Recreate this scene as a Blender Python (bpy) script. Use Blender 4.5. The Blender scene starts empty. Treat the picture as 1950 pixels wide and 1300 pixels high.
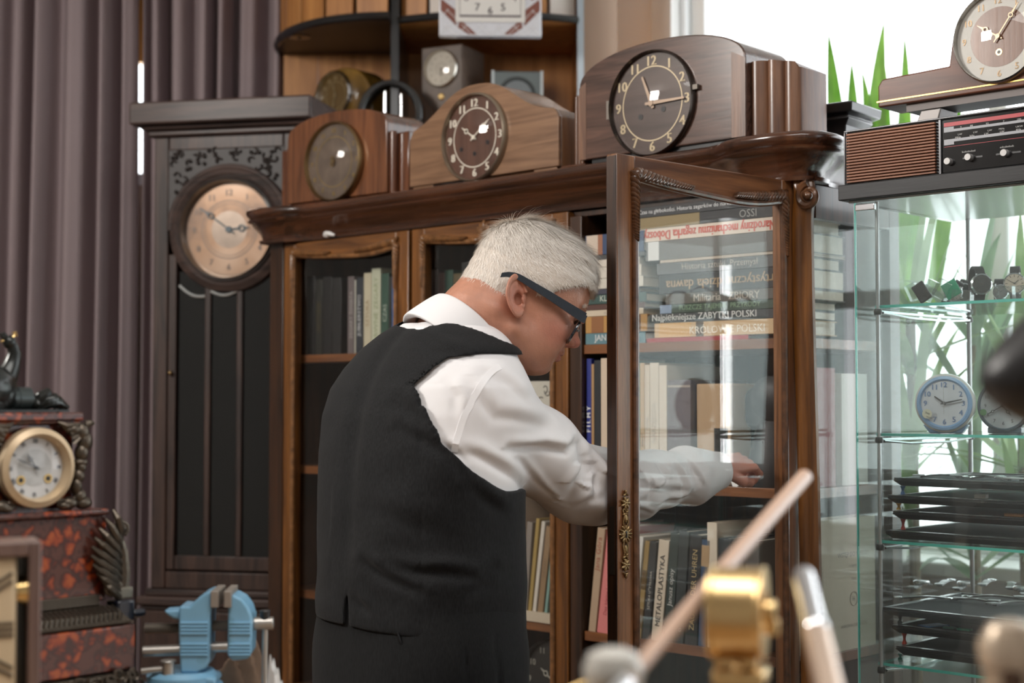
import bpy, bmesh, math, random
import numpy as np
from mathutils import Matrix, Vector
PI = math.pi
sc = bpy.context.scene
COL = sc.collection
# ---------------------------------------------------------------- camera
F = 2850.0; H = 1.35; TH = math.atan(116 / F)
cd = bpy.data.cameras.new('camera'); cam = bpy.data.objects.new('camera', cd); COL.objects.link(cam)
cam.location = (0, 0, H); cam.rotation_euler = (PI / 2 + TH, 0, 0)
cd.sensor_width = 36; cd.lens = F / 1950 * 36; cd.clip_start = .05; cd.clip_end = 60
cd.dof.use_dof = True; cd.dof.focus_distance = 2.58; cd.dof.aperture_fstop = 3.5
sc.camera = cam
# ---------------------------------------------------------------- light
sc.view_settings.view_transform = 'Standard'; sc.view_settings.look = 'None'
sc.view_settings.exposure = 0.0; sc.view_settings.gamma = 1; sc.view_settings.use_curve_mapping = False
wd = bpy.data.worlds.new('sky'); sc.world = wd; wd.use_nodes = True
bgn = wd.node_tree.nodes['Background']; bgn.inputs[0].default_value = (.93, .97, 1, 1); bgn.inputs[1].default_value = 3.6
def area(name, loc, target, sx, sy, power, color):
    l = bpy.data.lights.new(name, 'AREA'); l.shape = 'RECTANGLE'; l.size = sx; l.size_y = sy; l.energy = power; l.color = color
    o = bpy.data.objects.new(name, l); COL.objects.link(o); o.location = loc
    d = Vector(target) - Vector(loc); o.rotation_euler = d.to_track_quat('-Z', 'Y').to_euler(); return o
area('softbox_light', (-2.3, 1.9, 2.82), (-.1, 2.9, 1.6), .62, .62, 72, (1, .955, .9))
area('ceiling_fill', (.1, .9, 2.93), (.1, 1.1, 0), 1.8, 1.0, 34, (1, .97, .94))  # soft overhead fill added in place of room bounce, no fixture here
area('side_fill', (2.6, 1.1, 1.9), (.5, 2.7, 1.4), 1.3, 1.5, 8, (.86, .93, 1))  # cool fill added inside the room, apart from the window's own light
sc.cycles.transparent_max_bounces = 40
sc.cycles.max_bounces = 8; sc.cycles.glossy_bounces = 5; sc.cycles.transmission_bounces = 6
sc.cycles.caustics_reflective = False; sc.cycles.caustics_refractive = False
# ---------------------------------------------------------------- frames
def ray(px, py):
    cx = (px - 975) / F; cz = (650 - py) / F
    y = math.cos(TH) - cz * math.sin(TH); z = math.sin(TH) + cz * math.cos(TH)
    return cx / y, 1.0, z / y
def at(px, py, Y):
    r = ray(px, py); return Vector((r[0] * Y, Y, H + r[2] * Y))
class Frame:
    def __init__(s, x, y, deg):
        s.o = (x, y); s.a = math.radians(deg); s.c = math.cos(s.a); s.s = math.sin(s.a)
        s.M = Matrix.Translation((x, y, 0)) @ Matrix.Rotation(s.a, 4, 'Z')
    def hit(s, px, py, yl=0.0):
        r = ray(px, py); ny = (-s.s, s.c)
        t = (yl + ny[0] * s.o[0] + ny[1] * s.o[1]) / (ny[0] * r[0] + ny[1] * r[1])
        X = t * r[0] - s.o[0]; Y = t * r[1] - s.o[1]
        return s.c * X + s.s * Y, H + t * r[2]
AC = -43.5; W = 1.667
ua = (math.cos(math.radians(AC)), math.sin(math.radians(AC)))
CF = Frame(.565 - ua[0] * W, 2.85 - ua[1] * W, AC)
VF = Frame(.63, 2.75, AC)
DA = 42.3
DF = Frame(.5476 - .5 * math.cos(math.radians(DA)), 2.8665 - .5 * math.sin(math.radians(DA)), DA)
# ---------------------------------------------------------------- materials
MATS = {}
def nodes(name):
    m = bpy.data.materials.new(name); m.use_nodes = True; nt = m.node_tree
    return m, nt, nt.nodes['Principled BSDF']
def mat(name, col, rough=.5, metal=0.0, coat=0.0, bump=0.0, bscale=200, emit=0, var=0.0, vscale=6, spec=None, sss=0):
    if name in MATS: return MATS[name]
    m, nt, b = nodes(name); c = (*col, 1)
    b.inputs['Base Color'].default_value = c; b.inputs['Roughness'].default_value = rough; b.inputs['Metallic'].default_value = metal
    b.inputs['Coat Weight'].default_value = coat; b.inputs['Coat Roughness'].default_value = .08
    if spec is not None: b.inputs['Specular IOR Level'].default_value = spec
    if emit: b.inputs['Emission Color'].default_value = c; b.inputs['Emission Strength'].default_value = emit
    if sss:
        b.inputs['Subsurface Weight'].default_value = sss; b.inputs['Subsurface Scale'].default_value = .01; b.inputs['Subsurface Radius'].default_value = (1, .35, .2)
    L = nt.links
    if var or bump:
        tc = nt.nodes.new('ShaderNodeTexCoord')
    if var:
        n = nt.nodes.new('ShaderNodeTexNoise'); n.inputs['Scale'].default_value = vscale; n.inputs['Detail'].default_value = 5
        L.new(tc.outputs['Object'], n.inputs['Vector'])
        r = nt.nodes.new('ShaderNodeValToRGB'); L.new(n.outputs['Fac'], r.inputs[0])
        r.color_ramp.elements[0].position = .3; r.color_ramp.elements[1].position = .7
        r.color_ramp.elements[0].color = (*[x * (1 - var) for x in col], 1); r.color_ramp.elements[1].color = (*[min(1, x * (1 + var)) for x in col], 1)
        L.new(r.outputs[0], b.inputs['Base Color'])
    if bump:
        n2 = nt.nodes.new('ShaderNodeTexNoise'); n2.inputs['Scale'].default_value = bscale; n2.inputs['Detail'].default_value = 3
        L.new(tc.outputs['Object'], n2.inputs['Vector'])
        bp = nt.nodes.new('ShaderNodeBump'); bp.inputs['Strength'].default_value = bump; bp.inputs['Distance'].default_value = .002
        L.new(n2.outputs['Fac'], bp.inputs['Height']); L.new(bp.outputs[0], b.inputs['Normal'])
    MATS[name] = m; return m
def wood(name, c1, c2, axis='Z', scale=22, rough=.32, coat=.35, bump=.15, knots=1.0):
    if name in MATS: return MATS[name]
    m, nt, b = nodes(name); L = nt.links
    tc = nt.nodes.new('ShaderNodeTexCoord'); mp = nt.nodes.new('ShaderNodeMapping'); L.new(tc.outputs['Object'], mp.inputs[0])
    s = [scale] * 3; s['XYZ'.index(axis)] = scale * .07; mp.inputs['Scale'].default_value = s
    n = nt.nodes.new('ShaderNodeTexNoise'); n.inputs['Scale'].default_value = 1.6; n.inputs['Detail'].default_value = 7; n.inputs['Distortion'].default_value = knots
    L.new(mp.outputs[0], n.inputs['Vector'])
    n3 = nt.nodes.new('ShaderNodeTexNoise'); n3.inputs['Scale'].default_value = 9; n3.inputs['Detail'].default_value = 4; L.new(mp.outputs[0], n3.inputs['Vector'])
    ad = nt.nodes.new('ShaderNodeMath'); ad.operation = 'MULTIPLY_ADD'; ad.inputs[1].default_value = .35; L.new(n3.outputs['Fac'], ad.inputs[0]); 
    sb = nt.nodes.new('ShaderNodeMath'); sb.operation = 'SUBTRACT'; sb.inputs[1].default_value = .17; L.new(n.outputs['Fac'], sb.inputs[0]); L.new(sb.outputs[0], ad.inputs[2])
    r = nt.nodes.new('ShaderNodeValToRGB'); L.new(ad.outputs[0], r.inputs[0])
    r.color_ramp.elements[0].position = .33; r.color_ramp.elements[1].position = .68
    r.color_ramp.elements[0].color = (*c1, 1); r.color_ramp.elements[1].color = (*c2, 1)
    L.new(r.outputs[0], b.inputs['Base Color'])
    b.inputs['Roughness'].default_value = rough; b.inputs['Coat Weight'].default_value = coat; b.inputs['Coat Roughness'].default_value = .15
    bp = nt.nodes.new('ShaderNodeBump'); bp.inputs['Strength'].default_value = bump; bp.inputs['Distance'].default_value = .001
    L.new(n3.outputs['Fac'], bp.inputs['Height']); L.new(bp.outputs[0], b.inputs['Normal'])
    MATS[name] = m; return m
def glass(name, tint=(.97, .99, .985), ior=1.5, rough=0.0, boost=0.0, dust_haze=0.0):
    if name in MATS: return MATS[name]
    m = bpy.data.materials.new(name); m.use_nodes = True; nt = m.node_tree; L = nt.links
    nt.nodes.remove(nt.nodes['Principled BSDF']); out = nt.nodes['Material Output']
    t = nt.nodes.new('ShaderNodeBsdfTransparent'); t.inputs[0].default_value = (*tint, 1)
    g = nt.nodes.new('ShaderNodeBsdfGlossy'); g.inputs['Roughness'].default_value = rough
    lw = nt.nodes.new('ShaderNodeLayerWeight'); pw = nt.nodes.new('ShaderNodeMath'); pw.operation = 'POWER'; pw.inputs[1].default_value = 5
    f = nt.nodes.new('ShaderNodeMath'); f.operation = 'MULTIPLY_ADD'; r0 = ((ior - 1) / (ior + 1)) ** 2; f.inputs[1].default_value = 1 - r0; f.inputs[2].default_value = r0
    L.new(lw.outputs['Facing'], pw.inputs[0]); L.new(pw.outputs[0], f.inputs[0])
    mx = nt.nodes.new('ShaderNodeMixShader')
    if boost:
        a = nt.nodes.new('ShaderNodeMath'); a.operation = 'ADD'; a.inputs[1].default_value = boost; L.new(f.outputs[0], a.inputs[0]); L.new(a.outputs[0], mx.inputs[0])
    else: L.new(f.outputs[0], mx.inputs[0])
    L.new(t.outputs[0], mx.inputs[1]); L.new(g.outputs[0], mx.inputs[2]); last = mx
    if dust_haze:     # pale veil mixed into the glass: dusty film plus painted haze of reflections
        tl = nt.nodes.new('ShaderNodeBsdfTranslucent'); df = nt.nodes.new('ShaderNodeBsdfDiffuse'); m1 = nt.nodes.new('ShaderNodeMixShader'); m2 = nt.nodes.new('ShaderNodeMixShader')
        tl.inputs[0].default_value = df.inputs[0].default_value = (.9, .93, .93, 1); L.new(tl.outputs[0], m1.inputs[1]); L.new(df.outputs[0], m1.inputs[2]); m2.inputs[0].default_value = dust_haze
        L.new(mx.outputs[0], m2.inputs[1]); L.new(m1.outputs[0], m2.inputs[2]); last = m2
    L.new(last.outputs[0], out.inputs[0])
    MATS[name] = m; return m
def ramp_mat(name, cols, scale=20, kind='voronoi', rough=.3, coat=.5, mapscale=(1, 1, 1), bump=0):
    if name in MATS: return MATS[name]
    m, nt, b = nodes(name); L = nt.links
    tc = nt.nodes.new('ShaderNodeTexCoord'); mp = nt.nodes.new('ShaderNodeMapping'); L.new(tc.outputs['Object'], mp.inputs[0]); mp.inputs['Scale'].default_value = mapscale
    ns = nt.nodes.new('ShaderNodeTexNoise'); ns.inputs['Scale'].default_value = scale * .8; ns.inputs['Detail'].default_value = 4; L.new(mp.outputs[0], ns.inputs['Vector'])
    if kind == 'voronoi':
        v = nt.nodes.new('ShaderNodeTexVoronoi'); v.feature = 'SMOOTH_F1'; v.inputs['Scale'].default_value = scale; v.inputs['Smoothness'].default_value = .3
        mxv = nt.nodes.new('ShaderNodeVectorMath'); mxv.operation = 'MULTIPLY_ADD'; mxv.inputs[1].default_value = (.03, .03, .03)
        L.new(ns.outputs['Color'], mxv.inputs[0]); L.new(mp.outputs[0], mxv.inputs[2]); L.new(mxv.outputs[0], v.inputs['Vector'])
        ad = nt.nodes.new('ShaderNodeMath'); ad.operation = 'MULTIPLY_ADD'; ad.inputs[1].default_value = .9; ad.inputs[2].default_value = -.15
        L.new(ns.outputs['Fac'], ad.inputs[0]); a2 = nt.nodes.new('ShaderNodeMath'); a2.operation = 'ADD'; L.new(v.outputs['Distance'], a2.inputs[0]); L.new(ad.outputs[0], a2.inputs[1]); src = a2.outputs[0]
    else: src = ns.outputs['Fac']
    r = nt.nodes.new('ShaderNodeValToRGB'); L.new(src, r.inputs[0])
    e = r.color_ramp.elements
    while len(e) < len(cols): e.new(.5)
    for i, (p, c) in enumerate(cols): e[i].position = p; e[i].color = (*c, 1)
    L.new(r.outputs[0], b.inputs['Base Color']); b.inputs['Roughness'].default_value = rough; b.inputs['Coat Weight'].default_value = coat
    MATS[name] = m; return m
# ---------------------------------------------------------------- mesh builder
class MB:
    def __init__(s): s.v = []; s.f = []; s.mi = []; s.M = Matrix.Identity(4); s.m = 0
    def add(s, vs, fs, mi=None):
        n = len(s.v); M = s.M
        s.v += [tuple(M @ Vector(p)) for p in vs]
        s.f += [tuple(i + n for i in f) for f in fs]; s.mi += [s.m if mi is None else mi] * len(fs); return s
    def box(s, x0, x1, y0, y1, z0, z1, mi=None):
        return s.add([(x0, y0, z0), (x1, y0, z0), (x1, y1, z0), (x0, y1, z0), (x0, y0, z1), (x1, y0, z1), (x1, y1, z1), (x0, y1, z1)],
                     [(0, 3, 2, 1), (4, 5, 6, 7), (0, 1, 5, 4), (1, 2, 6, 5), (2, 3, 7, 6), (3, 0, 4, 7)], mi)
    def prism(s, poly, a, b, axis='y', mi=None):
        # poly CCW list of 2D points; axis y -> (x,z) ; z -> (x,y) ; x -> (y,z)
        n = len(poly)
        def P(p, h): return (p[0], h, p[1]) if axis == 'y' else ((p[0], p[1], h) if axis == 'z' else (h, p[0], p[1]))
        vs = [P(p, a) for p in poly] + [P(p, b) for p in poly]
        fs = [tuple(range(n)), tuple(range(2 * n - 1, n - 1, -1))] + [(i, i + n, (i + 1) % n + n, (i + 1) % n) for i in range(n)]
        if axis == 'z': fs = [tuple(reversed(f)) for f in fs]
        return s.add(vs, fs, mi)
    def loft(s, rings, cap=True, closed=True, mi=None):
        n = len(rings[0]); vs = [p for r in rings for p in r]; fs = []
        for k in range(len(rings) - 1):
            for i in range(n if closed else n - 1):
                j = (i + 1) % n; fs.append((k * n + i, k * n + j, (k + 1) * n + j, (k + 1) * n + i))
        if cap: fs += [tuple(range(n - 1, -1, -1)), tuple(range((len(rings) - 1) * n, len(rings) * n))]
        return s.add(vs, fs, mi)
    def lathe(s, prof, c=(0, 0, 0), axis='z', n=32, mi=None, cap=True, arc=None):
        rings = []
        for r, h in prof:
            ring = []
            for i in range(n):
                t = 2 * PI * i / n; a, b = r * math.cos(t), r * math.sin(t)
                p = (a, b, h) if axis == 'z' else ((a, h, -b) if axis == 'y' else (h, a, b))
                ring.append((p[0] + c[0], p[1] + c[1], p[2] + c[2]))
            rings.append(ring)
        return s.loft(rings, cap, True, mi)
    def tube(s, pts, r, n=10, cap=True, closed=False, flat=1.0, mi=None):
        pts = [Vector(p) for p in pts]; N = len(pts); rs = r if isinstance(r, (list, tuple)) else [r] * N
        rings = []; up = None
        for i, p in enumerate(pts):
            if closed: t = pts[(i + 1) % N] - pts[i - 1]
            else: t = pts[min(i + 1, N - 1)] - pts[max(i - 1, 0)]
            if t.length < 1e-9: t = Vector((0, 0, 1))
            t.normalize()
            if up is None: up = Vector((0, 0, 1)) if abs(t.z) < .9 else Vector((1, 0, 0))
            up = (up - t * up.dot(t)); up.normalize(); sd = t.cross(up)
            rings.append([tuple(p + (sd * math.cos(2 * PI * k / n) + up * math.sin(2 * PI * k / n) * flat) * rs[i]) for k in range(n)])
        if closed: rings.append(rings[0]); cap = False
        return s.loft(rings, cap, True, mi)
    def cyl(s, a, b, r, n=16, r2=None, mi=None): return s.tube([a, b], [r, r if r2 is None else r2], n, mi=mi)
    def ball(s, c, r, n=12, k=8, R=None, mi=None):
        r = r if isinstance(r, (tuple, list)) else (r, r, r); vs = []; fs = []
        for i in range(1, k):
            t = PI * i / k
            for j in range(n):
                q = 2 * PI * j / n; v = Vector((r[0] * math.sin(t) * math.cos(q), r[1] * math.sin(t) * math.sin(q), r[2] * math.cos(t)))
                if R is not None: v = R @ v
                vs.append((c[0] + v.x, c[1] + v.y, c[2] + v.z))
        tp = Vector((0, 0, r[2])); 
        if R is not None: tp = R @ tp
        vs += [(c[0] + tp.x, c[1] + tp.y, c[2] + tp.z), (c[0] - tp.x, c[1] - tp.y, c[2] - tp.z)]; T = len(vs) - 2
        for i in range(k - 2):
            for j in range(n): fs.append((i * n + j, (i + 1) * n + j, (i + 1) * n + (j + 1) % n, i * n + (j + 1) % n))
        for j in range(n): fs.append((T, j, (j + 1) % n)); fs.append((T + 1, (k - 2) * n + (j + 1) % n, (k - 2) * n + j))
        return s.add(vs, fs, mi)
    def sheet(s, fn, nu, nv, mi=None):
        vs = [fn(i / nu, j / nv) for i in range(nu + 1) for j in range(nv + 1)]
        fs = [(i * (nv + 1) + j, (i + 1) * (nv + 1) + j, (i + 1) * (nv + 1) + j + 1, i * (nv + 1) + j + 1) for i in range(nu) for j in range(nv)]
        return s.add(vs, fs, mi)
    def build(s, name, mats, parent=None, smooth=True, bevel=0, seg=2, ang=35, world=None):
        me = bpy.data.meshes.new(name); me.from_pydata(s.v, [], s.f)
        for m in (mats if isinstance(mats, (list, tuple)) else [mats]): me.materials.append(m)
        if any(s.mi): me.polygons.foreach_set('material_index', s.mi)
        if smooth:
            me.shade_smooth(); me.set_sharp_from_angle(angle=math.radians(ang))
        me.update(); o = bpy.data.objects.new(name, me); COL.objects.link(o)
        if parent is not None: o.parent = parent
        if bevel:
            md = o.modifiers.new('edge', 'BEVEL'); md.width = bevel; md.segments = seg; md.limit_method = 'ANGLE'; md.angle_limit = math.radians(40); md.harden_normals = False
        if world is not None: o.matrix_world = world
        return o
def tag(o, label, cat, group=None, kind=None):
    if label: o['label'] = label
    if cat: o['category'] = cat
    if group: o['group'] = group
    if kind: o['kind'] = kind
    return o
def thing(name, label, cat, M=None, group=None):
    o = bpy.data.objects.new(name, None); COL.objects.link(o); o.empty_display_size = .05
    if M is not None: o.matrix_world = M
    return tag(o, label, cat, group)
def struct(name, mb, m, **k): return tag(mb.build(name, m, **k), None, None, kind='structure')
def T(x, y, z): return Matrix.Translation((x, y, z))
def RZ(d): return Matrix.Rotation(math.radians(d), 4, 'Z')
def RX(d): return Matrix.Rotation(math.radians(d), 4, 'X')
def RY(d): return Matrix.Rotation(math.radians(d), 4, 'Y')
TXT = {}
def text_geo(s, size=1.0):
    if s in TXT: vs, fs, w, h = TXT[s]
    else:
        c = bpy.data.curves.new('t', 'FONT'); c.body = s; c.size = 1; c.resolution_u = 2; c.fill_mode = 'FRONT'
        o = bpy.data.objects.new('t', c); COL.objects.link(o); dg = bpy.context.evaluated_depsgraph_get(); me = bpy.data.meshes.new_from_object(o.evaluated_get(dg))
        vs = [tuple(v.co) for v in me.vertices]; fs = [tuple(p.vertices) for p in me.polygons]
        bpy.data.objects.remove(o); bpy.data.curves.remove(c); bpy.data.meshes.remove(me)
        if vs:
            x0 = min(v[0] for v in vs); x1 = max(v[0] for v in vs); z0 = min(v[1] for v in vs); z1 = max(v[1] for v in vs)
            vs = [(v[0] - (x0 + x1) / 2, v[1] - (z0 + z1) / 2, 0) for v in vs]; w, h = x1 - x0, z1 - z0
        else: w = h = 0
        TXT[s] = (vs, fs, w, h)
    return [(v[0] * size, v[1] * size, 0) for v in vs], fs, w * size, h * size
def text_on(mb, s, size, M, sx=1.0, fit=None, mi=None, bold=0):
    """lettering laid on a surface: M maps text x right / y up / z out of the surface"""
    vs, fs, w, h = text_geo(s, size)
    if not vs: return
    k = sx * (min(1, fit / (w * sx)) if fit else 1)
    for d in ((0,) if not bold else (-bold, 0, bold)):
        mb.add([tuple(M @ Vector((v[0] * k + d, v[1], abs(d) * .01))) for v in vs], fs, mi)
FRONT = RX(90)   # text in the XZ plane facing -Y
# ================================================================= materials shared
WALL = mat('wall_plaster', (.62, .60, .57), .9, bump=.1, bscale=60)
WALLB = mat('wall_beige', (.50, .38, .29), .9)
oakd = wood('dark_walnut', (.014, .006, .003), (.055, .022, .009), 'Z')
oakdx = wood('dark_walnut_long', (.035, .013, .006), (.14, .055, .02), 'X')
amber = wood('amber_walnut', (.06, .021, .005), (.21, .078, .015), 'Z', 20)
amberx = wood('amber_walnut_long', (.06, .021, .006), (.20, .078, .02), 'X', 20)
black_wood = wood('black_stained_oak', (.014, .0065, .0045), (.060, .030, .021), 'Z', 25, rough=.55, coat=.04)
bwx = wood('black_stained_oak_long', (.018, .010, .008), (.070, .040, .032), 'X', 25, rough=.55, coat=.04)
cherry = wood('cherry_veneer', (.33, .13, .035), (.52, .235, .07), 'Z', 14, rough=.45, coat=.1)
mblack = mat('black_lacquer', (.01, .01, .011), .3, coat=.4)
chrome = mat('chrome', (.75, .76, .78), .16, 1)
brass = mat('brass', (.72, .5, .22), .22, 1)
obrass = mat('old_brass', (.32, .22, .11), .35, 1, bump=.4, bscale=300)
dbronze = mat('dark_bronze', (.11, .09, .07), .38, .85, bump=.3, bscale=250)
vglass = glass('pane_glass', (.985, .99, .988)); hglass = glass('open_door_glass', (.985, .99, .988), boost=.0, dust_haze=.018)
dglass = glass('dial_glass', (.97, .97, .96))
tealg = mat('glass_edge_teal', (.1, .5, .42), .15, 0, coat=.5)
# ================================================================= room
CE = 3.0
PLAN = [(-3.2, -1.5), (3.4, -1.5), (3.4, 2.13), (.37, 5.0), (.37, 5.25), (-3.2, 5.25)]
struct('floor', MB().prism(PLAN, -.05, 0, 'z'), wood('floor_boards', (.16, .09, .05), (.3, .19, .11), 'Y', 6))
struct('ceiling', MB().prism(PLAN, CE, CE + .05, 'z'), WALL)
struct('wall_left', MB().box(-3.25, -3.2, -1.5, 5.25, 0, CE), WALL)
struct('wall_front', MB().box(-3.2, 3.4, -1.55, -1.5, 0, CE), WALL)
struct('wall_right', MB().box(3.4, 3.45, -1.5, 2.16, 0, CE), WALL)
# rear wall, with an opening behind the curtains
wb = MB(); YB = 5.15; xo0, xo1 = -1.5, -1.1
wb.box(-3.2, xo0, YB, YB + .1, 0, CE); wb.box(xo1, .37, YB, YB + .1, 0, CE); wb.box(xo0, xo1, YB, YB + .1, 0, 2.10); wb.box(xo0, xo1, YB, YB + .1, 2.75, CE)
struct('wall_back', wb, WALLB)
w2 = MB(); w2.box(xo0, xo0 + .05, YB - .01, YB + .05, 2.1, 2.75); w2.box(xo1 - .05, xo1, YB - .01, YB + .05, 2.1, 2.75); w2.box(xo0 + .05, xo1 - .05, YB - .01, YB + .05, 2.10, 2.14)
struct('window_2', w2, mat('window_paint', (.8, .81, .8), .4))
w2b = MB().box(xo0 + .05, xo1 - .05, YB, YB + .04, 2.53, 2.75); struct('trim_1', w2b, mat('amber_panel', (.75, .36, .06), .4))
# window wall, parallel to the bookcase
WF = Frame(.37, 5.0, AC)
o = WF.hit(1306, 300)[0]; zs = .93; wl = 4.15
ww = MB(); ww.M = WF.M
ww.box(-.02, o - .0, 0, .12, 0, CE); ww.box(o, wl, 0, .12, 0, zs); ww.box(o, wl, 0, .12, 2.9, CE); ww.box(wl - .08, wl, 0, .12, zs, 2.9)
struct('wall_window', ww, mat('wall_white', (.92, .94, .96), .85))
wf = MB(); wf.M = WF.M
for x in (o, o + 1.02, o + 2.04): wf.box(x, x + .055, .03, .09, zs, 2.9)
wf.box(o + .055, wl - .08, .03, .09, zs, zs + .06); wf.box(o + .055, wl - .08, .03, .09, 2.84, 2.9)
wf.box(o + .055, wl - .08, .035, .08, 1.63, 1.68)
tag(wf.build('window_1', mat('window_paint', (.8, .81, .8), .4), bevel=.006), None, None, kind='structure')
sl = MB(); sl.M = WF.M; sl.box(o - .05, wl - .25, -.2, -.002, zs - .045, zs - .005)
struct('trim_2', sl, mat('sill_white', (.7, .7, .68), .4), bevel=.006)
# white pilaster strip left of the window (reveal)
rv = MB(); rv.M = WF.M; rv.box(o - .10, o - .02, -.05, -.002, zs, CE)
struct('trim_3', rv, mat('reveal_grey', (.72, .71, .69), .8))
# ================================================================= curtains
def curtain(name, label, x0, x1, y, folds, seed, amp=.045, lean=0.0):
    rnd = random.Random(seed); ph = [rnd.uniform(0, 6.28) for _ in range(6)]; am = [rnd.uniform(.6, 1.3) for _ in range(6)]
    def fn(a, b):
        z = .02 + (CE - .08) * b; t = a * folds * 2 * PI
        q = t + .9 * math.sin(t * .31 + ph[1]) + .35 * math.sin(b * 1.3 + ph[2]); w = math.sin(q) * (1 + .3 * math.sin(t * .43 + ph[3])) + .22 * math.sin(q * 2 + ph[3] + .5 * b) + .3 * math.sin(t * .23 + ph[4])
        return (x0 + (x1 - x0) * a + .008 * math.sin(b * 3 + a * 2 * PI) + lean * (1 - b) * (a if lean > 0 else 1 - a), y + amp * w * (1.1 - .25 * b), z)
    o = MB().sheet(fn, int(folds * 20), 24).build(name, CURT, ang=180)
    s = o.modifiers.new('cloth', 'SOLIDIFY'); s.thickness = .003
    tag(o, label, 'curtain'); return o
CURT = mat('curtain_cloth', (.33, .265, .275), .85, bump=.12, bscale=500, spec=.2)
gx = at(262, 300, 4.95).x
curtain('curtain', 'mauve floor-length curtain hanging left of the bright gap', -2.35, at(256, 300, 4.9).x, 4.9, 12, 3, .055)
curtain('curtain', 'mauve curtain hanging behind the tall clock, right of the bright gap', at(269, 300, 4.95).x, -.62, 4.95, 8, 8, .055)
# ================================================================= bookcase
def zc(t, w, amp=1.0):       # sinuous lower edge of a door's top rail; t from the left end
    e0 = math.exp(-(t / (.2 * w)) ** 2); e1 = math.exp(-((w - t) / (.2 * w)) ** 2)
    return 1.7215 + .016 * amp * (e0 + e1) + .004 * math.sin(PI * 2 * t / w)
def carve_path(w, st, zb, n=40):
    p = [(st, zb)] ; P = []
    for i in range(9): P.append((st, zb + (zc(st, w) - zb) * i / 9, 'l'))
    for i in range(n + 1): t = st + (w - 2 * st) * i / n; P.append((t, zc(t, w), 't'))
    for i in range(9): P.append((w - st, zc(st, w) + (zb - zc(st, w)) * (i + 1) / 9, 'r'))
    return P
def make_door(root, w, th, m, mx, mcarve, ztop=1.768, z0=.12, zb=.62, st=.045, name='door', crest=False, y0=0, gm=None):
    d = MB()
    d.box(0, st, y0, y0 + th, z0, ztop); d.box(w - st, w, y0, y0 + th, z0, ztop)
    d.box(st, w - st, y0, y0 + th, z0, z0 + .06, 1); d.box(st, w - st, y0, y0 + th, zb - .05, zb, 1); d.box(st, w - st, y0 + .006, y0 + th - .006, z0 + .06, zb - .05, 0)
    n = 28; rings = []
    for i in range(n + 1):
        t = st + (w - 2 * st) * i / n; z = zc(t, w); rings.append([(t, y0, ztop), (t, y0, z), (t, y0 + th, z), (t, y0 + th, ztop)])
    d.loft(rings, mi=1)
    dr = d.build(name, [m, mx], root, bevel=.002)
    mo = MB()      # smooth inner moulding
    pts = [(st - .002, y0 - .002, zb + .01)] + [(a - .002 if k == 'l' else (a + .002 if k == 'r' else a), y0 - .002, z) for a, z, k in carve_path(w, st, zb)]
    mo.tube(pts, .0065, 10)
    mo.build('moulding', mcarve, dr)
    cv = None      # carved rope along both upper corners
    def rope(pl, big, small):
        L = [0]
        for i in range(1, len(pl)): L.append(L[-1] + math.dist(pl[i], pl[i - 1]))
        s = 0; k = 0
        while s < L[-1]:
            i = max(j for j in range(len(L)) if L[j] <= s); i = min(i, len(pl) - 2); f = (s - L[i]) / max(1e-6, L[i + 1] - L[i])
            px = pl[i][0] + (pl[i + 1][0] - pl[i][0]) * f; pz = pl[i][1] + (pl[i + 1][1] - pl[i][1]) * f
            dx = pl[i + 1][0] - pl[i][0]; dz = pl[i + 1][1] - pl[i][1]; a = math.atan2(dz, dx)
            q = big + (small - big) * s / L[-1]
            cv.ball((px, y0 - .004, pz), (q * .98, .0095, q * .36), 10, 6, R=Matrix.Rotation(-(a + .75), 3, 'Y'))
            s += q * .62; k += 1
    for side in (0, 1):
        cv = MB()
        f = (lambda t: t) if side == 0 else (lambda t: w - t)
        top = [(f(st + .002 + .14 * i / 14), zc(st + .14 * i / 14, w) + .006) for i in range(15)]
        dn = [(f(st - .003), zc(st, w) - .0 - .11 * i / 12) for i in range(13)]
        rope(top, .018, .009); rope(dn, .015, .006)
        cv.ball((f(st + .002), y0 - .005, zc(st, w) + .006), (.009, .009, .011), 12, 8)
        cv.build('carving', mcarve, dr)
    if crest:
        cv = MB()
        cx = w / 2
        for i, (a, r) in enumerate(((-40, .016), (-20, .02), (0, .026), (20, .02), (40, .016))):
            t = math.radians(a); cv.ball((cx + .018 * math.sin(t), y0 - .006, zc(cx, w) + .012 + .016 * math.cos(t)), (.006, .007, r * .8), 10, 8, R=Matrix.Rotation(t, 3, 'Y'))
        for sx in (-1, 1): cv.ball((cx + sx * .03, y0 - .005, zc(cx, w) + .004), (.016, .007, .006), 10, 8)
        cv.build('crest', mcarve, dr)
    g = MB().box(st - .006, w - st + .006, y0 + th * .55, y0 + th * .55 + .003, zb - .004, 1.748).build('pane', gm or vglass, dr, smooth=False)
    return dr
darkred = wood('mahogany_dark', (.022, .008, .004), (.10, .036, .016), 'X', 18, rough=.22, coat=.6)
carv = mat('carved_walnut', (.10, .042, .018), .28, coat=.5, var=.5, vscale=60)
carvd = mat('carved_walnut_gold', (.19, .085, .03), .3, coat=.4, var=.4, vscale=60)
BK = thing('bookcase', 'large walnut bookcase with glazed doors and moulded cornice behind the man', 'bookcase', CF.M)
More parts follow.
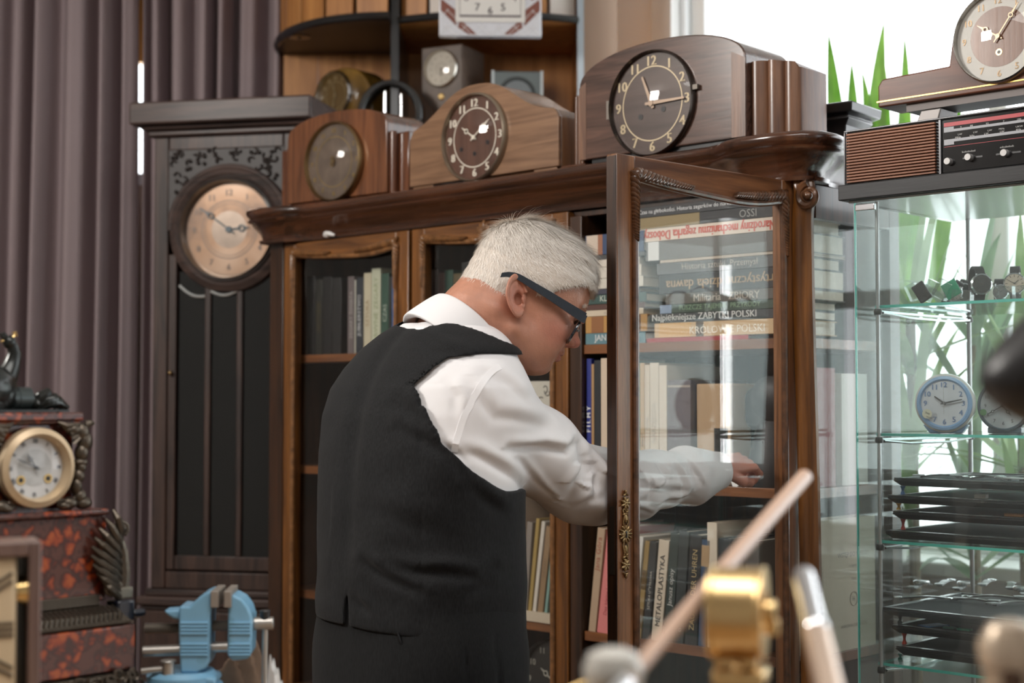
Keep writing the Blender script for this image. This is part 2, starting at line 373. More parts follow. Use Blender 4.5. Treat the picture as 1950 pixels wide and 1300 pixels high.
# cornice
base = [(0, .35), (0, .10), (-.012, .06), (-.028, .02), (-.028, -.02), (-.012, -.04), (.03, -.046), (.09, -.040), (.13, -.015), (.17, -.002), (.22, 0), (.6, 0), (1.0, 0), (1.40, 0), (1.455, -.002), (1.49, -.012),
        (1.525, -.036), (1.56, -.046), (1.61, -.048), (1.645, -.045), (1.676, -.034), (1.693, -.012), (1.696, .02), (1.69, .055), (1.672, .085), (1.667, .12), (1.667, .35)]
def outset(pts, d):
    out = []
    for i, p in enumerate(pts):
        a = pts[max(0, i - 1)]; b = pts[min(len(pts) - 1, i + 1)]; tx, ty = b[0] - a[0], b[1] - a[1]; l = math.hypot(tx, ty)
        if i in (0, len(pts) - 1): nx, ny = (-1, 0) if i == 0 else (1, 0)
        else: nx, ny = ty / l, -tx / l
        out.append((p[0] + nx * d, p[1] + ny * d))
    return out
cn = MB(); rings = []
for z, d in ((1.770, -.028), (1.772, -.008), (1.780, -.006), (1.783, -.016), (1.795, -.012), (1.810, .004), (1.822, .014), (1.826, .024), (1.832, .026), (1.836, .020), (1.842, .026), (1.850, .030), (1.858, .028), (1.862, .020), (1.864, 0)):
    rings.append([(p[0], p[1], z) for p in outset(base, d)])
cn.loft(rings)
cn.build('cornice', darkred, BK, ang=50)
# carcass
body = MB()
body.box(0, .02, .0, .35, .05, 1.77); body.box(.02, W - .02, .335, .35, .05, 1.77)
body.box(0, W, 0, .35, .0, .10); body.box(.02, W - .002, .02, .335, 1.757, 1.769)
body.box(.0, .055, -.004, .02, .1, 1.77)
body.box(W - .022, W, .0, .35, .05, .62); body.box(W - .022, W, .31, .35, .62, 1.77); body.box(W - .022, W, .03, .31, 1.705, 1.77)
body.box(W - .065, W - .03, .006, .008, .1, 1.757)
body.box(W - .075, W, -.004, .03, 1.745, 1.77)
body.build('carcass', oakd, BK, bevel=.002)
for x0, x1 in ((.545, .553), (1.060, 1.094)):
    MB().box(x0, x1, .024 if x0 < 1 else .002, .335, .1, 1.757).build('partition', oakd, BK, bevel=.002)
for zz in (1.475, 1.183, .858, .60):
    for x0, x1 in ((.021, .544), (.554, 1.059), (1.095, W - .024)):
        MB().box(x0, x1, .035 if x0 < 1 else .009, .334, zz - .02, zz).build('shelf', wood('shelf_edge_wood', (.10, .034, .012), (.24, .09, .03), 'X', 18), BK, bevel=.001)
MB().box(W - .014, W - .010, .03, .31, .62, 1.707).build('side_pane', hglass, BK, smooth=False)
# swelling corner pillar with a scroll on top
pl = MB(); rings = []
for z in [1.772, 1.765, 1.75, 1.735, 1.72, 1.70, 1.67, 1.62, 1.56, 1.5, 1.4, 1.3, 1.2, 1.1, 1.0, .9, .8, .6, .4, .1]:
    k = .026 * (1 / (1 + math.exp((z - 1.35) * 7))) + (.010 * math.exp(-((z - 1.75) / .03) ** 2))
    cx, cy = W - .012 + k * .85, .004 - k * .5; ring = []
    for i in range(20):
        t = 2 * PI * i / 20; r = .0185 + .004 * math.cos(3 * t + .6); ring.append((cx + r * math.cos(t), cy + r * 1.15 * math.sin(t), z))
    rings.append(ring)
rings.reverse(); pl.loft(rings)
p_ = pl.build('corner_pillar', amber, BK)
sp = MB(); pts = []
for i in range(46):
    t = i / 45 * 4.2 * PI * .8; r = .021 * (1 - i / 45 * .85); pts.append((W + .006 + r * math.cos(t + 1.6), -.014, 1.742 + r * math.sin(t + 1.6)))
sp.M = T(W * -.2 + .006, .001, -.3484) @ Matrix.Scale(1.2, 4); sp.tube(pts, [.0075 * (1 - i / 60) for i in range(46)], 8); sp.ball((W + .006, -.016, 1.742), .007)
sp.build('scroll', carv, p_)
# closed doors
for dx, w_, cr in ((.057, .486, False), (.555, .503, True)):
    D_ = thing('door', None, None); D_.parent = BK; D_.location = (dx, -.002, 0)
    dd = make_door(D_, w_, .024, amber, amberx, carvd, crest=cr, name='door_frame')
    if not cr:
        hk = MB(); hk.tube([(0, 0, .004), (.01, -.008, .002), (.03, -.012, 0), (.042, -.006, -.004)], [.006, .007, .006, .003], 8); hk.ball((.012, -.006, .0), (.014, .007, .008))
        h = hk.build('hook', mat('white_plastic', (.75, .74, .72), .4), D_); h.location = (CF.hit(624, 447)[0] - dx, -.004, CF.hit(630, 447)[1])
# the open door
OD = thing('door', None, None); OD.parent = BK
OD.matrix_parent_inverse = Matrix.Identity(4); OD.matrix_basis = CF.M.inverted() @ DF.M
dd = make_door(OD, .50, .024, wood('door_walnut', (.10, .038, .014), (.27, .115, .045), 'Z', 26), wood('door_walnut_long', (.075, .028, .012), (.22, .09, .036), 'X', 26), carv, name='door_frame', ztop=1.774, gm=hglass)
ed = MB().box(-.001, .0005, .001, .023, .13, 1.77).build('edge_strip', oakd, dd)
# escutcheon
es = MB()
def leafs(cx, cz, n, r, a0=0, sz=.006):
    for i in range(n):
        t = a0 + 2 * PI * i / n; es.ball((cx + r * math.cos(t), -.003, cz + r * math.sin(t)), (sz, .003, sz * .45), 8, 6, R=Matrix.Rotation(-t, 3, 'Y'))
ez = 1.128; ex = .0165
for dz in (.052, -.052): leafs(ex, ez + dz, 7, .0055); es.ball((ex, -.003, ez + dz), (.003, .004, .003))
leafs(ex, ez, 12, .011, 0, .005); es.lathe([(.0, -.005), (.008, -.004), (.011, -.001), (.011, 0)], (ex, 0, ez), 'y', 20)
for s_ in (1, -1):
    for dx in (-.0045, .0045): es.tube([(ex + dx * .6, -.002, ez + s_ * .010), (ex + dx * 1.3, -.003, ez + s_ * .02), (ex + dx * .7, -.003, ez + s_ * .032), (ex + dx * 1.2, -.002, ez + s_ * .04), (ex, -.002, ez + s_ * .046)], .0018, 6)
    es.ball((ex, -.003, ez + s_ * .026), (.0035, .003, .008)); leafs(ex, ez + s_ * .036, 4, .004, .5, .004)
    leafs(ex, ez + s_ * .068, 3, .003, PI / 2 * s_, .004)
e_ = es.build('escutcheon', obrass, dd)
kh = MB(); kh.ball((ex, -.0052, ez + .003), (.0022, .001, .0022)); kh.box(ex - .001, ex + .001, -.006, -.0045, ez - .006, ez + .002); kh.build('keyhole', mblack, e_)
lk = MB(); lk.box(-.002, 0, .006, .018, 1.06, 1.175); lk.build('lock_plate', mat('lock_steel', (.05, .035, .025), .4, .6), dd)
# ================================================================= clocks
def numeral_ring(mb, cx, y, cz, r, size, style='arabic', bold=.0, only=None, upright=True, sx=1.0, mi=None):
    rom = ['XII', 'I', 'II', 'III', 'IIII', 'V', 'VI', 'VII', 'VIII', 'IX', 'X', 'XI']
    for h in range(12):
        if only and h not in only: continue
        a = 2 * PI * h / 12; x = cx + r * math.sin(a); z = cz + r * math.cos(a)
        if style == 'arabic': text_on(mb, str(h if h else 12), size, T(x, y, z) @ FRONT, bold=bold, sx=sx)
        elif style == 'roman': text_on(mb, rom[h], size, T(x, y, z) @ RY(math.degrees(a)) @ FRONT, bold=bold, sx=sx * .75)
        else:
            M0 = mb.M; mb.M = M0 @ T(x, y, z) @ RY(math.degrees(a)); mb.box(-size * .12, size * .12, -.0004, 0, -size / 2, size / 2); mb.M = M0
def hand(mb, cx, y, cz, ang, L, w, style='spade', back=.18):
    M0 = mb.M; mb.M = M0 @ T(cx, y, cz) @ RY(ang); t = .0006
    if style == 'baton': mb.prism([(-w * .5, -L * back), (w * .5, -L * back), (w * .62, L * .12), (w * .35, L), (-w * .35, L), (-w * .62, L * .12)], -t, t)
    elif style == 'leaf': mb.prism([(-w * .3, -L * back), (w * .3, -L * back), (w * .5, 0), (w * 1.0, L * .45), (w * .1, L), (-w * .1, L), (-w * 1.0, L * .45), (-w * .5, 0)], -t, t)
    else:
        mb.prism([(-w * .3, -L * back), (w * .3, -L * back), (w * .3, L * .55), (-w * .3, L * .55)], -t, t)
        mb.lathe([(w * .75, -t), (w * 1.25, -t), (w * 1.25, t), (w * .75, t), (w * .75, -t)], (0, 0, L * .62), 'y', 16, cap=False)
        mb.prism([(-w * .5, L * .7), (w * .5, L * .7), (w * .08, L), (-w * .08, L)], -t, t)
    mb.lathe([(0, -t * 3), (w * 1.1, -t * 3), (w * 1.1, t), (0, t)], (0, 0, 0), 'y', 14); mb.M = M0
def dial(root, cx, cz, R, facem, bezm, numm, handm, y=0.0, time=(10, 8), style='arabic', nr=.78, ns=.17, bw=.09, bd=.014, sag=.018, rings=(), hs='spade', hl=(.5, .72), hw=.05, holes=(), holem=None, bold=0.0, glassm=None, only=None, centre=None, sx=1.0, names=('bezel', 'dial')):
    Ri = R * (1 - bw)
    b = MB().lathe([(Ri, y + .002), (Ri, y - bd * .5), (Ri + (R - Ri) * .35, y - bd), (R * .985, y - bd * .75), (R, y - bd * .2), (R, y + .002)], (cx, 0, cz), 'y', 64, cap=False).build(names[0], bezm, root)
    MB().lathe([(0, y - .0015), (Ri + .0005, y - .0015)], (cx, 0, cz), 'y', 64, cap=False).build(names[1], facem, root)
    if centre: MB().lathe([(0, y - .0019), (R * centre[0], y - .0019)], (cx, 0, cz), 'y', 48, cap=False).build('dial_centre', centre[1], root)
    n = MB()
    if style: numeral_ring(n, cx, y - .0024, cz, R * nr, R * ns, style, bold * R, only, sx=sx)
    for rr, rw in rings: n.lathe([(R * (rr - rw), y - .0022), (R * (rr + rw), y - .0022)], (cx, 0, cz), 'y', 64, cap=False)
    if n.v: n.build('numerals', numm, root, smooth=False)
    if handm is not None:
        h_, m_ = time
        a = MB(); hand(a, cx, y - .005, cz, (h_ % 12 + m_ / 60) * 30, R * hl[0], R * hw * 1.15, hs); a.build('hour_hand', handm, root)
        a = MB(); hand(a, cx, y - .0065, cz, m_ * 6, R * hl[1], R * hw, hs); a.build('minute_hand', handm, root)
    for hx, hz, hr in holes:
        a = MB().lathe([(hr * .55, y - .0027), (hr, y - .0027), (hr, y - .0022)], (cx + hx * R, 0, cz + hz * R), 'y', 20, cap=False)
        a.lathe([(0, y - .00255), (hr * .56, y - .00255)], (cx + hx * R, 0, cz + hz * R), 'y', 16, mi=1, cap=False); a.build('winding_hole', [holem or brass, mblack], root)
    if sag:
        pr = [(Ri * k / 10, y - .006 - sag * (1 - (k / 10) ** 2)) for k in range(11)]
        MB().lathe([(max(r, 1e-4), h) for r, h in pr], (cx, 0, cz), 'y', 48, cap=False).build('dial_glass', glassm or dglass, root, ang=180)
    return b
def arch_poly(hw, hs, ht, n=28, flat=0.0, p=1.0, skew=0.0):
    P = [(-hw, 0), (hw, 0)]
    for i in range(n + 1):
        t = PI * i / n; x = hw * math.cos(t); P.append((x, hs + (ht - hs) * max(0, math.sin(t)) ** p))
    return P
def bevel(o, w, seg=3, ang=30):
    m = o.modifiers.new('edge', 'BEVEL'); m.width = w; m.segments = seg; m.limit_method = 'ANGLE'; m.angle_limit = math.radians(ang); return o
ZT = 1.8645
# --- small mantel clock (leftmost)
Y0 = .02
w1 = wood('walnut_red', (.07, .025, .011), (.19, .070, .028), 'Z', 16, rough=.25, coat=.5)
w1d = wood('walnut_red_dark', (.07, .022, .01), (.16, .055, .022), 'Z', 16, rough=.2, coat=.6)
x, z = CF.hit(637, 308, Y0)
c1 = thing('mantel_clock', 'small red-brown domed mantel clock at the left end of the bookcase top', 'clock', CF.M @ T(x, Y0, ZT) @ RZ(4), 'wooden mantel clocks on the bookcase top')
zc1 = z - ZT
bevel(MB().prism([(a - .0, b + .012) for a, b in arch_poly(.185, .172, .228, p=.8)], .004, .15).build('case', w1, c1), .003)
MB().box(-.17, .17, .012, .14, 0, .012).build('base_strip', w1d, c1, bevel=.002)
for s_ in (-1, 1):
    wg = MB()
    for k, (dx, r, zz) in enumerate(((.190, .012, .168), (.212, .010, .162), (.230, .009, .158))): wg.cyl((s_ * dx, .024 + k * .012, .0), (s_ * dx, .024 + k * .012, zz), r, 14)
    wg.box(min(s_ * .18, s_ * .236), max(s_ * .18, s_ * .236), .03, .145, 0, .165); wg.build('wing', w1d, c1, bevel=.003)
dial(c1, 0, zc1, .105, mat('aged_gold_dial', (.15, .11, .085), .42, .2, var=.3, vscale=25), obrass, mat('gold_numerals', (.42, .29, .10), .35, .6), obrass, time=(6, 58), ns=.16, nr=.78, sag=.034, bw=.07, hl=(.1, .12), rings=((.62, .008),), bold=.006)
# --- middle mantel clock
x, z = CF.hit(905, 262, Y0); xa = CF.hit(780, 300, Y0)[0]; xb = CF.hit(1064, 300, Y0)[0]
w2m = wood('walnut_light', (.15, .075, .038), (.29, .16, .088), 'X', 12, rough=.35, coat=.25, knots=2)
c2 = thing('mantel_clock', 'light walnut humpback mantel clock with white numerals, centre of the bookcase top', 'clock', CF.M @ T((xa + xb) / 2, Y0, ZT), 'wooden mantel clocks on the bookcase top')
hw = (xb - xa) / 2; dx = x - (xa + xb) / 2; zc2 = z - ZT
P = [(-hw, .012), (hw, .012)]
for i in range(41):
    t = i / 40; X = hw * (1 - 2 * t); u_ = (X - dx) / hw; Z = .142 + .092 * math.exp(-(abs(u_) / .62) ** 2.6); Z -= .02 * max(0, (abs(X) / hw - .93) / .07) ** 2; P.append((X, Z))
bevel(MB().prism(P, 0, .012).build('front_panel', w2m, c2), .002)
MB().prism([(a * .995, b * .995) for a, b in P], .0122, .15).build('case', wood('walnut_side', (.13, .055, .025), (.25, .12, .055), 'Z', 14, rough=.22, coat=.5), c2)
for s_ in (-1, 1): MB().box(s_ * hw * .82 - .035, s_ * hw * .82 + .035, .004, .13, 0, .0118).build('foot', w2m, c2, bevel=.001)
whitenum = mat('ivory_numerals', (.86, .79, .68), .4); dark_glass_face = wood('dial_walnut', (.07, .028, .017), (.13, .055, .035), 'Z', 16, rough=.4, coat=.1)
dial(c2, dx, zc2, .106, dark_glass_face, mat('bezel_bronze', (.33, .27, .20), .35, .7), whitenum, whitenum, time=(10, 9), ns=.25, nr=.78, sag=.028, rings=((.655, .012),), bw=.07, hl=(.46, .60), hw=.042, holes=((-.42, -.22, .0055), (0, -.36, .0055), (.4, -.15, .0055)), holem=mat('hole_dark', (.02, .015, .02), .4), bold=.012)
# --- big mantel clock
Y3 = .0
x, z = CF.hit(1243, 197, Y3); xa = CF.hit(1103, 300, Y3)[0]; xb = CF.hit(1420, 200, Y3)[0]
w3 = wood('walnut_grey_sheen', (.055, .028, .020), (.135, .070, .050), 'X', 15, rough=.22, coat=.75, knots=2.5)
w3d = wood('walnut_flutes', (.07, .026, .013), (.19, .085, .04), 'Z', 26, rough=.38, coat=.3)
c3 = thing('mantel_clock', 'large dark arched mantel clock with gold numerals above the open glass door', 'clock', CF.M @ T((xa + xb) / 2, Y3, ZT), 'wooden mantel clocks on the bookcase top')
hw = (xb - xa) / 2; dx = x - (xa + xb) / 2; zc3 = z - ZT
P = [(a, b) for a, b in arch_poly(hw, .168, .243, p=.85)]
P = [(p[0], max(p[1], .012)) for p in P]
bevel(MB().prism(P, 0, .16).build('case', w3, c3), .003)
MB().prism([(hw - .034, .013), (hw - .0005, .013), (hw - .0005, .17), (hw - .034, .187)], -.0006, .001).build('veneer_band', w3d, c3)
MB().prism([(-hw + .0005, .013), (-hw + .02, .013), (-hw + .02, .182), (-hw + .0005, .17)], -.0006, .001).build('veneer_band', w3d, c3)
MB().box(-hw + .03, hw - .03, .008, .15, 0, .0118).build('base', mblack, c3)
for s_ in (-1, 1):
    wg = MB(); n = 36; front = []
    WW = .098 if s_ > 0 else .052
    for i in range(n + 1):
        t = i / n; front.append((s_ * (hw + .0 + WW * t), .020 + .030 * t - .009 * abs(math.sin(t * 3 * PI)) ** .6))
    poly = front + [(s_ * (hw + WW), .14), (s_ * hw, .14)]
    rings = [[(a, b, zz) for a, b in poly] for zz in (.008, .14, .150)]
    # sloping shoulder
    rings = [[(a, b, .008) for a, b in poly], [(a, b, .163 - .16 * max(0, (abs(a) - hw - .04)) - .1 * (1 if abs(a) > hw + .09 else 0) * .1) for a, b in poly]]
    wg.loft(rings); wg.build('wing', w3d, c3, ang=50)
    MB().box(min(s_ * (hw - .01), s_ * (hw + WW + .008)), max(s_ * (hw - .01), s_ * (hw + WW + .008)), .006, .145, 0, .0075).build('base_moulding', darkred, c3, bevel=.003)
gold = mat('gold_paint', (.62, .50, .33), .4, .2)
dial(c3, dx, zc3, .113, wood('dial_walnut_dark', (.055, .03, .024), (.10, .06, .05), 'X', 15, rough=.35, coat=.2), mat('bezel_dark', (.10, .085, .075), .22, .9), gold, mat('bronze_hands', (.33, .24, .18), .35, .5), time=(11, 15), ns=.26, nr=.80, sag=.028, rings=((.69, .011),), bw=.055, hl=(.56, .76), hw=.05, hs='baton', holes=((-.27, -.22, .006), (.26, -.14, .006)), holem=mat('hole_dark', (.02, .015, .02), .4), bold=.008)
ct = MB(); ct.box(dx + .110, dx + .122, -.010, -.002, zc3 + .012, zc3 + .022); ct.box(dx - .118, dx - .110, -.010, -.002, zc3 - .02, zc3 + .02); ct.build('bezel_catch', mat('catch_silver', (.16, .14, .12), .5, .7), c3)
# ================================================================= tall clock
LD = 4.30
LM = T(*at(300, 900, LD).xy, 0) @ RZ(-12)
LFr = Frame(at(300, 900, LD).x, LD, -12)
def lh(px, py, y=0): return LFr.hit(px, py, y)
lc = thing('longcase_clock', 'tall black-brown longcase clock with copper dial beside the curtain', 'clock', LM)
xL = lh(290, 700)[0]; xR = lh(566, 700)[0]; wl_ = xR - xL; zt = lh(300, 262)[1]; zb_ = lh(300, 1120)[1]
cs = MB(); cs.box(xL, xL + .045, 0, .2, zb_, zt); cs.box(xR - .045, xR, 0, .2, zb_, zt); cs.box(xL, xR, .18, .2, zb_, zt); cs.box(xL + .045, xR - .045, 0, .18, zb_, zb_ + .05); cs.box(xL + .045, xR - .045, 0.0, .18, zt - .04, zt)
cs.box(xL - .02, xR + .02, -.02, .2, 0, zb_ - .06); cs.build('trunk', black_wood, lc, bevel=.004)
tp = MB(); zz = lh(300, 235)[1]
for d, a, b in ((.015, zt, zt + .018), (.03, zt + .018, zt + .03), (.055, zt + .03, zt + .095)): tp.box(xL - d, xR + d, -d, .2, a, b)
tp.build('hood_top', bwx, lc, bevel=.006)
bs = MB(); 
for d, a, b in ((.012, zb_ - .02, zb_), (.03, zb_ - .045, zb_ - .02), (.02, zb_ - .06, zb_ - .045)): bs.box(xL - d, xR + d, -d, .2, a, b)
bs.build('plinth_moulding', bwx, lc, bevel=.005)
cx, cz = lh(437, 437, 0); RD = .148
# arched surround of the dial
ar = MB(); 
ar.tube([(cx + (RD + .03) * math.cos(t), -.008, cz + .0 + (RD + .03) * math.sin(t)) for t in [PI * k / 36 for k in range(0, 37)]], .010, 10)
ar.lathe([(RD + .000, .012), (RD, -.012), (RD + .012, -.02), (RD + .030, -.012), (RD + .036, .012)], (cx, 0, cz), 'y', 64, cap=False)
ar.build('dial_surround', bwx, lc)
# carved spandrels
spn = MB(); n = 24
xx0, xx1 = xL + .045, xR - .045; zt2 = zt - .035
rings = []
for i in range(n + 1):
    X = xx0 + (xx1 - xx0) * i / n; q = (RD + .035) ** 2 - (X - cx) ** 2; zb2 = cz + math.sqrt(q) if q > 0 else cz; rings.append([(X, .002, zt2), (X, .002, min(zb2, zt2)), (X, .02, min(zb2, zt2)), (X, .02, zt2)])
spn.loft(rings)
rnd = random.Random(4)
for k in range(150):
    X = rnd.uniform(xx0 + .01, xx1 - .01); Z = rnd.uniform(cz, zt2 - .008)
    if (X - cx) ** 2 + (Z - cz) ** 2 < (RD + .048) ** 2: continue
    if rnd.random() < .45: spn.ball((X, -.001, Z), (.006, .006, .006), 8, 6)
    else:
        a = rnd.uniform(0, 6.28); spn.tube([(X + .012 * math.cos(a + t) * (1 - t / 6), -.001, Z + .012 * math.sin(a + t) * (1 - t / 6)) for t in [q * .5 for q in range(8)]], .003, 6)
spn.build('carved_spandrel', mat('carved_black_wood', (.018, .011, .009), .5), lc)
copper_dial = ramp_mat('copper_dial_face', [(.3, (.11, .065, .045)), (.5, (.30, .175, .105)), (.75, (.40, .27, .19))], 9, 'noise', .35, .1)
copper_dial.node_tree.nodes['Principled BSDF'].inputs['Metallic'].default_value = .35
dial(lc, cx, cz, RD, copper_dial, mat('pewter_bezel', (.45, .45, .44), .25, 1), mat('dial_relief', (.16, .12, .10), .4, .3), mat('blued_steel', (.035, .05, .06), .35, .3), y=.0, time=(2, 51), ns=.17, nr=.72, sag=.0015, bw=.09, bd=.03, rings=((.88, .006), (.56, .01), (.50, .006)), hl=(.42, .75), hw=.05, centre=(.36, mat('dial_silvered', (.26, .20, .16), .3, .5, var=.2, vscale=18)), bold=.006)
# door with three dark panes
dz1 = cz - RD - .02; dz0 = zb_ + .055
dr = MB(); x0, x1 = xL + .05, xR - .05
dr.box(x0, x0 + .025, -.006, .014, dz0, dz1 + .1); dr.box(x1 - .025, x1, -.006, .014, dz0, dz1 + .1); dr.box(x0 + .025, x1 - .025, -.006, .014, dz0, dz0 + .04)
t3 = (x1 - x0 - .05) / 3
for k in (1, 2): dr.box(x0 + .025 + k * t3 - .009, x0 + .025 + k * t3 + .009, -.006, .014, dz0 + .04, dz1 + .02)
dd_ = dr.build('door', black_wood, lc, bevel=.003)
for k in range(3):
    a = x0 + .025 + k * t3 + .009; b = x0 + .025 + (k + 1) * t3 - .009
    g = MB(); g.box(a - .003, b + .003, .003, .006, dz0 + .038, dz1 + .05)
    g.build('pane', mat('dark_pane', (.008, .009, .009), .12, coat=.3), dd_, smooth=False)
    c_ = MB(); zc_ = dz1 - .008 - (.0 if k == 1 else -.018); c_.tube([(a + (b - a) * q / 8, -.004, zc_ - .012 * math.sin(PI * q / 8) + (k - 1) * .004 * q) for q in range(9)], .0045, 8)
    c_.build('bevelled_edge', mat('bevel_glass_light', (.55, .58, .58), .12, .6), dd_)
kb = MB(); kb.ball((x0 + .012, -.014, lh(318, 710)[1]), .007); kb.build('knob', obrass, dd_)
# ================================================================= wall unit with curved fronts
UD = 4.50
UF = Frame(at(488, 300, UD).x, UD, 0)
def uh(px, py, y=0): return UF.hit(px, py, y)
wu = thing('wall_unit', 'orange veneered wall unit with curved shelves and black edges high behind the clocks', 'shelf unit', UF.M)
ux1 = uh(1112, 100)[0]; xm = uh(752, 100)[0]; zsf = uh(750, 45)[1]; zlow = 2.19; DP = .42
bd_ = MB(); bd_.box(.02, ux1, DP - .02, DP, 0, 2.9); bd_.build('back_panel', cherry, wu)
MB().box(xm - .013, xm + .013, -.005, DP - .02, 0, 2.9).build('post', mblack, wu, bevel=.002)
MB().box(ux1 - .02, ux1, .012, DP - .02, 0, 2.9).build('side_panel', cherry, wu)
MB().box(ux1 - .02, ux1, .0, .011, 0, 2.9).build('edge_strip', mat('edge_paleblue', (.50, .57, .63), .4), wu)
def quart(k, n=24):   # left end: quarter round
    P = []
    for i in range(n + 1):
        t = PI / 2 * i / n; P.append((xm - .013 - (xm - .02) * math.sin(t) * k, DP - .02 - (DP + .03) * math.cos(t) * k))
    return P
def bow(n=24, d=.07):
    return [(xm + .013 + (ux1 - .02 - xm - .013) * i / n, .0 - d * math.sin(PI * i / n) + .0) for i in range(n + 1)]
for nm, zz, th in (('upper_shelf', zsf, .022), ('lower_shelf', zlow - .02, .02), ('lower_shelf', 1.3, .02)):
    q = MB(); P = quart(1); q.prism(P + [(xm - .013, DP - .02)], zz, zz + th, 'z'); q.build(nm, mat('shelf_brown_black', (.03, .018, .012), .45), wu)
    q = MB(); B = bow(); q.prism(B + [(ux1 - .02, DP - .02), (xm + .013, DP - .02)], zz, zz + th, 'z'); q.build(nm, cherry, wu)
    e = MB(); e.tube([(a, b, zz + th / 2) for a, b in quart(1.005)], .013, 8, flat=1.0); e.tube([(a, b - .002, zz + th / 2) for a, b in B], .012, 8); e.build('black_edge', mblack, wu)
sl_ = MB(); Q = quart(.95, 60)
def slats(Q, n, name, m, gap=.12, z0=None):
    L = [0]
    for i in range(1, len(Q)): L.append(L[-1] + math.dist(Q[i], Q[i - 1]))
    def P(s): i = max(j for j in range(len(L)) if L[j] <= s + 1e-9); i = min(i, len(Q) - 2); f = (s - L[i]) / (L[i + 1] - L[i]); return (Q[i][0] + (Q[i + 1][0] - Q[i][0]) * f, Q[i][1] + (Q[i + 1][1] - Q[i][1]) * f)
    for k in range(n):
        a, b = P(L[-1] * (k + gap / 2) / n), P(L[-1] * (k + 1 - gap / 2) / n); mm = MB(); nx, ny = -(b[1] - a[1]), (b[0] - a[0]); l = math.hypot(nx, ny); nx, ny = nx / l * .012, ny / l * .012
        mm.prism([a, b, (b[0] + nx, b[1] + ny), (a[0] + nx, a[1] + ny)], zsf + .024, 2.9, 'z'); mm.build('front_slat', m[k] if isinstance(m, list) else m, wu, bevel=.001)
slats(Q, 6, 'slat', cherry, .1)
cream = mat('cream_board', (.72, .66, .60), .6)
slats([(a, b + .03) for a, b in bow(60)], 6, 'slat', [cherry, cream, cherry, cherry, cherry, cream])
MB().box(.05, ux1 - .03, DP - .03, DP - .021, zsf + .03, 2.9).build('dark_lining', mblack, wu)
sp_ = MB(); a, b = uh(570, 82, .16)[0], zsf; sp_.lathe([(.0, b - .004), (.028, b - .004), (.035, b - .002), (.035, b)], (a, .16, 0), 'z', 20); sp_.ball((a, .16, b - .004), (.008, .008, .004)); sp_.build('downlight', mat('dark_chrome', (.12, .12, .12), .2, .9), wu)
# items standing on its lower shelf (top at zlow)
def on_unit(px, y): return uh(px, 200, y)[0]
x, z = uh(640, 182, .15)
k1 = thing('mantel_clock', 'amber domed mantel clock with chrome bezel in the shade of the wall unit', 'clock', UF.M @ T(x, .15, zlow) @ RZ(-38))
ambd = mat('amber_marbled', (.16, .085, .015), .3, coat=.5, var=.6, vscale=14)
P = [(p[0] + .02, p[1]) for p in arch_poly(.135, .06, z - zlow + .085, p=.8)]
bevel(MB().prism(P, 0, .1).build('case', ambd, k1), .006)
dial(k1, 0, z - zlow + .0, .077, mat('dial_amber_dark', (.13, .075, .02), .35, coat=.2), chrome, mat('pale_gold', (.42, .33, .19), .4, .4), mat('pale_gold', (.42, .33, .19), .4, .4), style='arabic', bold=.01, ns=.2, nr=.72, bw=.1, bd=.02, sag=.012, time=(11, 32), hl=(.5, .6), hw=.04, rings=((.56, .01),))
x, z = uh(742, 240, -.02)
ab = thing('clock_frame', 'black arched clock frame standing empty in front of the black post', 'clock frame', UF.M @ T(x, -.03, zlow - .0) @ RZ(-6))
R0 = uh(805, 200, -.02)[0] - x; zt_ = uh(745, 152, -.02)[1] - zlow
P = [(-R0, 0)] + [(-R0 * math.cos(t), zt_ - R0 + R0 * math.sin(t) if zt_ > R0 else max(0, zt_ * math.sin(t))) for t in [PI * i / 24 for i in range(25)]] + [(R0, 0)]
P2_ = [(a * .8, b - R0 * .18 if b > 0 else 0) for a, b in P]
fr = MB(); rings = []
for a, b in zip(P, P2_): rings.append([(a[0], 0, max(a[1], 0)), (b[0], 0, max(0, b[1])), (b[0], .07, max(0, b[1])), (a[0], .07, max(a[1], 0))])
fr.loft(rings); bevel(fr.build('arched_frame', mat('arch_black', (.02, .021, .022), .2, coat=.8), ab), .008)
st_ = MB(); st_.cyl((-.02, .035, 0), (-.02, .035, zt_ * .78), .006, 12); st_.cyl((.03, .035, 0), (.03, .035, zt_ * .7), .004, 12); st_.build('inner_rod', chrome, ab)
MB().box(-R0, R0, -.005, .075, -.0, .01).build('base', mblack, ab)
x, z = uh(840, 128, .0)
k3 = thing('wall_barometer', 'brown box barometer with a round pale dial and tapered foot, above the light walnut clock', 'barometer', UF.M @ T(x, .03, z) @ RZ(-26))
hwd = .070; bxm = mat('grey_brown_wood', (.12, .085, .065), .45, var=.25, vscale=20)
bevel(MB().prism([(-hwd, -.075), (-.025, -.125), (-.025, -(z - zlow)), (.03, -(z - zlow)), (.03, -.125), (hwd, -.075), (hwd, .072), (-hwd, .072)], 0, .15).build('case', bxm, k3), .003)
dial(k3, 0, .002, .058, mat('dial_cream_aged', (.58, .52, .44), .5, var=.12, vscale=15), mat('bezel_silver', (.62, .58, .52), .25, 1), mat('dial_marks', (.25, .2, .16), .5), mat('dial_marks', (.25, .2, .16), .5), style='bars', nr=.66, ns=.12, sag=.008, time=(6, 30), hl=(.2, .45), hw=.03, rings=((.3, .01),))
MB().lathe([(0, -.006), (.008, -.006), (.011, -.002), (.011, .001)], (0, 0, -.084), 'y', 16).build('adjusting_knob', brass, k3)
x, z = uh(985, 165, .03)
k4 = thing('table_clock', 'small square grey metal clock with sunken round face beside the barometer', 'clock', UF.M @ T(x, .03, zlow) @ RZ(4))
hh = uh(985, 135, .03)[1] - zlow; gm = mat('grey_metal_case', (.13, .15, .15), .35, .5)
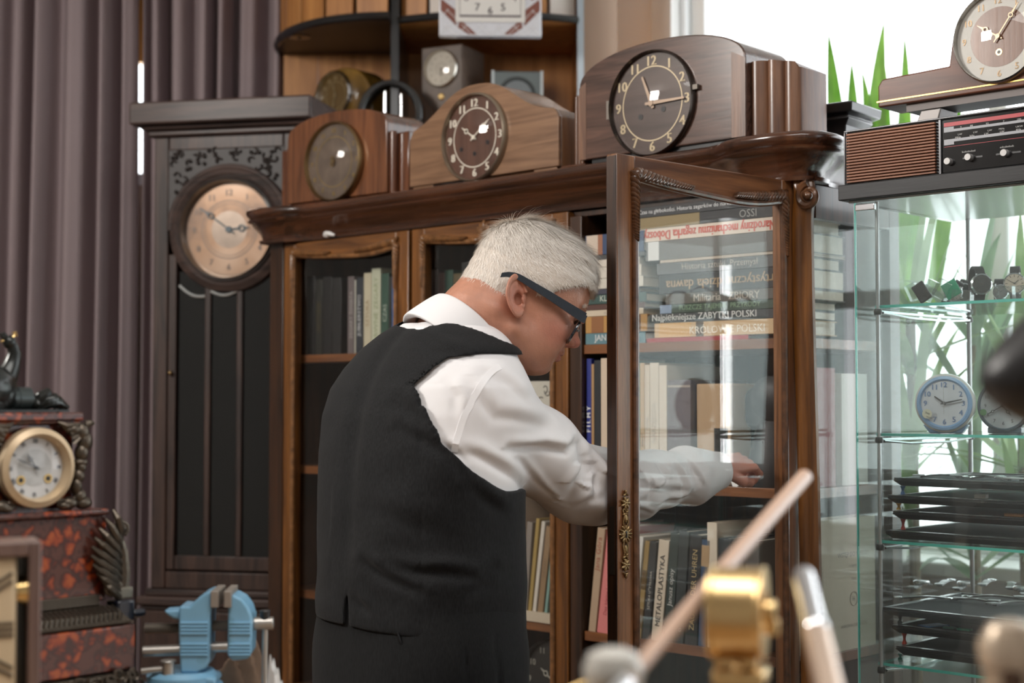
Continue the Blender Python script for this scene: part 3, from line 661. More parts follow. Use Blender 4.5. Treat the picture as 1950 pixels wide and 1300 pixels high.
hs_ = (uh(1035, 165, .03)[0] - uh(937, 165, .03)[0]) / 2
bevel(MB().box(-hs_, hs_, 0, .06, 0, hh).build('case', gm, k4), .004)
for s_ in (-1, 1): MB().box(min(s_ * hs_, s_ * (hs_ - .008)), max(s_ * hs_, s_ * (hs_ - .008)), -.006, -.0005, 0, hh).build('edge_strip', mat('pale_edge', (.5, .54, .55), .4), k4)
MB().lathe([(.045, 0), (.048, -.004), (.056, -.004), (.058, 0)], (0, 0, hh - .075), 'y', 40, cap=False).build('bezel', mat('dark_ring', (.04, .045, .045), .3, .6), k4)
MB().lathe([(0, -.001), (.046, -.001)], (0, 0, hh - .075), 'y', 40, cap=False).build('dial', mat('grey_dial', (.17, .19, .2), .4), k4)
# tiled clock hanging from the upper shelf edge
UT = 4.33
TFr = Frame(at(932, 30, UT).x, UT, 2)
tx0, tz0 = TFr.hit(836, 68); tx1 = TFr.hit(1031, 68)[0]; sz = tx1 - tx0
tl = thing('tiled_clock', 'square clock framed in white and brown tiles hanging on the wall unit', 'clock', TFr.M @ T(tx0, 0, tz0))
bevel(MB().box(0, sz, 0, .03, 0, sz).build('frame', mat('tile_pale', (.62, .62, .66), .25, coat=.4), tl), .003)
br = mat('tile_brown', (.19, .055, .035), .3, coat=.4)
for sx in (0, 1):
    q = MB()
    f = (lambda v: v) if sx == 0 else (lambda v: sz - v)
    for poly in ([(.005, .075), (.05, .03), (.05, .075), (.005, .11)], [(.055, .025), (.085, .005), (.11, .005), (.06, .05)], [(.005, .12), (.03, .105), (.03, .2), (.005, .2)]):
        pl_ = [(f(a), b) for a, b in poly]
        if sx: pl_.reverse()
        q.prism(pl_, -.0012, -.0002)
    q.build('brown_tile', br, tl)
q = MB()
g4 = sz / 6
for k in range(6):
    for s_ in (1, -1):
        q.M = T(k * g4 if s_ > 0 else (k + 1) * g4, -.0016, .0) @ RY(45 * s_); q.box(-.0006, .0006, 0, .0008, .001, g4 * .97)
for m_ in (1, 2, 3, 4, 5):
    for sx in (0, 5):
        for s_ in (1, -1): q.M = T(sx * g4 if s_ > 0 else (sx + 1) * g4, -.0016, m_ * g4) @ RY(45 * s_); q.box(-.0006, .0006, 0, .0008, .001, g4 * .8)
q.M = Matrix.Identity(4); q.build('tile_joint', mat('tile_joint', (.75, .74, .74), .5), tl)
ins = sz * .16; fa = MB().box(ins, sz - ins, -.004, -.0015, ins * .85, sz - ins * .8); fa.build('dial', mat('dial_ivory', (.70, .67, .63), .5), tl)
q = MB(); cxx = sz / 2; czz = sz / 2
numeral_ring(q, cxx, -.0045, czz, sz * .25, sz * .105, 'arabic', only=[5, 6, 7], bold=.0006)
for h in (4, 8, 10, 2, 0, 1, 11, 3, 9): text_on(q, str(h or 12), sz * .1, T(cxx + sz * .27 * math.sin(h * PI / 6), -.0045, czz + sz * .25 * math.cos(h * PI / 6)) @ FRONT)
e0, e1 = ins * 1.25, sz - ins * 1.25
for a, b, c, d in ((e0, e1, e0, e0 + .0012), (e0, e0 + .0012, e0, e1), (e1 - .0012, e1, e0, e1)): q.box(a, b, -.0046, -.0043, c * .92, d * (1 if d > c + .01 else .92) if False else d)
q.build('numerals', mat('numeral_grey', (.10, .08, .09), .5), tl)
MB().box(sz / 2 - .03, sz / 2 + .03, .0305, .20, sz * .8, sz * .84).build('bracket', chrome, tl)
# ================================================================= glass display cabinet
VC = thing('display_cabinet', 'glass display cabinet with black top board and teal-edged glass shelves', 'display cabinet', VF.M)
VW, VD = .395, .40; BRD = wood('board_black', (.007, .007, .008), (.02, .02, .022), 'X', 25, rough=.5, coat=0)
ztb = 1.7225
MB().box(-.025, VW + .02, -.012, VD + .01, ztb, ztb + .029).build('top_board', BRD, VC, bevel=.002)
MB().box(-.012, VW + .008, .004, VD, ztb - .004, ztb - .0005).build('top_underside', mat('underside_pale', (.52, .56, .56), .22, coat=.4), VC)
MB().box(-.025, VW + .02, -.012, VD + .01, 0, .12).build('base_board', BRD, VC, bevel=.002)
vg = glass('cabinet_glass', (.955, .985, .975), dust_haze=.035)
for nm, b in (('side_pane', (0, .004, .003, VD - .004)), ('side_pane', (VW, VW + .004, .003, VD - .004))): MB().box(*b, .121, ztb - .005).build(nm, vg, VC, smooth=False)
MB().box(.004, VW - .002, VD - .004, VD, .121, ztb - .005).build('back_pane', vg, VC, smooth=False)
dp = MB().box(.006, VW, -.004, .0, .125, ztb - .006).build('glass_door', vg, VC, smooth=False)
MB().box(.0045, .0058, -.0045, .0005, .125, ztb - .006).build('pane_edge', tealg, dp, smooth=False)
MB().box(-.0005, -.0001, .002, .0035, .125, ztb - .006).build('pane_edge', mat('edge_white', (.75, .85, .83), .2), VC, smooth=False)
hg = MB(); hz = ztb - .017; hg.box(.010, .050, -.012, -.0045, hz - .005, hz + .007); hg.build('hinge', chrome, VC, bevel=.0015)
for x, y in ((.036, .022), (.036, VD - .02), (VW - .03, .022), (VW - .006, VD - .02)):
    MB().cyl((x, y, .12), (x, y, ztb - .004), .0035 if y < .1 else .0045, 14).build('pole', mat('pole_steel', (.5, .5, .51), .28, .8), VC)
MB().box(VW - .042, VW - .012, VD - .012, VD - .0045, 1.15, 1.672).build('light_strip', mat('led_tube', (1, .98, 1), .4, emit=16), VC)
bands = MB()
SHV = [1.5283, 1.2938, 1.099, .8774]
sg = glass('shelf_glass', (.90, .975, .955), boost=.03)
for zz in SHV:
    s1 = MB().box(.028, VW - .024, .028, VD - .03, zz - .005, zz).build('glass_shelf', sg, VC, smooth=False)
    e = MB(); e.box(.0285, VW - .0245, .0272, .0279, zz - .0052, zz - .0002); e.box(.0272, .0279, .0275, VD - .03, zz - .0052, zz - .0002); e.build('shelf_edge', tealg, s1, smooth=False)
    br_ = MB()
    for x in (.036, VW - .03):
        br_.cyl((x, .026, zz - .012), (x, VD - .024, zz - .012), .0028, 10); br_.tube([(x + .006, .03, zz - .014), (x + .010, .12, zz - .020), (x + .010, VD - .13, zz - .02), (x + .006, VD - .03, zz - .014)], .0022, 8)
    br_.build('bracket', chrome, s1)
    cl = MB()
    for x in (.036, VW - .03):
        for y in (.022, VD - .02): cl.lathe([(0, zz - .018), (.007, zz - .018), (.008, zz - .012), (.006, zz - .007), (0, zz - .007)], (x, y, 0), 'z', 12)
    cl.build('clamp', mat('clamp_black', (.02, .02, .02), .35), s1)
# ================================================================= radio
RDM = VF.M @ T(-.030, .02, ztb + .0295)
rd = thing('radio', 'wide tabletop radio with brown slatted speaker grille on the display cabinet', 'radio', RDM)
rw, rh, rdp = .50, .105, .2
bevel(MB().box(0, rw, .004, rdp, 0, rh).build('case', mat('radio_black', (.012, .012, .014), .3, coat=.3), rd), .006)
fr = MB(); fr.box(0, rw, -.002, .0035, 0, .003); fr.box(0, rw, -.002, .0035, rh - .003, rh); fr.box(0, .003, -.002, .0035, .003, rh - .003); fr.box(rw - .003, rw, -.002, .0035, .003, rh - .003); fr.box(.192, .197, -.0015, .0035, .003, rh - .003)
fr.build('front_frame', mat('radio_edge', (.10, .10, .105), .25, .5), rd, bevel=.001)
gr = MB(); ns_ = 17
for k in range(ns_): z = .0055 + (rh - .011) * (k + .5) / ns_; gr.box(.006, .186, -.0035, .0030, z - .0017, z + .0017)
gr.build('speaker_grille', wood('grille_teak', (.22, .085, .045), (.36, .16, .09), 'X', 25, rough=.5, coat=0), rd, bevel=.0006)
dots = MB()
for k in range(ns_ - 1):
    z = .0055 + (rh - .011) * (k + 1) / ns_
    for j in range(26): dots.box(.03 + j * .0055, .032 + j * .0055, -.0005, .0032, z - .0008, z + .0008)
pn = MB(); pn.box(.200, rw - .006, -.001, .003, .006, rh - .006); pp = pn.build('tuning_panel', mat('panel_black', (.008, .008, .009), .08, coat=.8), rd)
def strip(nm, z0, z1, m, x0=.203, x1=rw - .008, y=-.0018): return MB().box(x0, x1, y, y + .0007, z0, z1).build(nm, m, pp, smooth=False)
silver_strip = mat('scale_silver', (.34, .35, .38), .4)
strip('red_scale', .087, .094, mat('scale_red', (.45, .03, .04), .4)); strip('silver_scale', .077, .086, silver_strip, .203, .222); strip('silver_scale', .077, .0815, silver_strip, .222)
strip('silver_scale', .054, .064, silver_strip, .203, .222); strip('silver_scale', .059, .064, silver_strip, .222); strip('red_line', .0505, .0512, mat('scale_red', (.45, .03, .04), .4))
sm = MB(); rnd = random.Random(2)
for row, zz in ((.0, .083), (1, .0705), (2, .0655)):
    for j in range(9):
        x = .232 + j * .027 + rnd.uniform(-.004, .004)
        text_on(sm, rnd.choice(['88', '92', '100', '104', '6', '7', '9']) if row == 0 else rnd.choice(['MHz', 'kHz', 'UKW', 'SW', 'LW', 'FM']), .0042, T(x, -.0019, zz) @ FRONT, sx=1.3)
for j in range(34): 
    a = .225 + j * .0015 if j < 17 else .270 + j * .0015; sm.box(a + .012, a + .0125, -.0014, -.0011, .037, .0392 if j % 4 else .0402)
sm.build('scale_lettering', mat('scale_white', (.6, .6, .58), .5), pp, smooth=False)
sl_ = MB()
for a, b in ((.238, .275), (.300, .345), (.375, .42)): sl_.box(a, b, -.0016, -.0008, .0255, .0285)
sl_.build('slider_slot', mblack, pp)
for i, (x, z) in enumerate(((.213, .024), (.252, .027), (.318, .027), (.395, .027))):
    kn = MB().lathe([(0, -.012), (.0058, -.012), (.0066, -.010), (.0066, -.0012)], (x, 0, z), 'y', 20).build('knob', mat('knob_silver', (.42, .41, .40), .5, .6), rd)
# --- clock standing on the radio
yk = .045
x, z = VF.hit(1903, 70, yk); x0, zb_k = VF.hit(1672, 205, yk); zt_k = VF.hit(1672, 152, yk)[1]; zr = ztb + .0295 + rh
w4 = wood('mahogany_satin', (.09, .030, .015), (.20, .072, .038), 'X', 14, rough=.5, coat=.08)
k5 = thing('mantel_clock', 'long low mahogany clock with white chapter ring standing on the radio', 'clock', VF.M @ T(x, yk, zr))
L_ = x - x0; hb = zb_k - zr; ht_ = zt_k - zr; R_ = .083
P = [(-L_, hb), (L_, hb)]
zk = z - zr
for i in range(61):
    X = L_ * (1 - 2 * i / 60); top = ht_ + (.006 * (1 - abs(X) / L_)); q = (R_ + .006) ** 2 - X * X
    if q > 0: top = max(top, zk + math.sqrt(q))
    top -= .012 * max(0, (abs(X) - L_ + .012) / .012) ** 2; P.append((X, top))
bevel(MB().prism(P, 0, .085).build('case', w4, k5), .003)
MB().box(-L_ - .002, L_ + .002, -.0015, .086, hb + .009, hb + .0115).build('brass_inlay', mat('inlay_gold', (.52, .33, .10), .3, .7), k5)
MB().box(-L_ * .78, L_ * .78, .01, .08, hb - .014, hb - .0005).build('under_block', mat('clock_underside', (.20, .17, .16), .5), k5)
for s_ in (-1, 1):
    f_ = MB(); f_.prism([(s_ * L_ * .62 - .022, 0), (s_ * L_ * .62 + .022, 0), (s_ * L_ * .62 + .03, hb - .0145), (s_ * L_ * .62 - .01, hb - .0145)], .012, .078); f_.build('foot', mat('foot_steel', (.25, .23, .22), .4, .3), k5, bevel=.002)
dial(k5, 0, zk, R_, mat('chapter_ring_cream', (.66, .64, .60), .4), mat('bezel_pewter', (.42, .41, .39), .25, .9), mat('numeral_bronze', (.30, .21, .13), .35, .6), mat('bronze_hands2', (.36, .25, .17), .3, .7), time=(10, 6), ns=.20, nr=.78, sag=.014, bw=.06, centre=(.64, wood('dial_mahogany', (.16, .065, .035), (.27, .12, .07), 'Z', 14)), hl=(.55, .8), hw=.045, holes=((0, -.33, .006),), bold=.004)
# --- black carved block beside the plant
x, z = CF.hit(1600, 288, .26)
bx = thing('carved_pedestal', 'black carved wooden pedestal with moulded edges behind the radio', 'pedestal', CF.M @ T(1.575, .245, ZT - .0002) @ RZ(4))
pm = mat('ebony_gloss', (.012, .012, .013), .35, coat=.3)
q = MB(); rings = []
for zz, r in ((0, .060), (.008, .062), (.012, .052), (.03, .044), (.05, .046), (.062, .056), (.068, .054), (.074, .066), (.092, .068), (.094, .064)): rings.append([(r * 1.15 * a, r * b, zz) for a, b in ((-1, -1), (1, -1), (1, 1), (-1, 1))])
q.loft(rings); q.build('block', pm, bx, bevel=.002)
q = MB(); q.ball((-.012, -.049, .038), (.026, .012, .026)); q.build('carved_boss', pm, bx)
# ================================================================= person: signed-distance sculpting helpers
def smin(a, b, k): h = np.clip(.5 + .5 * (b - a) / k, 0, 1); return b + (a - b) * h - k * h * (1 - h)
def smax(a, b, k): return -smin(-a, -b, k)
def sell(P, c, r, R=None):
    q = [P[i] - c[i] for i in range(3)]
    if R is not None: q = [sum(R[j][i] * q[j] for j in range(3)) for i in range(3)]   # into local axes (columns of R)
    k0 = np.sqrt(sum((q[i] / r[i]) ** 2 for i in range(3))); k1 = np.sqrt(sum((q[i] / r[i] ** 2) ** 2 for i in range(3)))
    return k0 * (k0 - 1) / np.maximum(k1, 1e-6)
def scap(P, a, b, ra, rb):
    ba = [b[i] - a[i] for i in range(3)]; L = sum(x * x for x in ba) + 1e-12
    h = np.clip(sum((P[i] - a[i]) * ba[i] for i in range(3)) / L, 0, 1)
    return np.sqrt(sum((P[i] - a[i] - ba[i] * h) ** 2 for i in range(3))) - (ra + (rb - ra) * h)
def chain(P, pts, rs, k=.01):
    d = scap(P, pts[0], pts[1], rs[0], rs[1])
    for i in range(1, len(pts) - 1): d = smin(d, scap(P, pts[i], pts[i + 1], rs[i], rs[i + 1]), k)
    return d
def rotm(ax, deg): return [list(r) for r in Matrix.Rotation(math.radians(deg), 3, ax)]
def wob(P, s, seed=0, oct=3):
    rnd = random.Random(seed); out = 0; a = 1.0
    for o in range(oct):
        for k in range(3):
            v = [rnd.gauss(0, 1) for _ in range(3)]; l = math.sqrt(sum(x * x for x in v)); v = [x / l * s for x in v]; ph = rnd.uniform(0, 6.28)
            out = out + a * np.sin(v[0] * P[0] + v[1] * P[1] + v[2] * P[2] + ph + .8 * np.sin((v[1] * P[0] - v[0] * P[2]) * .7 + ph))
        a *= .5; s *= 2.1
    return out / 3
def surfnets(fn, lo, hi, h):
    n = [int((hi[i] - lo[i]) / h) + 2 for i in range(3)]
    ax = [(lo[i] + h * np.arange(n[i])).astype(np.float32) for i in range(3)]
    P = np.meshgrid(*ax, indexing='ij', sparse=False); f = fn(P).astype(np.float32); del P
    s = f < 0; c = np.zeros([m - 1 for m in n], np.int8)
    for i in (0, 1):
        for j in (0, 1):
            for k in (0, 1): c += s[i:n[0] - 1 + i, j:n[1] - 1 + j, k:n[2] - 1 + k]
    act = (c > 0) & (c < 8); idx = np.argwhere(act); N = len(idx); ids = -np.ones(act.shape, np.int64); ids[act] = np.arange(N)
    acc = np.zeros((N, 3)); cnt = np.zeros(N); I, J, K = idx.T
    for d in range(3):
        o1, o2 = [x for x in range(3) if x != d]
        for a in (0, 1):
            for b in (0, 1):
                off = [0, 0, 0]; off[o1] = a; off[o2] = b; p = (I + off[0], J + off[1], K + off[2]); off2 = off[:]; off2[d] = 1; q = (I + off2[0], J + off2[1], K + off2[2])
                fa, fb = f[p], f[q]; m = (fa < 0) != (fb < 0); t = np.where(m, fa / np.where(m, fa - fb, 1), 0)
                e = np.zeros((N, 3)); e[:, o1] = a; e[:, o2] = b; e[:, d] = t; acc[m] += e[m]; cnt[m] += 1
    V = (idx + acc / cnt[:, None]) * h + np.array(lo)
    Fs = []
    for d in range(3):
        o1, o2 = [(1, 2), (2, 0), (0, 1)][d]
        sl0 = [slice(None)] * 3; sl1 = [slice(None)] * 3; sl0[d] = slice(0, n[d] - 1); sl1[d] = slice(1, n[d])
        a, b = s[tuple(sl0)], s[tuple(sl1)]; E = np.argwhere(a != b)
        ok = (E[:, o1] > 0) & (E[:, o2] > 0) & (E[:, o1] < n[o1] - 1) & (E[:, o2] < n[o2] - 1); E = E[ok]
        def g(u, v): q = E.copy(); q[:, o1] -= u; q[:, o2] -= v; return ids[q[:, 0], q[:, 1], q[:, 2]]
        Q = np.stack([g(1, 1), g(0, 1), g(0, 0), g(1, 0)], 1); fl = ~a[E[:, 0], E[:, 1], E[:, 2]]; Q[fl] = Q[fl][:, ::-1]; Fs.append(Q)
    return V, np.concatenate(Fs)
def np_mesh(name, V, Fc, mats, parent=None, ang=180, colors=None, mi=None):
    me = bpy.data.meshes.new(name); Fc = np.asarray(Fc); me.vertices.add(len(V)); me.vertices.foreach_set('co', np.asarray(V, np.float32).ravel())
    k = Fc.shape[1]; me.loops.add(Fc.size); me.loops.foreach_set('vertex_index', Fc.ravel().astype(np.int32)); me.polygons.add(len(Fc))
    me.polygons.foreach_set('loop_start', np.arange(0, Fc.size, k, dtype=np.int32)); me.polygons.foreach_set('loop_total', np.full(len(Fc), k, np.int32))
    if colors is not None:
        ca = me.color_attributes.new('tone', 'FLOAT_COLOR', 'POINT'); ca.data.foreach_set('color', np.concatenate([colors, np.ones((len(V), 1))], 1).astype(np.float32).ravel())
    for m in (mats if isinstance(mats, (list, tuple)) else [mats]): me.materials.append(m)
    me.update(calc_edges=True); me.validate(); me.polygons.foreach_set('use_smooth', np.ones(len(me.polygons), bool))
    o = bpy.data.objects.new(name, me); COL.objects.link(o)
    if parent is not None: o.parent = parent
    return o
def relax(V, Fc, it=2, w=.5):
    E = np.concatenate([Fc[:, [0, 1]], Fc[:, [1, 2]], Fc[:, [2, 3]], Fc[:, [3, 0]]])
    for _ in range(it):
        acc = np.zeros_like(V); cnt = np.zeros(len(V))
        for c in range(3): acc[:, c] = np.bincount(E[:, 0], V[E[:, 1], c], len(V)) + np.bincount(E[:, 1], V[E[:, 0], c], len(V))
        cnt = np.bincount(E[:, 0], minlength=len(V)) + np.bincount(E[:, 1], minlength=len(V)); V = V * (1 - w) + w * acc / np.maximum(cnt, 1)[:, None]
    return V
# ----------------------------------------------------------------- pose
FD = np.array([.76, .65]); FD = FD / np.linalg.norm(FD); RDn = np.array([FD[1], -FD[0]])
def vx(p): return (p.x, p.y, p.z)
SH = vx(at(922, 772, 2.43)); EL = vx(at(1108, 925, 2.62)); WR = vx(at(1366, 896, 2.80))
LSH = vx(at(722, 752, 2.64)); LEL = vx(at(678, 945, 2.70)); LWR = vx(at(745, 1120, 2.88))
# torso sections: (py, px, D, half breadth, half depth)
SEC = [(1460, 800, 2.49, .175, .125), (1300, 800, 2.49, .186, .132), (1190, 799, 2.49, .183, .132), (1100, 801, 2.49, .178, .136), (1030, 802, 2.495, .178, .137), (950, 799, 2.495, .180, .132),
       (860, 801, 2.50, .188, .127), (790, 806, 2.505, .192, .122), (740, 815, 2.51, .190, .116), (700, 826, 2.515, .170, .108), (665, 836, 2.52, .142, .097), (635, 848, 2.525, .108, .083), (612, 862, 2.53, .075, .068), (590, 880, 2.535, .045, .05)]
_z = []; 
for py, px, D, b, d in SEC: c = at(px, py, D); _z.append((c.z, c.x, c.y, b, d))
_z.sort(); _z = np.array(_z)
def torso(P, inf=0.0, xtra=None):
    z = P[2]; cx = np.interp(z, _z[:, 0], _z[:, 1]); cy = np.interp(z, _z[:, 0], _z[:, 2]); b = np.interp(z, _z[:, 0], _z[:, 3]) + inf; d = np.interp(z, _z[:, 0], _z[:, 4]) + inf
    X, Y = P[0] - cx, P[1] - cy; r = X * RDn[0] + Y * RDn[1]; f = X * FD[0] + Y * FD[1]
    e = 2.3; q = (np.abs(r / b) ** e + np.abs(f / d) ** e) ** (1 / e)
    g = (q - 1) * np.minimum(b, d) * .92
    # spine furrow and shoulder blades
    g = g + .006 * np.exp(-(r / .02) ** 2) * (f < 0) * np.clip((z - 1.0) * 4, 0, 1)
    top = z - (_z[-1, 0] - .012) - inf
    return smax(g, top, .02)
# ----------------------------------------------------------------- head (own axes: x forward, y to his left, z up; origin between the ears)
HP = math.radians(22); HY = math.radians(9)
hx = Vector((math.cos(HY) * math.cos(HP), math.sin(HY) * math.cos(HP), -math.sin(HP))); hy = Vector((-math.sin(HY), math.cos(HY), 0)); hz = hx.cross(hy)
hr = Matrix.Rotation(math.radians(-4), 3, hx); hy = hr @ hy; hz = hr @ hz
EARC = at(993, 574, 2.465); HS = 1.11; HC = EARC + hy * .073 * HS
HM = Matrix.Identity(4)
for i in range(3): HM[i][0] = hx[i] * HS; HM[i][1] = hy[i] * HS; HM[i][2] = hz[i] * HS; HM[i][3] = HC[i]
HMn = np.array(HM); HMi = np.array(HM.inverted())
def to_world(V): return V @ HMn[:3, :3].T + HMn[:3, 3]
def to_head(P): return [HMi[i, 0] * P[0] + HMi[i, 1] * P[1] + HMi[i, 2] * P[2] + HMi[i, 3] for i in range(3)]
nb = HM.inverted() @ at(868, 652, 2.53); nm = HM.inverted() @ at(925, 600, 2.535)
def skull(P):
    d = sell(P, (.010, 0, .043), (.086, .070, .084))
    d = smin(d, sell(P, (.048, 0, .043), (.055, .062, .057)), .03)
    return d
def head(P):
    P = [P[0], P[1], np.where(P[2] < 0, P[2] / .89, P[2])]; x, y, z = P; ay = np.abs(y); Q = [x, ay, z]
    d = skull(P)
    d = smin(d, sell(P, (.046, 0, -.018), (.050, .056, .062)), .03)                    # face block
    d = smin(d, sell(Q, (.060, .036, -.014), (.028, .026, .024)), .02)                   # cheek bones
    d = smin(d, sell(Q, (.052, .034, -.048), (.030, .024, .030)), .022)                  # cheeks
    d = smin(d, scap(Q, (.006, .050, -.045), (.062, .022, -.076), .019, .016), .022)     # jaw
    d = smin(d, sell(P, (.070, 0, -.074), (.018, .021, .016)), .014)                     # chin
    d = smin(d, scap(P, (.086, 0, -.040), (.086, 0, -.054), .011, .012), .014)           # mouth mound
    d = smin(d, scap(Q, (.093, .010, .031), (.080, .040, .032), .0085, .008), .012)      # brow
    d = smax(d, -sell(Q, (.104, .034, .012), (.017, .019, .012)), .014)                  # sockets
    d = smin(d, sell(Q, (.078, .033, .012), (.0125, .0145, .0125)), .004)                # eyes + lids
    d = smin(d, scap(Q, (.090, .020, .0035), (.087, .046, .004), .0028, .002), .006)
    d = smin(d, scap(P, (.093, 0, .022), (.1065, 0, -.012), .0065, .0085), .010)         # nose
    d = smin(d, sell(P, (.1075, 0, -.0150), (.0105, .0098, .0095)), .008)
    d = smin(d, sell(Q, (.0985, .0125, -.0195), (.0105, .0065, .0075)), .005)
    d = smax(d, -sell(Q, (.101, .0065, -.0262), (.005, .0032, .004)), .003)
    d = smin(d, sell(P, (.0925, 0, -.0415), (.0065, .019, .0062)), .006)                 # upper lip
    d = smin(d, sell(P, (.0905, 0, -.0530), (.0068, .017, .0062)), .005)                 # lower lip
    d = smax(d, -sell(P, (.0995, 0, -.0472), (.007, .026, .0016)), .003)
    d = smax(d, -sell(P, (.094, 0, -.0635), (.006, .016, .0045)), .010)
    d = smax(d, -scap(Q, (.097, .018, -.024), (.084, .030, -.050), .0012, .0012), .008)  # nasolabial
    d = smax(d, -scap(Q, (.082, .027, -.056), (.074, .030, -.070), .001, .001), .006)
    # neck
    neck = chain(P, [(-.034, 0, .0), (-.036, 0, -.04), tuple(nm), tuple(nb)], [.052, .056, .060, .066], .02)
    d = smin(d, neck, .022)
    d = smin(d, scap(Q, (-.030, .052, -.028), (nm.x + .02, .040, nm.z - .02), .014, .012), .02)   # sternomastoid
    d = smin(d, sell(P, (.030, 0, -.068), (.045, .040, .022)), .022)                     # under the jaw
    for f0, z0_, f1, z1_ in ((35, -.048, 74, -.098), (52, -.040, 88, -.088), (22, -.062, 60, -.112), (76, -.036, 97, -.092), (12, -.050, 40, -.070)):
        L_ = [(-.036 - .0590 * math.cos(math.radians(f0 + (f1 - f0) * t)), -.0590 * math.sin(math.radians(f0 + (f1 - f0) * t)), z0_ + (z1_ - z0_) * t) for t in (0, .33, .66, 1)]
        for i in range(3):
            bb_ = scap(P, L_[i], L_[i + 1], .0026, .0022); d = smax(d, -bb_, .004)
    # ears
    Re = np.array(Matrix.Rotation(math.radians(-24), 3, 'Y') ) ; sgn = 1
    ex, ey, ez = Q[0] + .010, Q[1] - .0765, Q[2] - .003
    ty = math.radians(-24); X = ex * math.cos(ty) - ez * math.sin(ty) * -1; Z = ex * math.sin(ty) * -1 + ez * math.cos(ty)
    X = ex * math.cos(.38) + ez * math.sin(.38); Z = -ex * math.sin(.38) + ez * math.cos(.38)
    fl = ey + X * .42 + .001
    disc = sell([X, fl, Z], (0, 0, 0), (.0165, .0034, .030))
    wd_ = np.where(Z > 0, 1.0, 1 + Z * 9); a_, b_ = .0158, .0295
    q = np.sqrt((X / (a_ * wd_)) ** 2 + (Z / b_) ** 2); ring = np.sqrt(((q - 1) * .0175) ** 2 + (fl - .0045) ** 2) - .0032
    ring = np.where((X > .009) & (Z < .006) & (Z > -.02), ring + .004, ring)
    ear = smin(disc, ring, .003)
    q2 = np.sqrt(((X + .001) / .0085) ** 2 + ((Z - .001) / .0175) ** 2); anti = np.sqrt(((q2 - 1) * .010) ** 2 + (fl - .0025) ** 2) - .0018
    anti = np.where(X > .003, anti + .004, anti); ear = smin(ear, anti, .003)
    ear = smax(ear, -sell([X, fl, Z], (.0035, .0045, -.003), (.0082, .0092, .0115)), .003)
    ear = smin(ear, sell([X, fl, Z], (.0105, .002, -.004), (.0032, .0035, .005)), .003)
    ear = smin(ear, sell([X, fl, Z], (.003, .001, -.0255), (.0075, .0042, .0065)), .005)
    return smin(d, ear, .0035)
Vh, Fh = surfnets(head, (-.13, -.11, -.185), (.13, .11, .145), .0016)
Vh = relax(Vh, Fh, 1, .4)
def blob(V, c, r): return np.exp(-sum(((V[:, i] - c[i]) / r[i]) ** 2 for i in range(3)))
Va = np.abs(Vh[:, 1]); Vs = np.stack([Vh[:, 0], Va, Vh[:, 2]], 1)
base = np.array([.45, .21, .135]); red = np.array([.50, .16, .13]); lip = np.array([.42, .14, .12]); pale = np.array([.56, .30, .21])
def mixc(c, t, w): w = np.clip(w, 0, 1)[:, None]; return c * (1 - w) + t * w
Ch = np.tile(base, (len(Vh), 1)); Ch = mixc(Ch, red, .75 * blob(Vs, (.108, 0, -.015), (.014, .016, .012))); Ch = mixc(Ch, red, .55 * blob(Vs, (.065, .045, -.02), (.025, .03, .022)))
Ch = mixc(Ch, red, .35 * blob(Vs, (-.01, .08, 0), (.02, .02, .03))); Ch = mixc(Ch, red, .3 * blob(Vs, (-.04, .04, -.08), (.03, .05, .03))); Ch = mixc(Ch, pale, .5 * blob(Vs, (.085, 0, .05), (.03, .06, .02)))
Ch = mixc(Ch, np.array([.36, .19, .13]), .45 * blob(Vs, (.045, .045, -.060), (.035, .03, .022))); Ch = mixc(Ch, lip, .9 * blob(Vs, (.0945, 0, -.0472), (.007, .021, .0085)))
Ch = Ch * (1 + .06 * wob([Vh[:, 0], Vh[:, 1], Vh[:, 2]], 120, 5)[:, None] + .05 * wob([Vh[:, 0], Vh[:, 1], Vh[:, 2]], 420, 6)[:, None])
HVw = to_world(Vh)
# ----------------------------------------------------------------- right hand: closed over a small piece
wx = Vector(WR) - Vector(EL); wx.normalize(); hup = Vector((0, 0, 1)) - wx * wx.z; hup.normalize(); hs = wx.cross(hup)   # hs points to the camera side
hup2 = (hup * .86 + hs * .5).normalized(); hs2 = wx.cross(hup2).normalized()
HO = Vector(WR) + wx * .010 + Vector((0, 0, .006))
HHM = np.array([[wx[i], hs2[i], hup2[i]] for i in range(3)]); HHo = np.array(HO)
def hand_sdf(P):
    q = [(P[i] - HHo[i]) / .79 for i in range(3)]; X, Y, Z = [HHM[0, j] * q[0] + HHM[1, j] * q[1] + HHM[2, j] * q[2] for j in range(3)]; Q = [X, Y, Z]
    d = scap(Q, (-.03, 0, 0), (.012, 0, 0), .026, .027)
    d = smin(d, sell(Q, (.045, .0, .006), (.042, .036, .017)), .018)
    for k, (yo, l, c) in enumerate(((.030, .92, 1.0), (.010, 1.0, 1.06), (-.010, .96, 1.12), (-.029, .8, 1.22))):
        a = (.078 * (.98 if k in (0, 3) else 1.02), yo, .010 - .002 * k); t1 = math.radians(38 + 8 * k); b = (a[0] + .036 * l * math.cos(t1), yo * .92 + .002, a[2] - .036 * l * math.sin(t1))
        t2 = t1 + math.radians(72); c_ = (b[0] + .023 * l * math.cos(t2), yo * .8 + .003, b[2] - .023 * l * math.sin(t2)); t3 = t2 + math.radians(48); e = (c_[0] + .017 * l * math.cos(t3), yo * .7 + .004, c_[2] - .017 * l * math.sin(t3))
        fg = chain(Q, [(.04, yo * .8, .006), a, b, c_, e], [.010, .0098, .0088, .0080, .0068], .003)
        d = smin(d, fg, .0035)
    th = chain(Q, [(.012, .024, -.006), (.045, .040, -.020), (.076, .033, -.030), (.098, .022, -.033)], [.014, .0125, .0105, .0085], .006)
    return smin(d, th, .005)
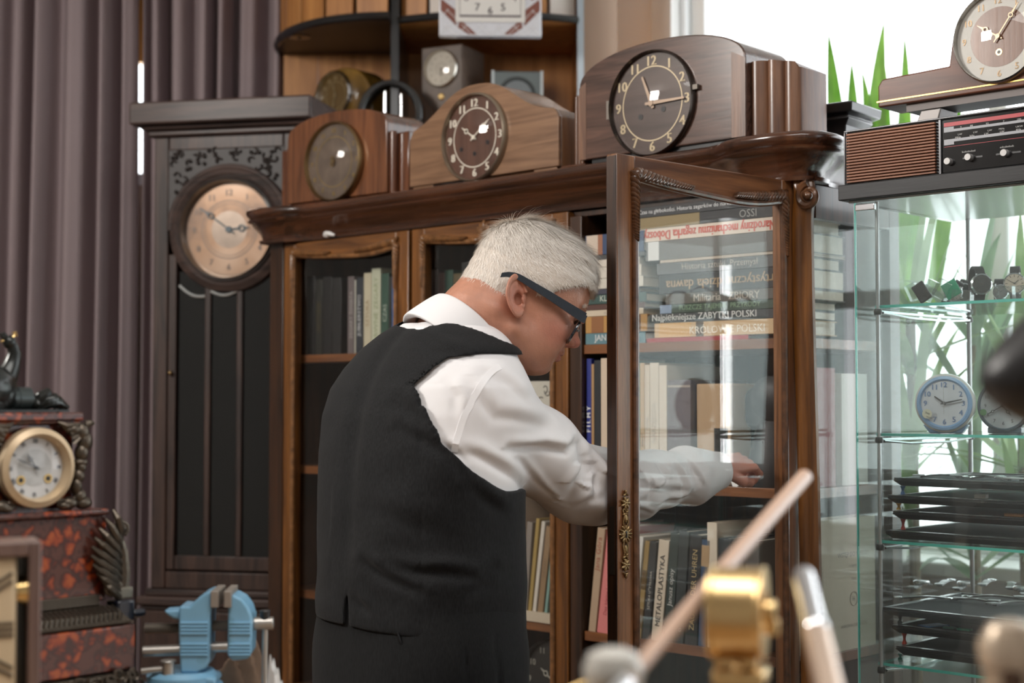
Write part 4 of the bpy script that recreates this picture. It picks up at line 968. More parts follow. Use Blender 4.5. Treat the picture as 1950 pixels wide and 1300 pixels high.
Vr, Fr_ = surfnets(hand_sdf, tuple(HHo - .13), tuple(HHo + .14), .0016)
Vr = relax(Vr, Fr_, 1, .4)
# ----------------------------------------------------------------- unseen body core, forearms, legs and feet: one low-detail skin surface
HIPL = (-.155 - .09 * RDn[0], 2.49 - .09 * RDn[1], .93); HIPR = (-.155 + .09 * RDn[0], 2.49 + .09 * RDn[1], .93)
def leg(h, s): return [h, (h[0] + .02, h[1] + .02, .50), (h[0] - .01 * s, h[1] - .01, .09)]
LR, LL = leg(HIPR, 1), leg(HIPL, -1)
def core(P):
    d = torso(P, -.025)
    d = smin(d, chain(P, [SH, EL, WR], [.048, .036, .026], .02), .03); d = smin(d, chain(P, [LSH, LEL, LWR], [.045, .036, .026], .02), .03)
    for L_ in (LR, LL):
        d = smin(d, chain(P, L_, [.082, .055, .038], .03), .03); d = smin(d, sell(P, (L_[2][0] + .055 * FD[0], L_[2][1] + .055 * FD[1], .045), (.045, .045, .035)), .03)
    hl = [LWR[0] + .05, LWR[1] + .05, LWR[2] - .03]
    return smin(smin(d, sell(P, hl, (.045, .04, .03)), .02), scap(P, hl, (hl[0] + .05, hl[1] + .05, hl[2] - .03), .016, .012), .015)
Vc, Fc_ = surfnets(core, (-.5, 2.15, .0), (.48, 3.02, 1.50), .011)
# skin material with painted pigment
m, nt, b = nodes('skin'); ca = nt.nodes.new('ShaderNodeVertexColor'); ca.layer_name = 'tone'; nt.links.new(ca.outputs[0], b.inputs['Base Color'])
b.inputs['Roughness'].default_value = .45; b.inputs['Subsurface Weight'].default_value = .12; b.inputs['Subsurface Scale'].default_value = .006; b.inputs['Subsurface Radius'].default_value = (1, .35, .2)
tcn = nt.nodes.new('ShaderNodeTexCoord'); nn = nt.nodes.new('ShaderNodeTexNoise'); nn.inputs['Scale'].default_value = 380; nn.inputs['Detail'].default_value = 3; nt.links.new(tcn.outputs['Object'], nn.inputs['Vector'])
bpn = nt.nodes.new('ShaderNodeBump'); bpn.inputs['Strength'].default_value = .35; bpn.inputs['Distance'].default_value = .0012; nt.links.new(nn.outputs[0], bpn.inputs['Height']); nt.links.new(bpn.outputs[0], b.inputs['Normal'])
SKIN = m
n1, n2 = len(HVw), len(Vr)
Vall = np.concatenate([HVw, Vr, Vc]); Fall = np.concatenate([Fh, Fr_ + n1, Fc_ + n1 + n2])
hc = np.tile(np.array([.52, .22, .155]), (n2, 1)) * (1 + .08 * wob(Vr.T, 90, 3)[:, None])
Call = np.concatenate([Ch, hc, np.tile(base, (len(Vc), 1))])
man = np_mesh('person', Vall, Fall, SKIN, colors=Call)
tag(man, 'grey-haired person in black waistcoat and white shirt leaning to reach into the bookcase', 'person')
# ----------------------------------------------------------------- shirt
def sleeve(P, inf=0.0):
    d = chain(P, [SH, (SH[0] + (EL[0] - SH[0]) * .5, SH[1] + (EL[1] - SH[1]) * .5, SH[2] + (EL[2] - SH[2]) * .5 - .004), EL, (EL[0] + (WR[0] - EL[0]) * .35, EL[1] + (WR[1] - EL[1]) * .35, EL[2] + (WR[2] - EL[2]) * .35 - .006), (EL[0] + (WR[0] - EL[0]) * .8, EL[1] + (WR[1] - EL[1]) * .8, EL[2] + (WR[2] - EL[2]) * .8 - .003), WR],
              [.070, .068, .066, .056, .047, .034], .03)
    return d - inf
eA, wA = np.array(EL), np.array(WR); sA = np.array(SH)
def fold_field(P):
    q = [P[i] - EL[i] for i in range(3)]
    uf = (wA - eA) / np.linalg.norm(wA - eA); us = (eA - sA) / np.linalg.norm(eA - sA)
    a = q[0] * uf[0] + q[1] * uf[1] + q[2] * uf[2]; b = q[0] * us[0] + q[1] * us[1] + q[2] * us[2]
    n = wob(P, 14, 11, 2)
    f1 = np.sin(a * 95 + 2.6 * n + q[2] * 26) * np.exp(-((a - .17) / .12) ** 2) * .0030
    f2 = np.sin(a * 60 + q[2] * 70 + 2 * n + 1) * np.exp(-((a - .0) / .07) ** 2) * .0045
    f3 = np.sin(b * 34 + q[2] * 55 + 2.2 * n) * np.exp(-((b + .12) / .10) ** 2) * .0030
    f4 = wob(P, 30, 5, 3) * .0022
    r_ = np.abs(np.sin(a * 28 - q[2] * 38 + 1.6 * n)) ** .5
    return f1 + f2 + f3 + f4 + (r_ - .7) * .004 * np.exp(-((a - .12) / .13) ** 2)
ca_ = Vector((.655, .29, .70)).normalized(); CL = [at(894, 625, 2.53) - ca_ * .040]
def shirt(P):
    t = torso(P, .004); s = sleeve(P) + fold_field(P)
    d = smin(t, s, .035)
    ls = chain(P, [LSH, LEL, LWR], [.050, .056, .036], .03) + wob(P, 30, 8, 2) * .002; d = smin(d, ls, .03)
    # end of the right sleeve
    uf = (wA - eA) / np.linalg.norm(wA - eA); e = sum((P[i] - WR[i]) * uf[i] for i in range(3)); d = smax(d, e - .010, .004)
    cuff = smax(scap(P, tuple(wA - uf * .055), WR, .0375, .0355), np.abs(e + .022) - .032, .003); d = smin(d, cuff, .004)
    d = smax(d, .92 - P[2], .005)
    # armhole seam ridge of the sleeve
    return d
Vs_, Fs_ = surfnets(shirt, (-.40, 2.22, .90), (.45, 2.98, 1.48), .0036)
def creases(V, Fc, lines):
    nr = np.zeros_like(V); a = V[Fc[:, 0]]; fn_ = np.cross(V[Fc[:, 1]] - a, V[Fc[:, 3]] - a)
    for j in range(4):
        for c in range(3): nr[:, c] += np.bincount(Fc[:, j], fn_[:, c], len(V))
    nr /= np.linalg.norm(nr, axis=1)[:, None] + 1e-9
    # photo-plane position of every vertex, to lay each fold where it runs
    c_, s_ = math.cos(TH), math.sin(TH); yy = V[:, 1] * c_ + (V[:, 2] - H) * s_; zz = -V[:, 1] * s_ + (V[:, 2] - H) * c_
    U = np.stack([975 + F * V[:, 0] / yy, 650 - F * zz / yy], 1)
    disp = np.zeros(len(V))
    vdir = -(V - np.array([0, 0, H])); sgn = np.sign(np.sum(nr * vdir, 1)); out = 1 if np.mean(fn_.sum(1) * 0 + 1) > 0 else -1
    for pts, dep, wid, bul in lines:
        P3 = []
        for px, py in pts:
            m_ = np.where((np.abs(U[:, 0] - px) < 9) & (np.abs(U[:, 1] - py) < 9))[0]
            if len(m_) == 0: continue
            P3.append(V[m_[np.argmin(yy[m_])]])
        if len(P3) < 2: continue
        P3 = np.array(P3); best = np.full(len(V), 9.0); tt = np.zeros(len(V)); L = 0; tot = sum(np.linalg.norm(P3[i + 1] - P3[i]) for i in range(len(P3) - 1)); side = np.zeros(len(V))
        for i in range(len(P3) - 1):
            ba = P3[i + 1] - P3[i]; l = np.linalg.norm(ba); h = np.clip((V - P3[i]) @ ba / (l * l), 0, 1); w_ = V - P3[i] - h[:, None] * ba; dd = np.linalg.norm(w_, axis=1)
            u_ = dd < best; best[u_] = dd[u_]; tt[u_] = ((L + h * l) / tot)[u_]; side[u_] = w_[u_, 2]; L += l
        env = np.sin(np.pi * np.clip(tt * .92 + .04, 0, 1)) ** .6
        disp += env * (-dep * np.exp(-(best / wid) ** 2) + bul * np.exp(-((best - 2.0 * wid) / (1.3 * wid)) ** 2) * (side > 0))
    return V + nr * OUT * disp[:, None]
OUT = 1.0
Vs_ = creases(Vs_, Fs_, [
 ([(975, 862), (1010, 862), (1041, 858), (1085, 852), (1102, 836)], .011, .007, .008), ([(900, 729), (949, 792), (989, 806), (1041, 803), (1062, 800)], .004, .010, .004),
 ([(869, 852), (918, 872), (965, 903), (1000, 935)], .008, .008, .005), ([(1108, 838), (1118, 874), (1105, 925), (1085, 965)], .006, .010, .006), ([(995, 880), (1030, 925), (1060, 963)], .003, .005, .003),
 ([(832, 836), (866, 849), (895, 870)], .004, .005, .003), ([(930, 705), (975, 722), (1010, 760)], .003, .010, .003), ([(1130, 860), (1145, 905), (1138, 960)], .005, .008, .005),
 ([(845, 720), (862, 750), (858, 790)], .003, .008, .002), ([(1100, 975), (1130, 960), (1160, 940)], .003, .007, .003),
 ([(1212, 888), (1231, 909), (1223, 937)], .007, .006, .004), ([(1262, 880), (1278, 905), (1268, 940)], .006, .006, .004), ([(1295, 880), (1312, 915), (1308, 958)], .007, .006, .005),
 ([(1230, 925), (1270, 940), (1320, 945)], .004, .006, .004), ([(1245, 970), (1285, 962), (1320, 950)], .005, .005, .004), ([(1209, 975), (1245, 985), (1285, 985)], .005, .005, .004), ([(1185, 900), (1195, 930), (1188, 960)], .006, .007, .005),
 ([(1318, 870), (1338, 900), (1345, 930)], .006, .0035, .003), ([(1240, 895), (1250, 925), (1242, 955)], .004, .004, .002), ([(1325, 885), (1332, 910), (1328, 940)], .003, .003, .002)])
def cloth_mat(name, col, rough, weave=900, strength=.25, sheen=.0, var=.0):
    m, nt, b = nodes(name); b.inputs['Base Color'].default_value = (*col, 1); b.inputs['Roughness'].default_value = rough; b.inputs['Sheen Weight'].default_value = sheen; b.inputs['Specular IOR Level'].default_value = .25
    tc = nt.nodes.new('ShaderNodeTexCoord'); w = nt.nodes.new('ShaderNodeTexNoise'); mp = nt.nodes.new('ShaderNodeMapping'); mp.inputs['Scale'].default_value = (1, 1, .12)
    nt.links.new(tc.outputs['Object'], mp.inputs[0]); w.inputs['Scale'].default_value = weave; w.inputs['Detail'].default_value = 2; nt.links.new(mp.outputs[0], w.inputs['Vector'])
    bp = nt.nodes.new('ShaderNodeBump'); bp.inputs['Strength'].default_value = strength; bp.inputs['Distance'].default_value = .0006; nt.links.new(w.outputs[0], bp.inputs['Height']); nt.links.new(bp.outputs[0], b.inputs['Normal'])
    if var:
        r = nt.nodes.new('ShaderNodeValToRGB'); nt.links.new(w.outputs[0], r.inputs[0]); r.color_ramp.elements[0].position = .35; r.color_ramp.elements[1].position = .65
        r.color_ramp.elements[0].color = (*[c * (1 - var) for c in col], 1); r.color_ramp.elements[1].color = (*[c * (1 + var) for c in col], 1); nt.links.new(r.outputs[0], b.inputs['Base Color'])
    return m
SHIRT = cloth_mat('shirt_cotton', (.78, .765, .77), .75, 1200, .08)
sh = np_mesh('shirt', Vs_, Fs_, SHIRT, man)
# seam ribbon where the sleeve meets the shoulder: run around the sleeve on its surface
def project(fn, p, n=None):
    p = np.array(p, float)
    for _ in range(12):
        P = [np.array([p[i]]) for i in range(3)]; f0 = fn(P)[0]; g = np.array([(fn([np.array([p[j] + (1e-3 if j == i else 0)]) for j in range(3)])[0] - f0) / 1e-3 for i in range(3)]); l = np.linalg.norm(g) + 1e-9; p = p - g / l * f0 / max(l, .3)
    return p, g / l
us = (eA - sA) / np.linalg.norm(eA - sA)
seam_px = [(955, 694), (945, 700), (935, 708), (926, 719), (918, 731), (910, 744), (903, 757), (896, 771), (890, 785), (884, 800), (878, 816), (873, 832), (868, 848), (865, 862)]
sv = MB(); L1 = []
for px, py in seam_px:
    c2_, s2_ = math.cos(TH), math.sin(TH); yy = Vs_[:, 1] * c2_ + (Vs_[:, 2] - H) * s2_; zz = -Vs_[:, 1] * s2_ + (Vs_[:, 2] - H) * c2_
    m_ = np.where((np.abs(975 + F * Vs_[:, 0] / yy - px) < 7) & (np.abs(650 - F * zz / yy - py) < 7) & (yy < 2.6))[0]
    if len(m_) == 0: continue
    q = Vs_[m_[np.argsort(yy[m_])[:5]]].mean(0); g = np.array([(shirt([np.array([q[j] + (2e-3 if j == i_ else 0)]) for j in range(3)])[0] - shirt([np.array([q[j]]) for j in range(3)])[0]) for i_ in range(3)]); n_ = g / (np.linalg.norm(g) + 1e-9)
    L1.append((q, n_))
ring = []
for i, (q, n_) in enumerate(L1):
    a = L1[max(0, i - 1)][0]; b = L1[min(len(L1) - 1, i + 1)][0]; tdir = (b - a) / np.linalg.norm(b - a); sd = np.cross(tdir, n_); sd /= np.linalg.norm(sd); w_ = .0052
    ring.append([tuple(q - sd * w_ - n_ * .001), tuple(q - sd * w_ + n_ * .0014), tuple(q + sd * w_ + n_ * .0014), tuple(q + sd * w_ - n_ * .001)])
sv.loft(ring); sv.build('armhole_seam', cloth_mat('shirt_seam', (.86, .85, .86), .7, 1200, .08), sh)
# collar: folded band around the neck
cax = ca_; cu = Vector((-cax.z, 0, cax.x)); cu = (Vector((0, 0, 1)) - cax * cax.z); cu.normalize(); cv_ = cax.cross(cu)     # cu points up/back
co = MB(); rings = []
N = 48
for i in range(N + 1):
    t = 2 * PI * i / N; c, s = math.cos(t), math.sin(t)           # t=0 at the nape
    front = (1 - c) / 2; rad = .0745 + .003 * front
    dirv = cu * c + cv_ * s; hgt = .042; dn = .026 + .006 * front; fl = .020 + .002 * front
    cen = CL[0]
    pts = [cen + dirv * (rad + fl) - cax * dn, cen + dirv * (rad + fl * .97 + .001) - cax * (dn - .004), cen + dirv * (rad + .012) + cax * (hgt * .55), cen + dirv * (rad + .0055) + cax * hgt, cen + dirv * (rad + .001) + cax * (hgt + .0025), cen + dirv * (rad - .003) + cax * (hgt - .001), cen + dirv * (rad - .001) - cax * .02]
    rings.append([tuple(p) for p in pts])
co.loft(rings, cap=False); k = co.build('collar', SHIRT, man, ang=70); s = k.modifiers.new('s', 'SUBSURF'); s.levels = 1; s.render_levels = 2
# ----------------------------------------------------------------- waistcoat
AH = np.array(at(905, 800, 2.42)); 
def vest(P):
    d0 = torso(P, .0135); d = 0 * d0
    z = P[2]; n = wob(P, 9, 21, 2)
    cx = np.interp(z, _z[:, 0], _z[:, 1]); cy = np.interp(z, _z[:, 0], _z[:, 2]); r = (P[0] - cx) * RDn[0] + (P[1] - cy) * RDn[1]
    d = d + .0015 * np.sin((z + .35 * r) * 60 + 3 * n) * np.exp(-((z - 1.02) / .05) ** 2) + .002 * np.sin((z - .9 * r) * 34 + 2 * n) * np.exp(-((z - 1.16) / .09) ** 2) * (r > -.05) + .0015 * wob(P, 22, 4, 3); d = d0 + np.clip(d, -.01, .003)
    # armholes: tilted oval bores along the shoulder line
    for A, sg in ((AH, 1), (np.array([LSH[0], LSH[1], LSH[2] - .02]), -1)):
        q = [P[i] - A[i] for i in range(3)]; f = q[0] * FD[0] + q[1] * FD[1]; rr = (q[0] * RDn[0] + q[1] * RDn[1]) * sg; zz = q[2]
        if sg > 0:
            Lf = np.interp(zz, [-.125, -.11, -.098, -.071, -.033, 0, .028, .055, .0815, .098, .106], [.05, -.01, -.034, -.073, -.104, -.112, -.114, -.1145, -.090, -.070, -.03])
            hole = smax(smax(Lf - f, f - .13, .02), np.abs(zz + .003) - .109, .02) * .8
        else: hole = (np.sqrt((f / .088) ** 2 + (zz / .09) ** 2) - 1) * .08
        hole = smax(hole, -.085 - rr, .01); d = smax(d, -hole, .003)
    # neck opening follows the collar
    q = [P[i] - CL[0][i] - (.010 * FD[i] if i < 2 else 0) for i in range(3)]; ax = sum(q[i] * cax[i] for i in range(3)); rad = np.sqrt(np.maximum(sum(q[i] ** 2 for i in range(3)) - ax ** 2, 0))
    d = smax(d, -smax(rad - .097 - .022 * np.clip((q[0] * (RDn[0] + FD[0]) + q[1] * (RDn[1] + FD[1])) * .7 / .08, 0, 1), -.050 - ax, .004), .003)
    hem = .978 + .012 * np.cos((r + .02) / .2 * 3) * 0; 
    r_w = (P[0] + .155) * RDn[0] + (P[1] - 2.49) * RDn[1]
    hem = at(800, 1203, 2.40).z - 1.4 * np.clip(P[1] - 2.40, 0, .3) * .0 + .02 * np.abs(P[0] + .12) * 0
    d = smax(d, (hem + .010 * np.clip((P[0] + .10) / -.17, 0, 1)) - z, .003)
    # left vent
    vx_ = (P[0] - at(664, 1150, 2.42).x) * 1.0; vent = smax(np.abs(vx_) - .0035 * np.clip((1.055 - z) / .04, 0, 1.2), np.abs(P[1] - 2.44) - .12, .002); vent = smax(vent, z - 1.055, .002); d = smax(d, -vent, .002)
    # stitched side seam groove
    gx = at(806, 950, 2.38).x; d = d + .0016 * np.exp(-((P[0] - gx - (z - 1.2) * -.02) / .0016) ** 2) * (P[1] < 2.46) * (z < 1.36)
    d = smax(d, -(torso(P, -.006)), .001)   # a shell, open over the shirt
    return d
Vv, Fv = surfnets(vest, (-.40, 2.18, .95), (.16, 2.85, 1.50), .0033)
Vv = creases(Vv, Fv, [([(682, 1062), (720, 1090), (738, 1100), (795, 1130)], .008, .008, .006), ([(725, 1070), (783, 1083), (862, 1084), (919, 1094), (950, 1074)], .007, .008, .006), ([(668, 1138), (694, 1160)], .004, .007, .003),
 ([(894, 1130), (942, 1103)], .005, .008, .004), ([(748, 760), (795, 798), (816, 828)], .005, .012, .005), ([(755, 810), (795, 829), (842, 855), (880, 888)], .006, .010, .006), ([(905, 938), (940, 965), (968, 985)], .004, .009, .005),
 ([(790, 640), (830, 660), (880, 668)], .003, .010, .003), ([(700, 960), (760, 990), (850, 1010)], .003, .015, .003)])
Vv = relax(Vv, Fv, 5, .5)
VEST = cloth_mat('waistcoat_wool', (.0075, .0078, .0085), .85, 700, .6, sheen=.05, var=.5)
ve = np_mesh('waistcoat', Vv, Fv, VEST, man)
# ----------------------------------------------------------------- trousers and shoes
def trouser(P):
    z = P[2]; d = torso(P, .008); d = smax(d, z - 1.07, .004)
    d = smax(d, .80 - z, .02)
    for L_ in (LR, LL): d = smin(d, chain(P, L_, [.108, .085, .068], .03), .05)
    d = smax(d, .05 - z, .004)
    d = d + wob([P[0], P[1], P[2] * .35], 26, 31, 2) * .003 * np.clip((1.0 - z) * 8, 0, 1) 
    for px, dep in ((892, .004), (948, .005)):
        gx = at(px, 1250, 2.40).x; d = d + dep * np.exp(-((P[0] - gx - (z - .95) * -.06) / .0022) ** 2) * (P[1] < 2.46) * np.clip((1.0 - z) * 20, 0, 1)
    return d
Vt, Ft = surfnets(trouser, (-.46, 2.12, .03), (.16, 2.86, 1.09), .0055)
TR = cloth_mat('trouser_wool', (.0065, .0068, .0072), .9, 700, .5, sheen=.04, var=.4)
tr = np_mesh('trousers', Vt, Ft, TR, man)
pk = MB(); L2 = []
def on_surface(fn, px, py, t0=2.1):
    r = np.array(ray(px, py)); t = t0
    for _ in range(90):
        p = np.array([r[0] * t, r[1] * t, H + r[2] * t]); v = fn([np.array([x]) for x in p])[0]
        if v < .0005: break
        t += max(v * .7, .0005)
    return project(fn, p)
for px, py in ((696, 1196), (720, 1203), (745, 1206), (775, 1207)): q, n_ = on_surface(trouser, px, py); L2.append(tuple(q + n_ * .0004))
pk.tube(L2, .0011, 6); q, n_ = on_surface(trouser, 762, 1218); pk.tube([tuple(q + n_ * .001 + np.array([-.004, 0, .012])), tuple(q + n_ * .002), tuple(q + n_ * .001 + np.array([.003, 0, -.010]))], [.0012, .0022, .0008], 6)
pk.build('pocket_edge', mat('pocket_black', (.004, .004, .005), .5), tr)
for i, L_ in enumerate((LR, LL)):
    c = (L_[2][0] + .055 * FD[0], L_[2][1] + .055 * FD[1], .045)
    a = MB(); a.M = T(c[0], c[1], 0) @ Matrix.Rotation(math.atan2(FD[1], FD[0]), 4, 'Z'); a.ball((.0, 0, .05), (.14, .052, .042), 20, 12); a.ball((-.075, 0, .075), (.055, .045, .05), 16, 10); a.box(-.13, .13, -.045, .045, .002, .018); a.build('shoe', mat('shoe_black', (.01, .01, .01), .25, coat=.5), man, ang=60)
# ----------------------------------------------------------------- spectacles
gp = MB(); fm_ = mat('spectacle_acetate', (.014, .022, .034), .12, coat=1.0)
yo = -.078; A_ = (.092, yo + .006, .022)
def temple(s):
    q = []
    for i in range(17):
        t = i / 16; X = .098 - .142 * t; Y = s * (.0745 + .0065 * min(1, t * 2.2)) ; Z = .0135 + .0215 * t
        if X < -.015: Z -= (-.015 - X) * (-.015 - X) * 14
        w = .0080 - .0042 * t; q.append([(X, Y - .0014, Z - w), (X, Y + .0014, Z - w), (X, Y + .0014, Z + w), (X, Y - .0014, Z + w)])
    return q
gp.loft(temple(-1)); gp.loft(temple(1))
def rim(s):
    pts = []
    for i in range(28):
        t = 2 * PI * i / 28; c, n_ = math.cos(t), math.sin(t); e = 2.8; k = (abs(c) ** e + abs(n_) ** e) ** (-1 / e)
        pts.append((.1005 - .004 * abs(c * k) - .007 * (.5 - .5 * n_ * k), s * (.0365 + .0285 * c * k), -.003 + .020 * n_ * k))
    return pts
for s_ in (-1, 1): gp.tube(rim(s_), .0022, 8, closed=True)
gp.tube([(.104, -.009, .004), (.1085, 0, .007), (.104, .009, .004)], .0022, 8)
for s_ in (-1, 1): gp.box(.092, .100, min(s_ * .065, s_ * .0765), max(s_ * .065, s_ * .0765), .006, .018)
gp.M = Matrix.Identity(4)
g_ = gp.build('spectacles', fm_, man); g_.data.transform(HM); g_.data.update()
for s_ in (-1, 1):
    l = MB(); R_ = rim(s_); l.add(R_ + [(.1, s_ * .0365, -.003)], [(i, (i + 1) % 28, 28) for i in range(28)]); o = l.build('lens', glass('tinted_lens', (.55, .57, .60)), g_); o.data.transform(HM)
# ----------------------------------------------------------------- hair
rs = np.random.RandomState(5)
def hairline(x, ay):
    side = np.interp(x, [-.2, -.060, -.034, -.022, -.012, .004, .016, .022, .034, .045, .07, .085, .2], [-.050, -.050, -.038, -.010, .030, .032, .024, .020, .024, .036, .052, .062, .066])
    return side
def capd(P):
    x, y, z = P; ay = np.abs(y); top = np.clip((z - .03) / .09, 0, 1); t = .003 + .011 * top + .003 * top * np.clip(x * 14, 0, 1) + .003 * np.clip((.02 - x) * 10, 0, 1)
    n = wob([x * .45 + z * .3, y, z], 170, 9, 2); n2 = wob([x, y * 1.1, z], 60, 19, 2)
    d = smin(skull(P), chain(P, [(-.034, 0, .0), (-.036, 0, -.04)], [.052, .056]), .022) - t - n * .0010 * (1 + top) - n2 * .0022 * top
    hl = hairline(x, ay) + .003 * n2; d = smax(d, hl - z + (ay < .0) * 0, .006)
    # fringe swept to the front
    return d
Vp, Fp = surfnets(capd, (-.12, -.10, -.07), (.13, .10, .18), .0018)
m, nt, b = nodes('hair_silver'); b.inputs['Base Color'].default_value = (.80, .75, .69, 1); b.inputs['Roughness'].default_value = .5; b.inputs['Specular IOR Level'].default_value = .4
HAIRM = m
m2, nt2, b2 = nodes('hair_underlayer'); b2.inputs['Base Color'].default_value = (.60, .53, .46, 1); b2.inputs['Roughness'].default_value = .7
hair = np_mesh('hair', to_world(Vp), Fp, m2, man)
# strands: short ribbons that follow a combing field over the cap
nrm = np.zeros_like(Vp); a = Vp[Fp[:, 0]]; fnm = np.cross(Vp[Fp[:, 1]] - a, Vp[Fp[:, 3]] - a)
for j in range(4):
    for c in range(3): nrm[:, c] += np.bincount(Fp[:, j], fnm[:, c], len(Vp))
nrm /= np.linalg.norm(nrm, axis=1)[:, None] + 1e-9
ctr = np.array([0, 0, .045]); flip = np.sign(np.sum(nrm * (Vp - ctr), 1)); nrm *= np.where(np.mean(flip) < 0, -1, 1)
NS = 34000
pick = rs.randint(0, len(Vp), NS * 2); pick = pick[(Vp[pick, 2] > hairline(Vp[pick, 0], np.abs(Vp[pick, 1])) + .001) & (np.sum(nrm[pick] * (Vp[pick] - ctr), 1) > 0)][:NS]
R0 = Vp[pick] + rs.normal(0, .0009, (len(pick), 3)); Nn = nrm[pick]
crown = np.array([-.050, 0.010, .128]); away = R0 - crown; away[:, 2] *= .6
fwd = np.clip((R0[:, 0] + .03) / .07, 0, 1) * np.clip((R0[:, 2] - .05) / .05, 0, 1)
away = away / (np.linalg.norm(away, axis=1)[:, None] + 1e-6); Fv_ = np.stack([np.ones(len(R0)), -.35 * np.ones(len(R0)), -.1 * np.ones(len(R0))], 1)
Dn = away * (1 - .6 * fwd[:, None]) + Fv_ * .6 * fwd[:, None]
low = np.clip((.05 - R0[:, 2]) / .05, 0, 1)[:, None]; Dn = Dn * (1 - low) + np.array([-.15, 0, -1.0]) * low
Dn += rs.normal(0, .16, Dn.shape) + .25 * wob(R0.T, 70, 77, 2)[:, None] * np.array([0.3, 1, .2])
Dn -= Nn * np.sum(Dn * Nn, 1)[:, None]; Dn /= np.linalg.norm(Dn, axis=1)[:, None] + 1e-9
topf = np.clip((R0[:, 2] - .06) / .07, 0, 1); Ls = (.009 + .024 * topf) * rs.uniform(.6, 1.25, len(R0)); lift = (.12 + .24 * topf) * rs.uniform(.4, 1.5, len(R0)) 
stray = rs.rand(len(R0)) < .012; lift[stray] *= 2.6
sgm = 4; Sd = np.cross(Dn, Nn); wdt = rs.uniform(.00022, .00042, len(R0)); VV = []; 
grav = np.array([.0, 0, -1.0])
for k in range(sgm + 1):
    t = k / sgm; p = R0 + Dn * (Ls * t)[:, None] + Nn * (Ls * lift * t * (1 - .62 * t) - .0006)[:, None] + (Sd * (rs.normal(0, 1, len(R0)) * 0 + Ls * .10 * t * t * np.sin(R0[:, 0] * 300))[:, None])
    w = (wdt * (1 - .85 * t))[:, None] * Sd; VV.append(p - w); VV.append(p + w)
VV = np.stack(VV, 1); nsd = (sgm + 1) * 2; base_i = np.arange(len(R0))[:, None] * nsd
FF = np.concatenate([base_i + np.array([[2 * k, 2 * k + 1, 2 * k + 3, 2 * k + 2]]) for k in range(sgm)])
ob = np_mesh('hair_strands', to_world(VV.reshape(-1, 3)), FF, HAIRM, hair)
# eyebrow and sideburn fuzz stay with the hair
def fuzz(name, pts, n, L, sp, dirv):
    P0 = np.array([pts[i % len(pts)] for i in range(n)]) + rs.normal(0, sp, (n, 3)); D0 = np.array(dirv) + rs.normal(0, .35, (n, 3)); D0 /= np.linalg.norm(D0, axis=1)[:, None]
    S0 = np.cross(D0, rs.normal(0, 1, (n, 3))); S0 /= np.linalg.norm(S0, axis=1)[:, None]; w = .00022
    V = np.stack([P0 - S0 * w, P0 + S0 * w, P0 + D0 * L + S0 * w * .3, P0 + D0 * L - S0 * w * .3], 1).reshape(-1, 3); Fq = np.arange(n)[:, None] * 4 + np.array([[0, 1, 2, 3]])
    return np_mesh(name, to_world(V), Fq, HAIRM, man)
fuzz('eyebrow', [(.0985 - .0006 * k, -.014 - .0045 * k, .0355 + .0012 * math.sin(k * .5)) for k in range(8)], 260, .008, .0013, (.2, -1, .15))
fuzz('eyebrow', [(.0985 - .0006 * k, .014 + .0045 * k, .0355) for k in range(8)], 200, .008, .0013, (.2, 1, .15))
# ================================================================= books
PAGE = mat('book_pages', (.66, .60, .50), .8, var=.08, vscale=90)
def col(c, r=.5): return mat('cover_%d_%d_%d_%d' % (*[int(x * 255) for x in c], int(r * 10)), c, r, coat=.15 if r < .6 else 0)
def book(M, th, h, d, c, label, group, title=None, tc=(.8, .78, .7), ts=.5, rough=.5, band=None, tbold=.0, cat='book', flip=False, tpos=0.0, pages=True, tsx=1.0):
    """spine in the local XZ plane facing -Y, thickness along X, height along Z"""
    t = .0022
    q = MB(); q.box(0, t, .0015, d, 0, h); q.box(th - t, th, .0015, d, 0, h); q.box(0, th, 0, .0014, 0, h)
    o = q.build('book', col(c, rough), None, bevel=.0008); o.matrix_world = M
    tag(o, label, cat, group)
    if pages: MB().box(t + .0002, th - t - .0002, .0018, d - .004, .003, h - .003).build('pages', PAGE, o, smooth=False)
    if band:
        for (a, b, bc) in band: MB().box(.0003, th - .0003, -.0004, -.0001, a * h, b * h).build('spine_band', col(bc), o, smooth=False)
    if title:
        e = MB(); TM = T(th / 2, -.0006, h * (.5 + tpos)) @ Matrix(((0, -1, 0, 0), (0, 0, -1, 0), (1, 0, 0, 0), (0, 0, 0, 1)))
        if flip: TM = TM @ RZ(180)
        text_on(e, title, th * ts * 1.3, TM, fit=h * .88, bold=tbold, sx=tsx); e.build('title', col(tc), o, smooth=False)
    return o
def upright(x, z, th, h, d, c, label, group, y=.04, lean=0, **k):
    return book(CF.M @ T(x, y, z) @ RY(lean), th, h, d, c, label, group, **k)
def flat(x, z, th, L, d, c, label, group, y=.03, yaw=0, **k):     # lying, spine out, title reads left to right
    return book(CF.M @ T(x, y, z + th) @ RZ(yaw) @ RY(90), th, L, d, c, label, group, **k)
SA, SB, SC_ = 1.475, 1.183, .858
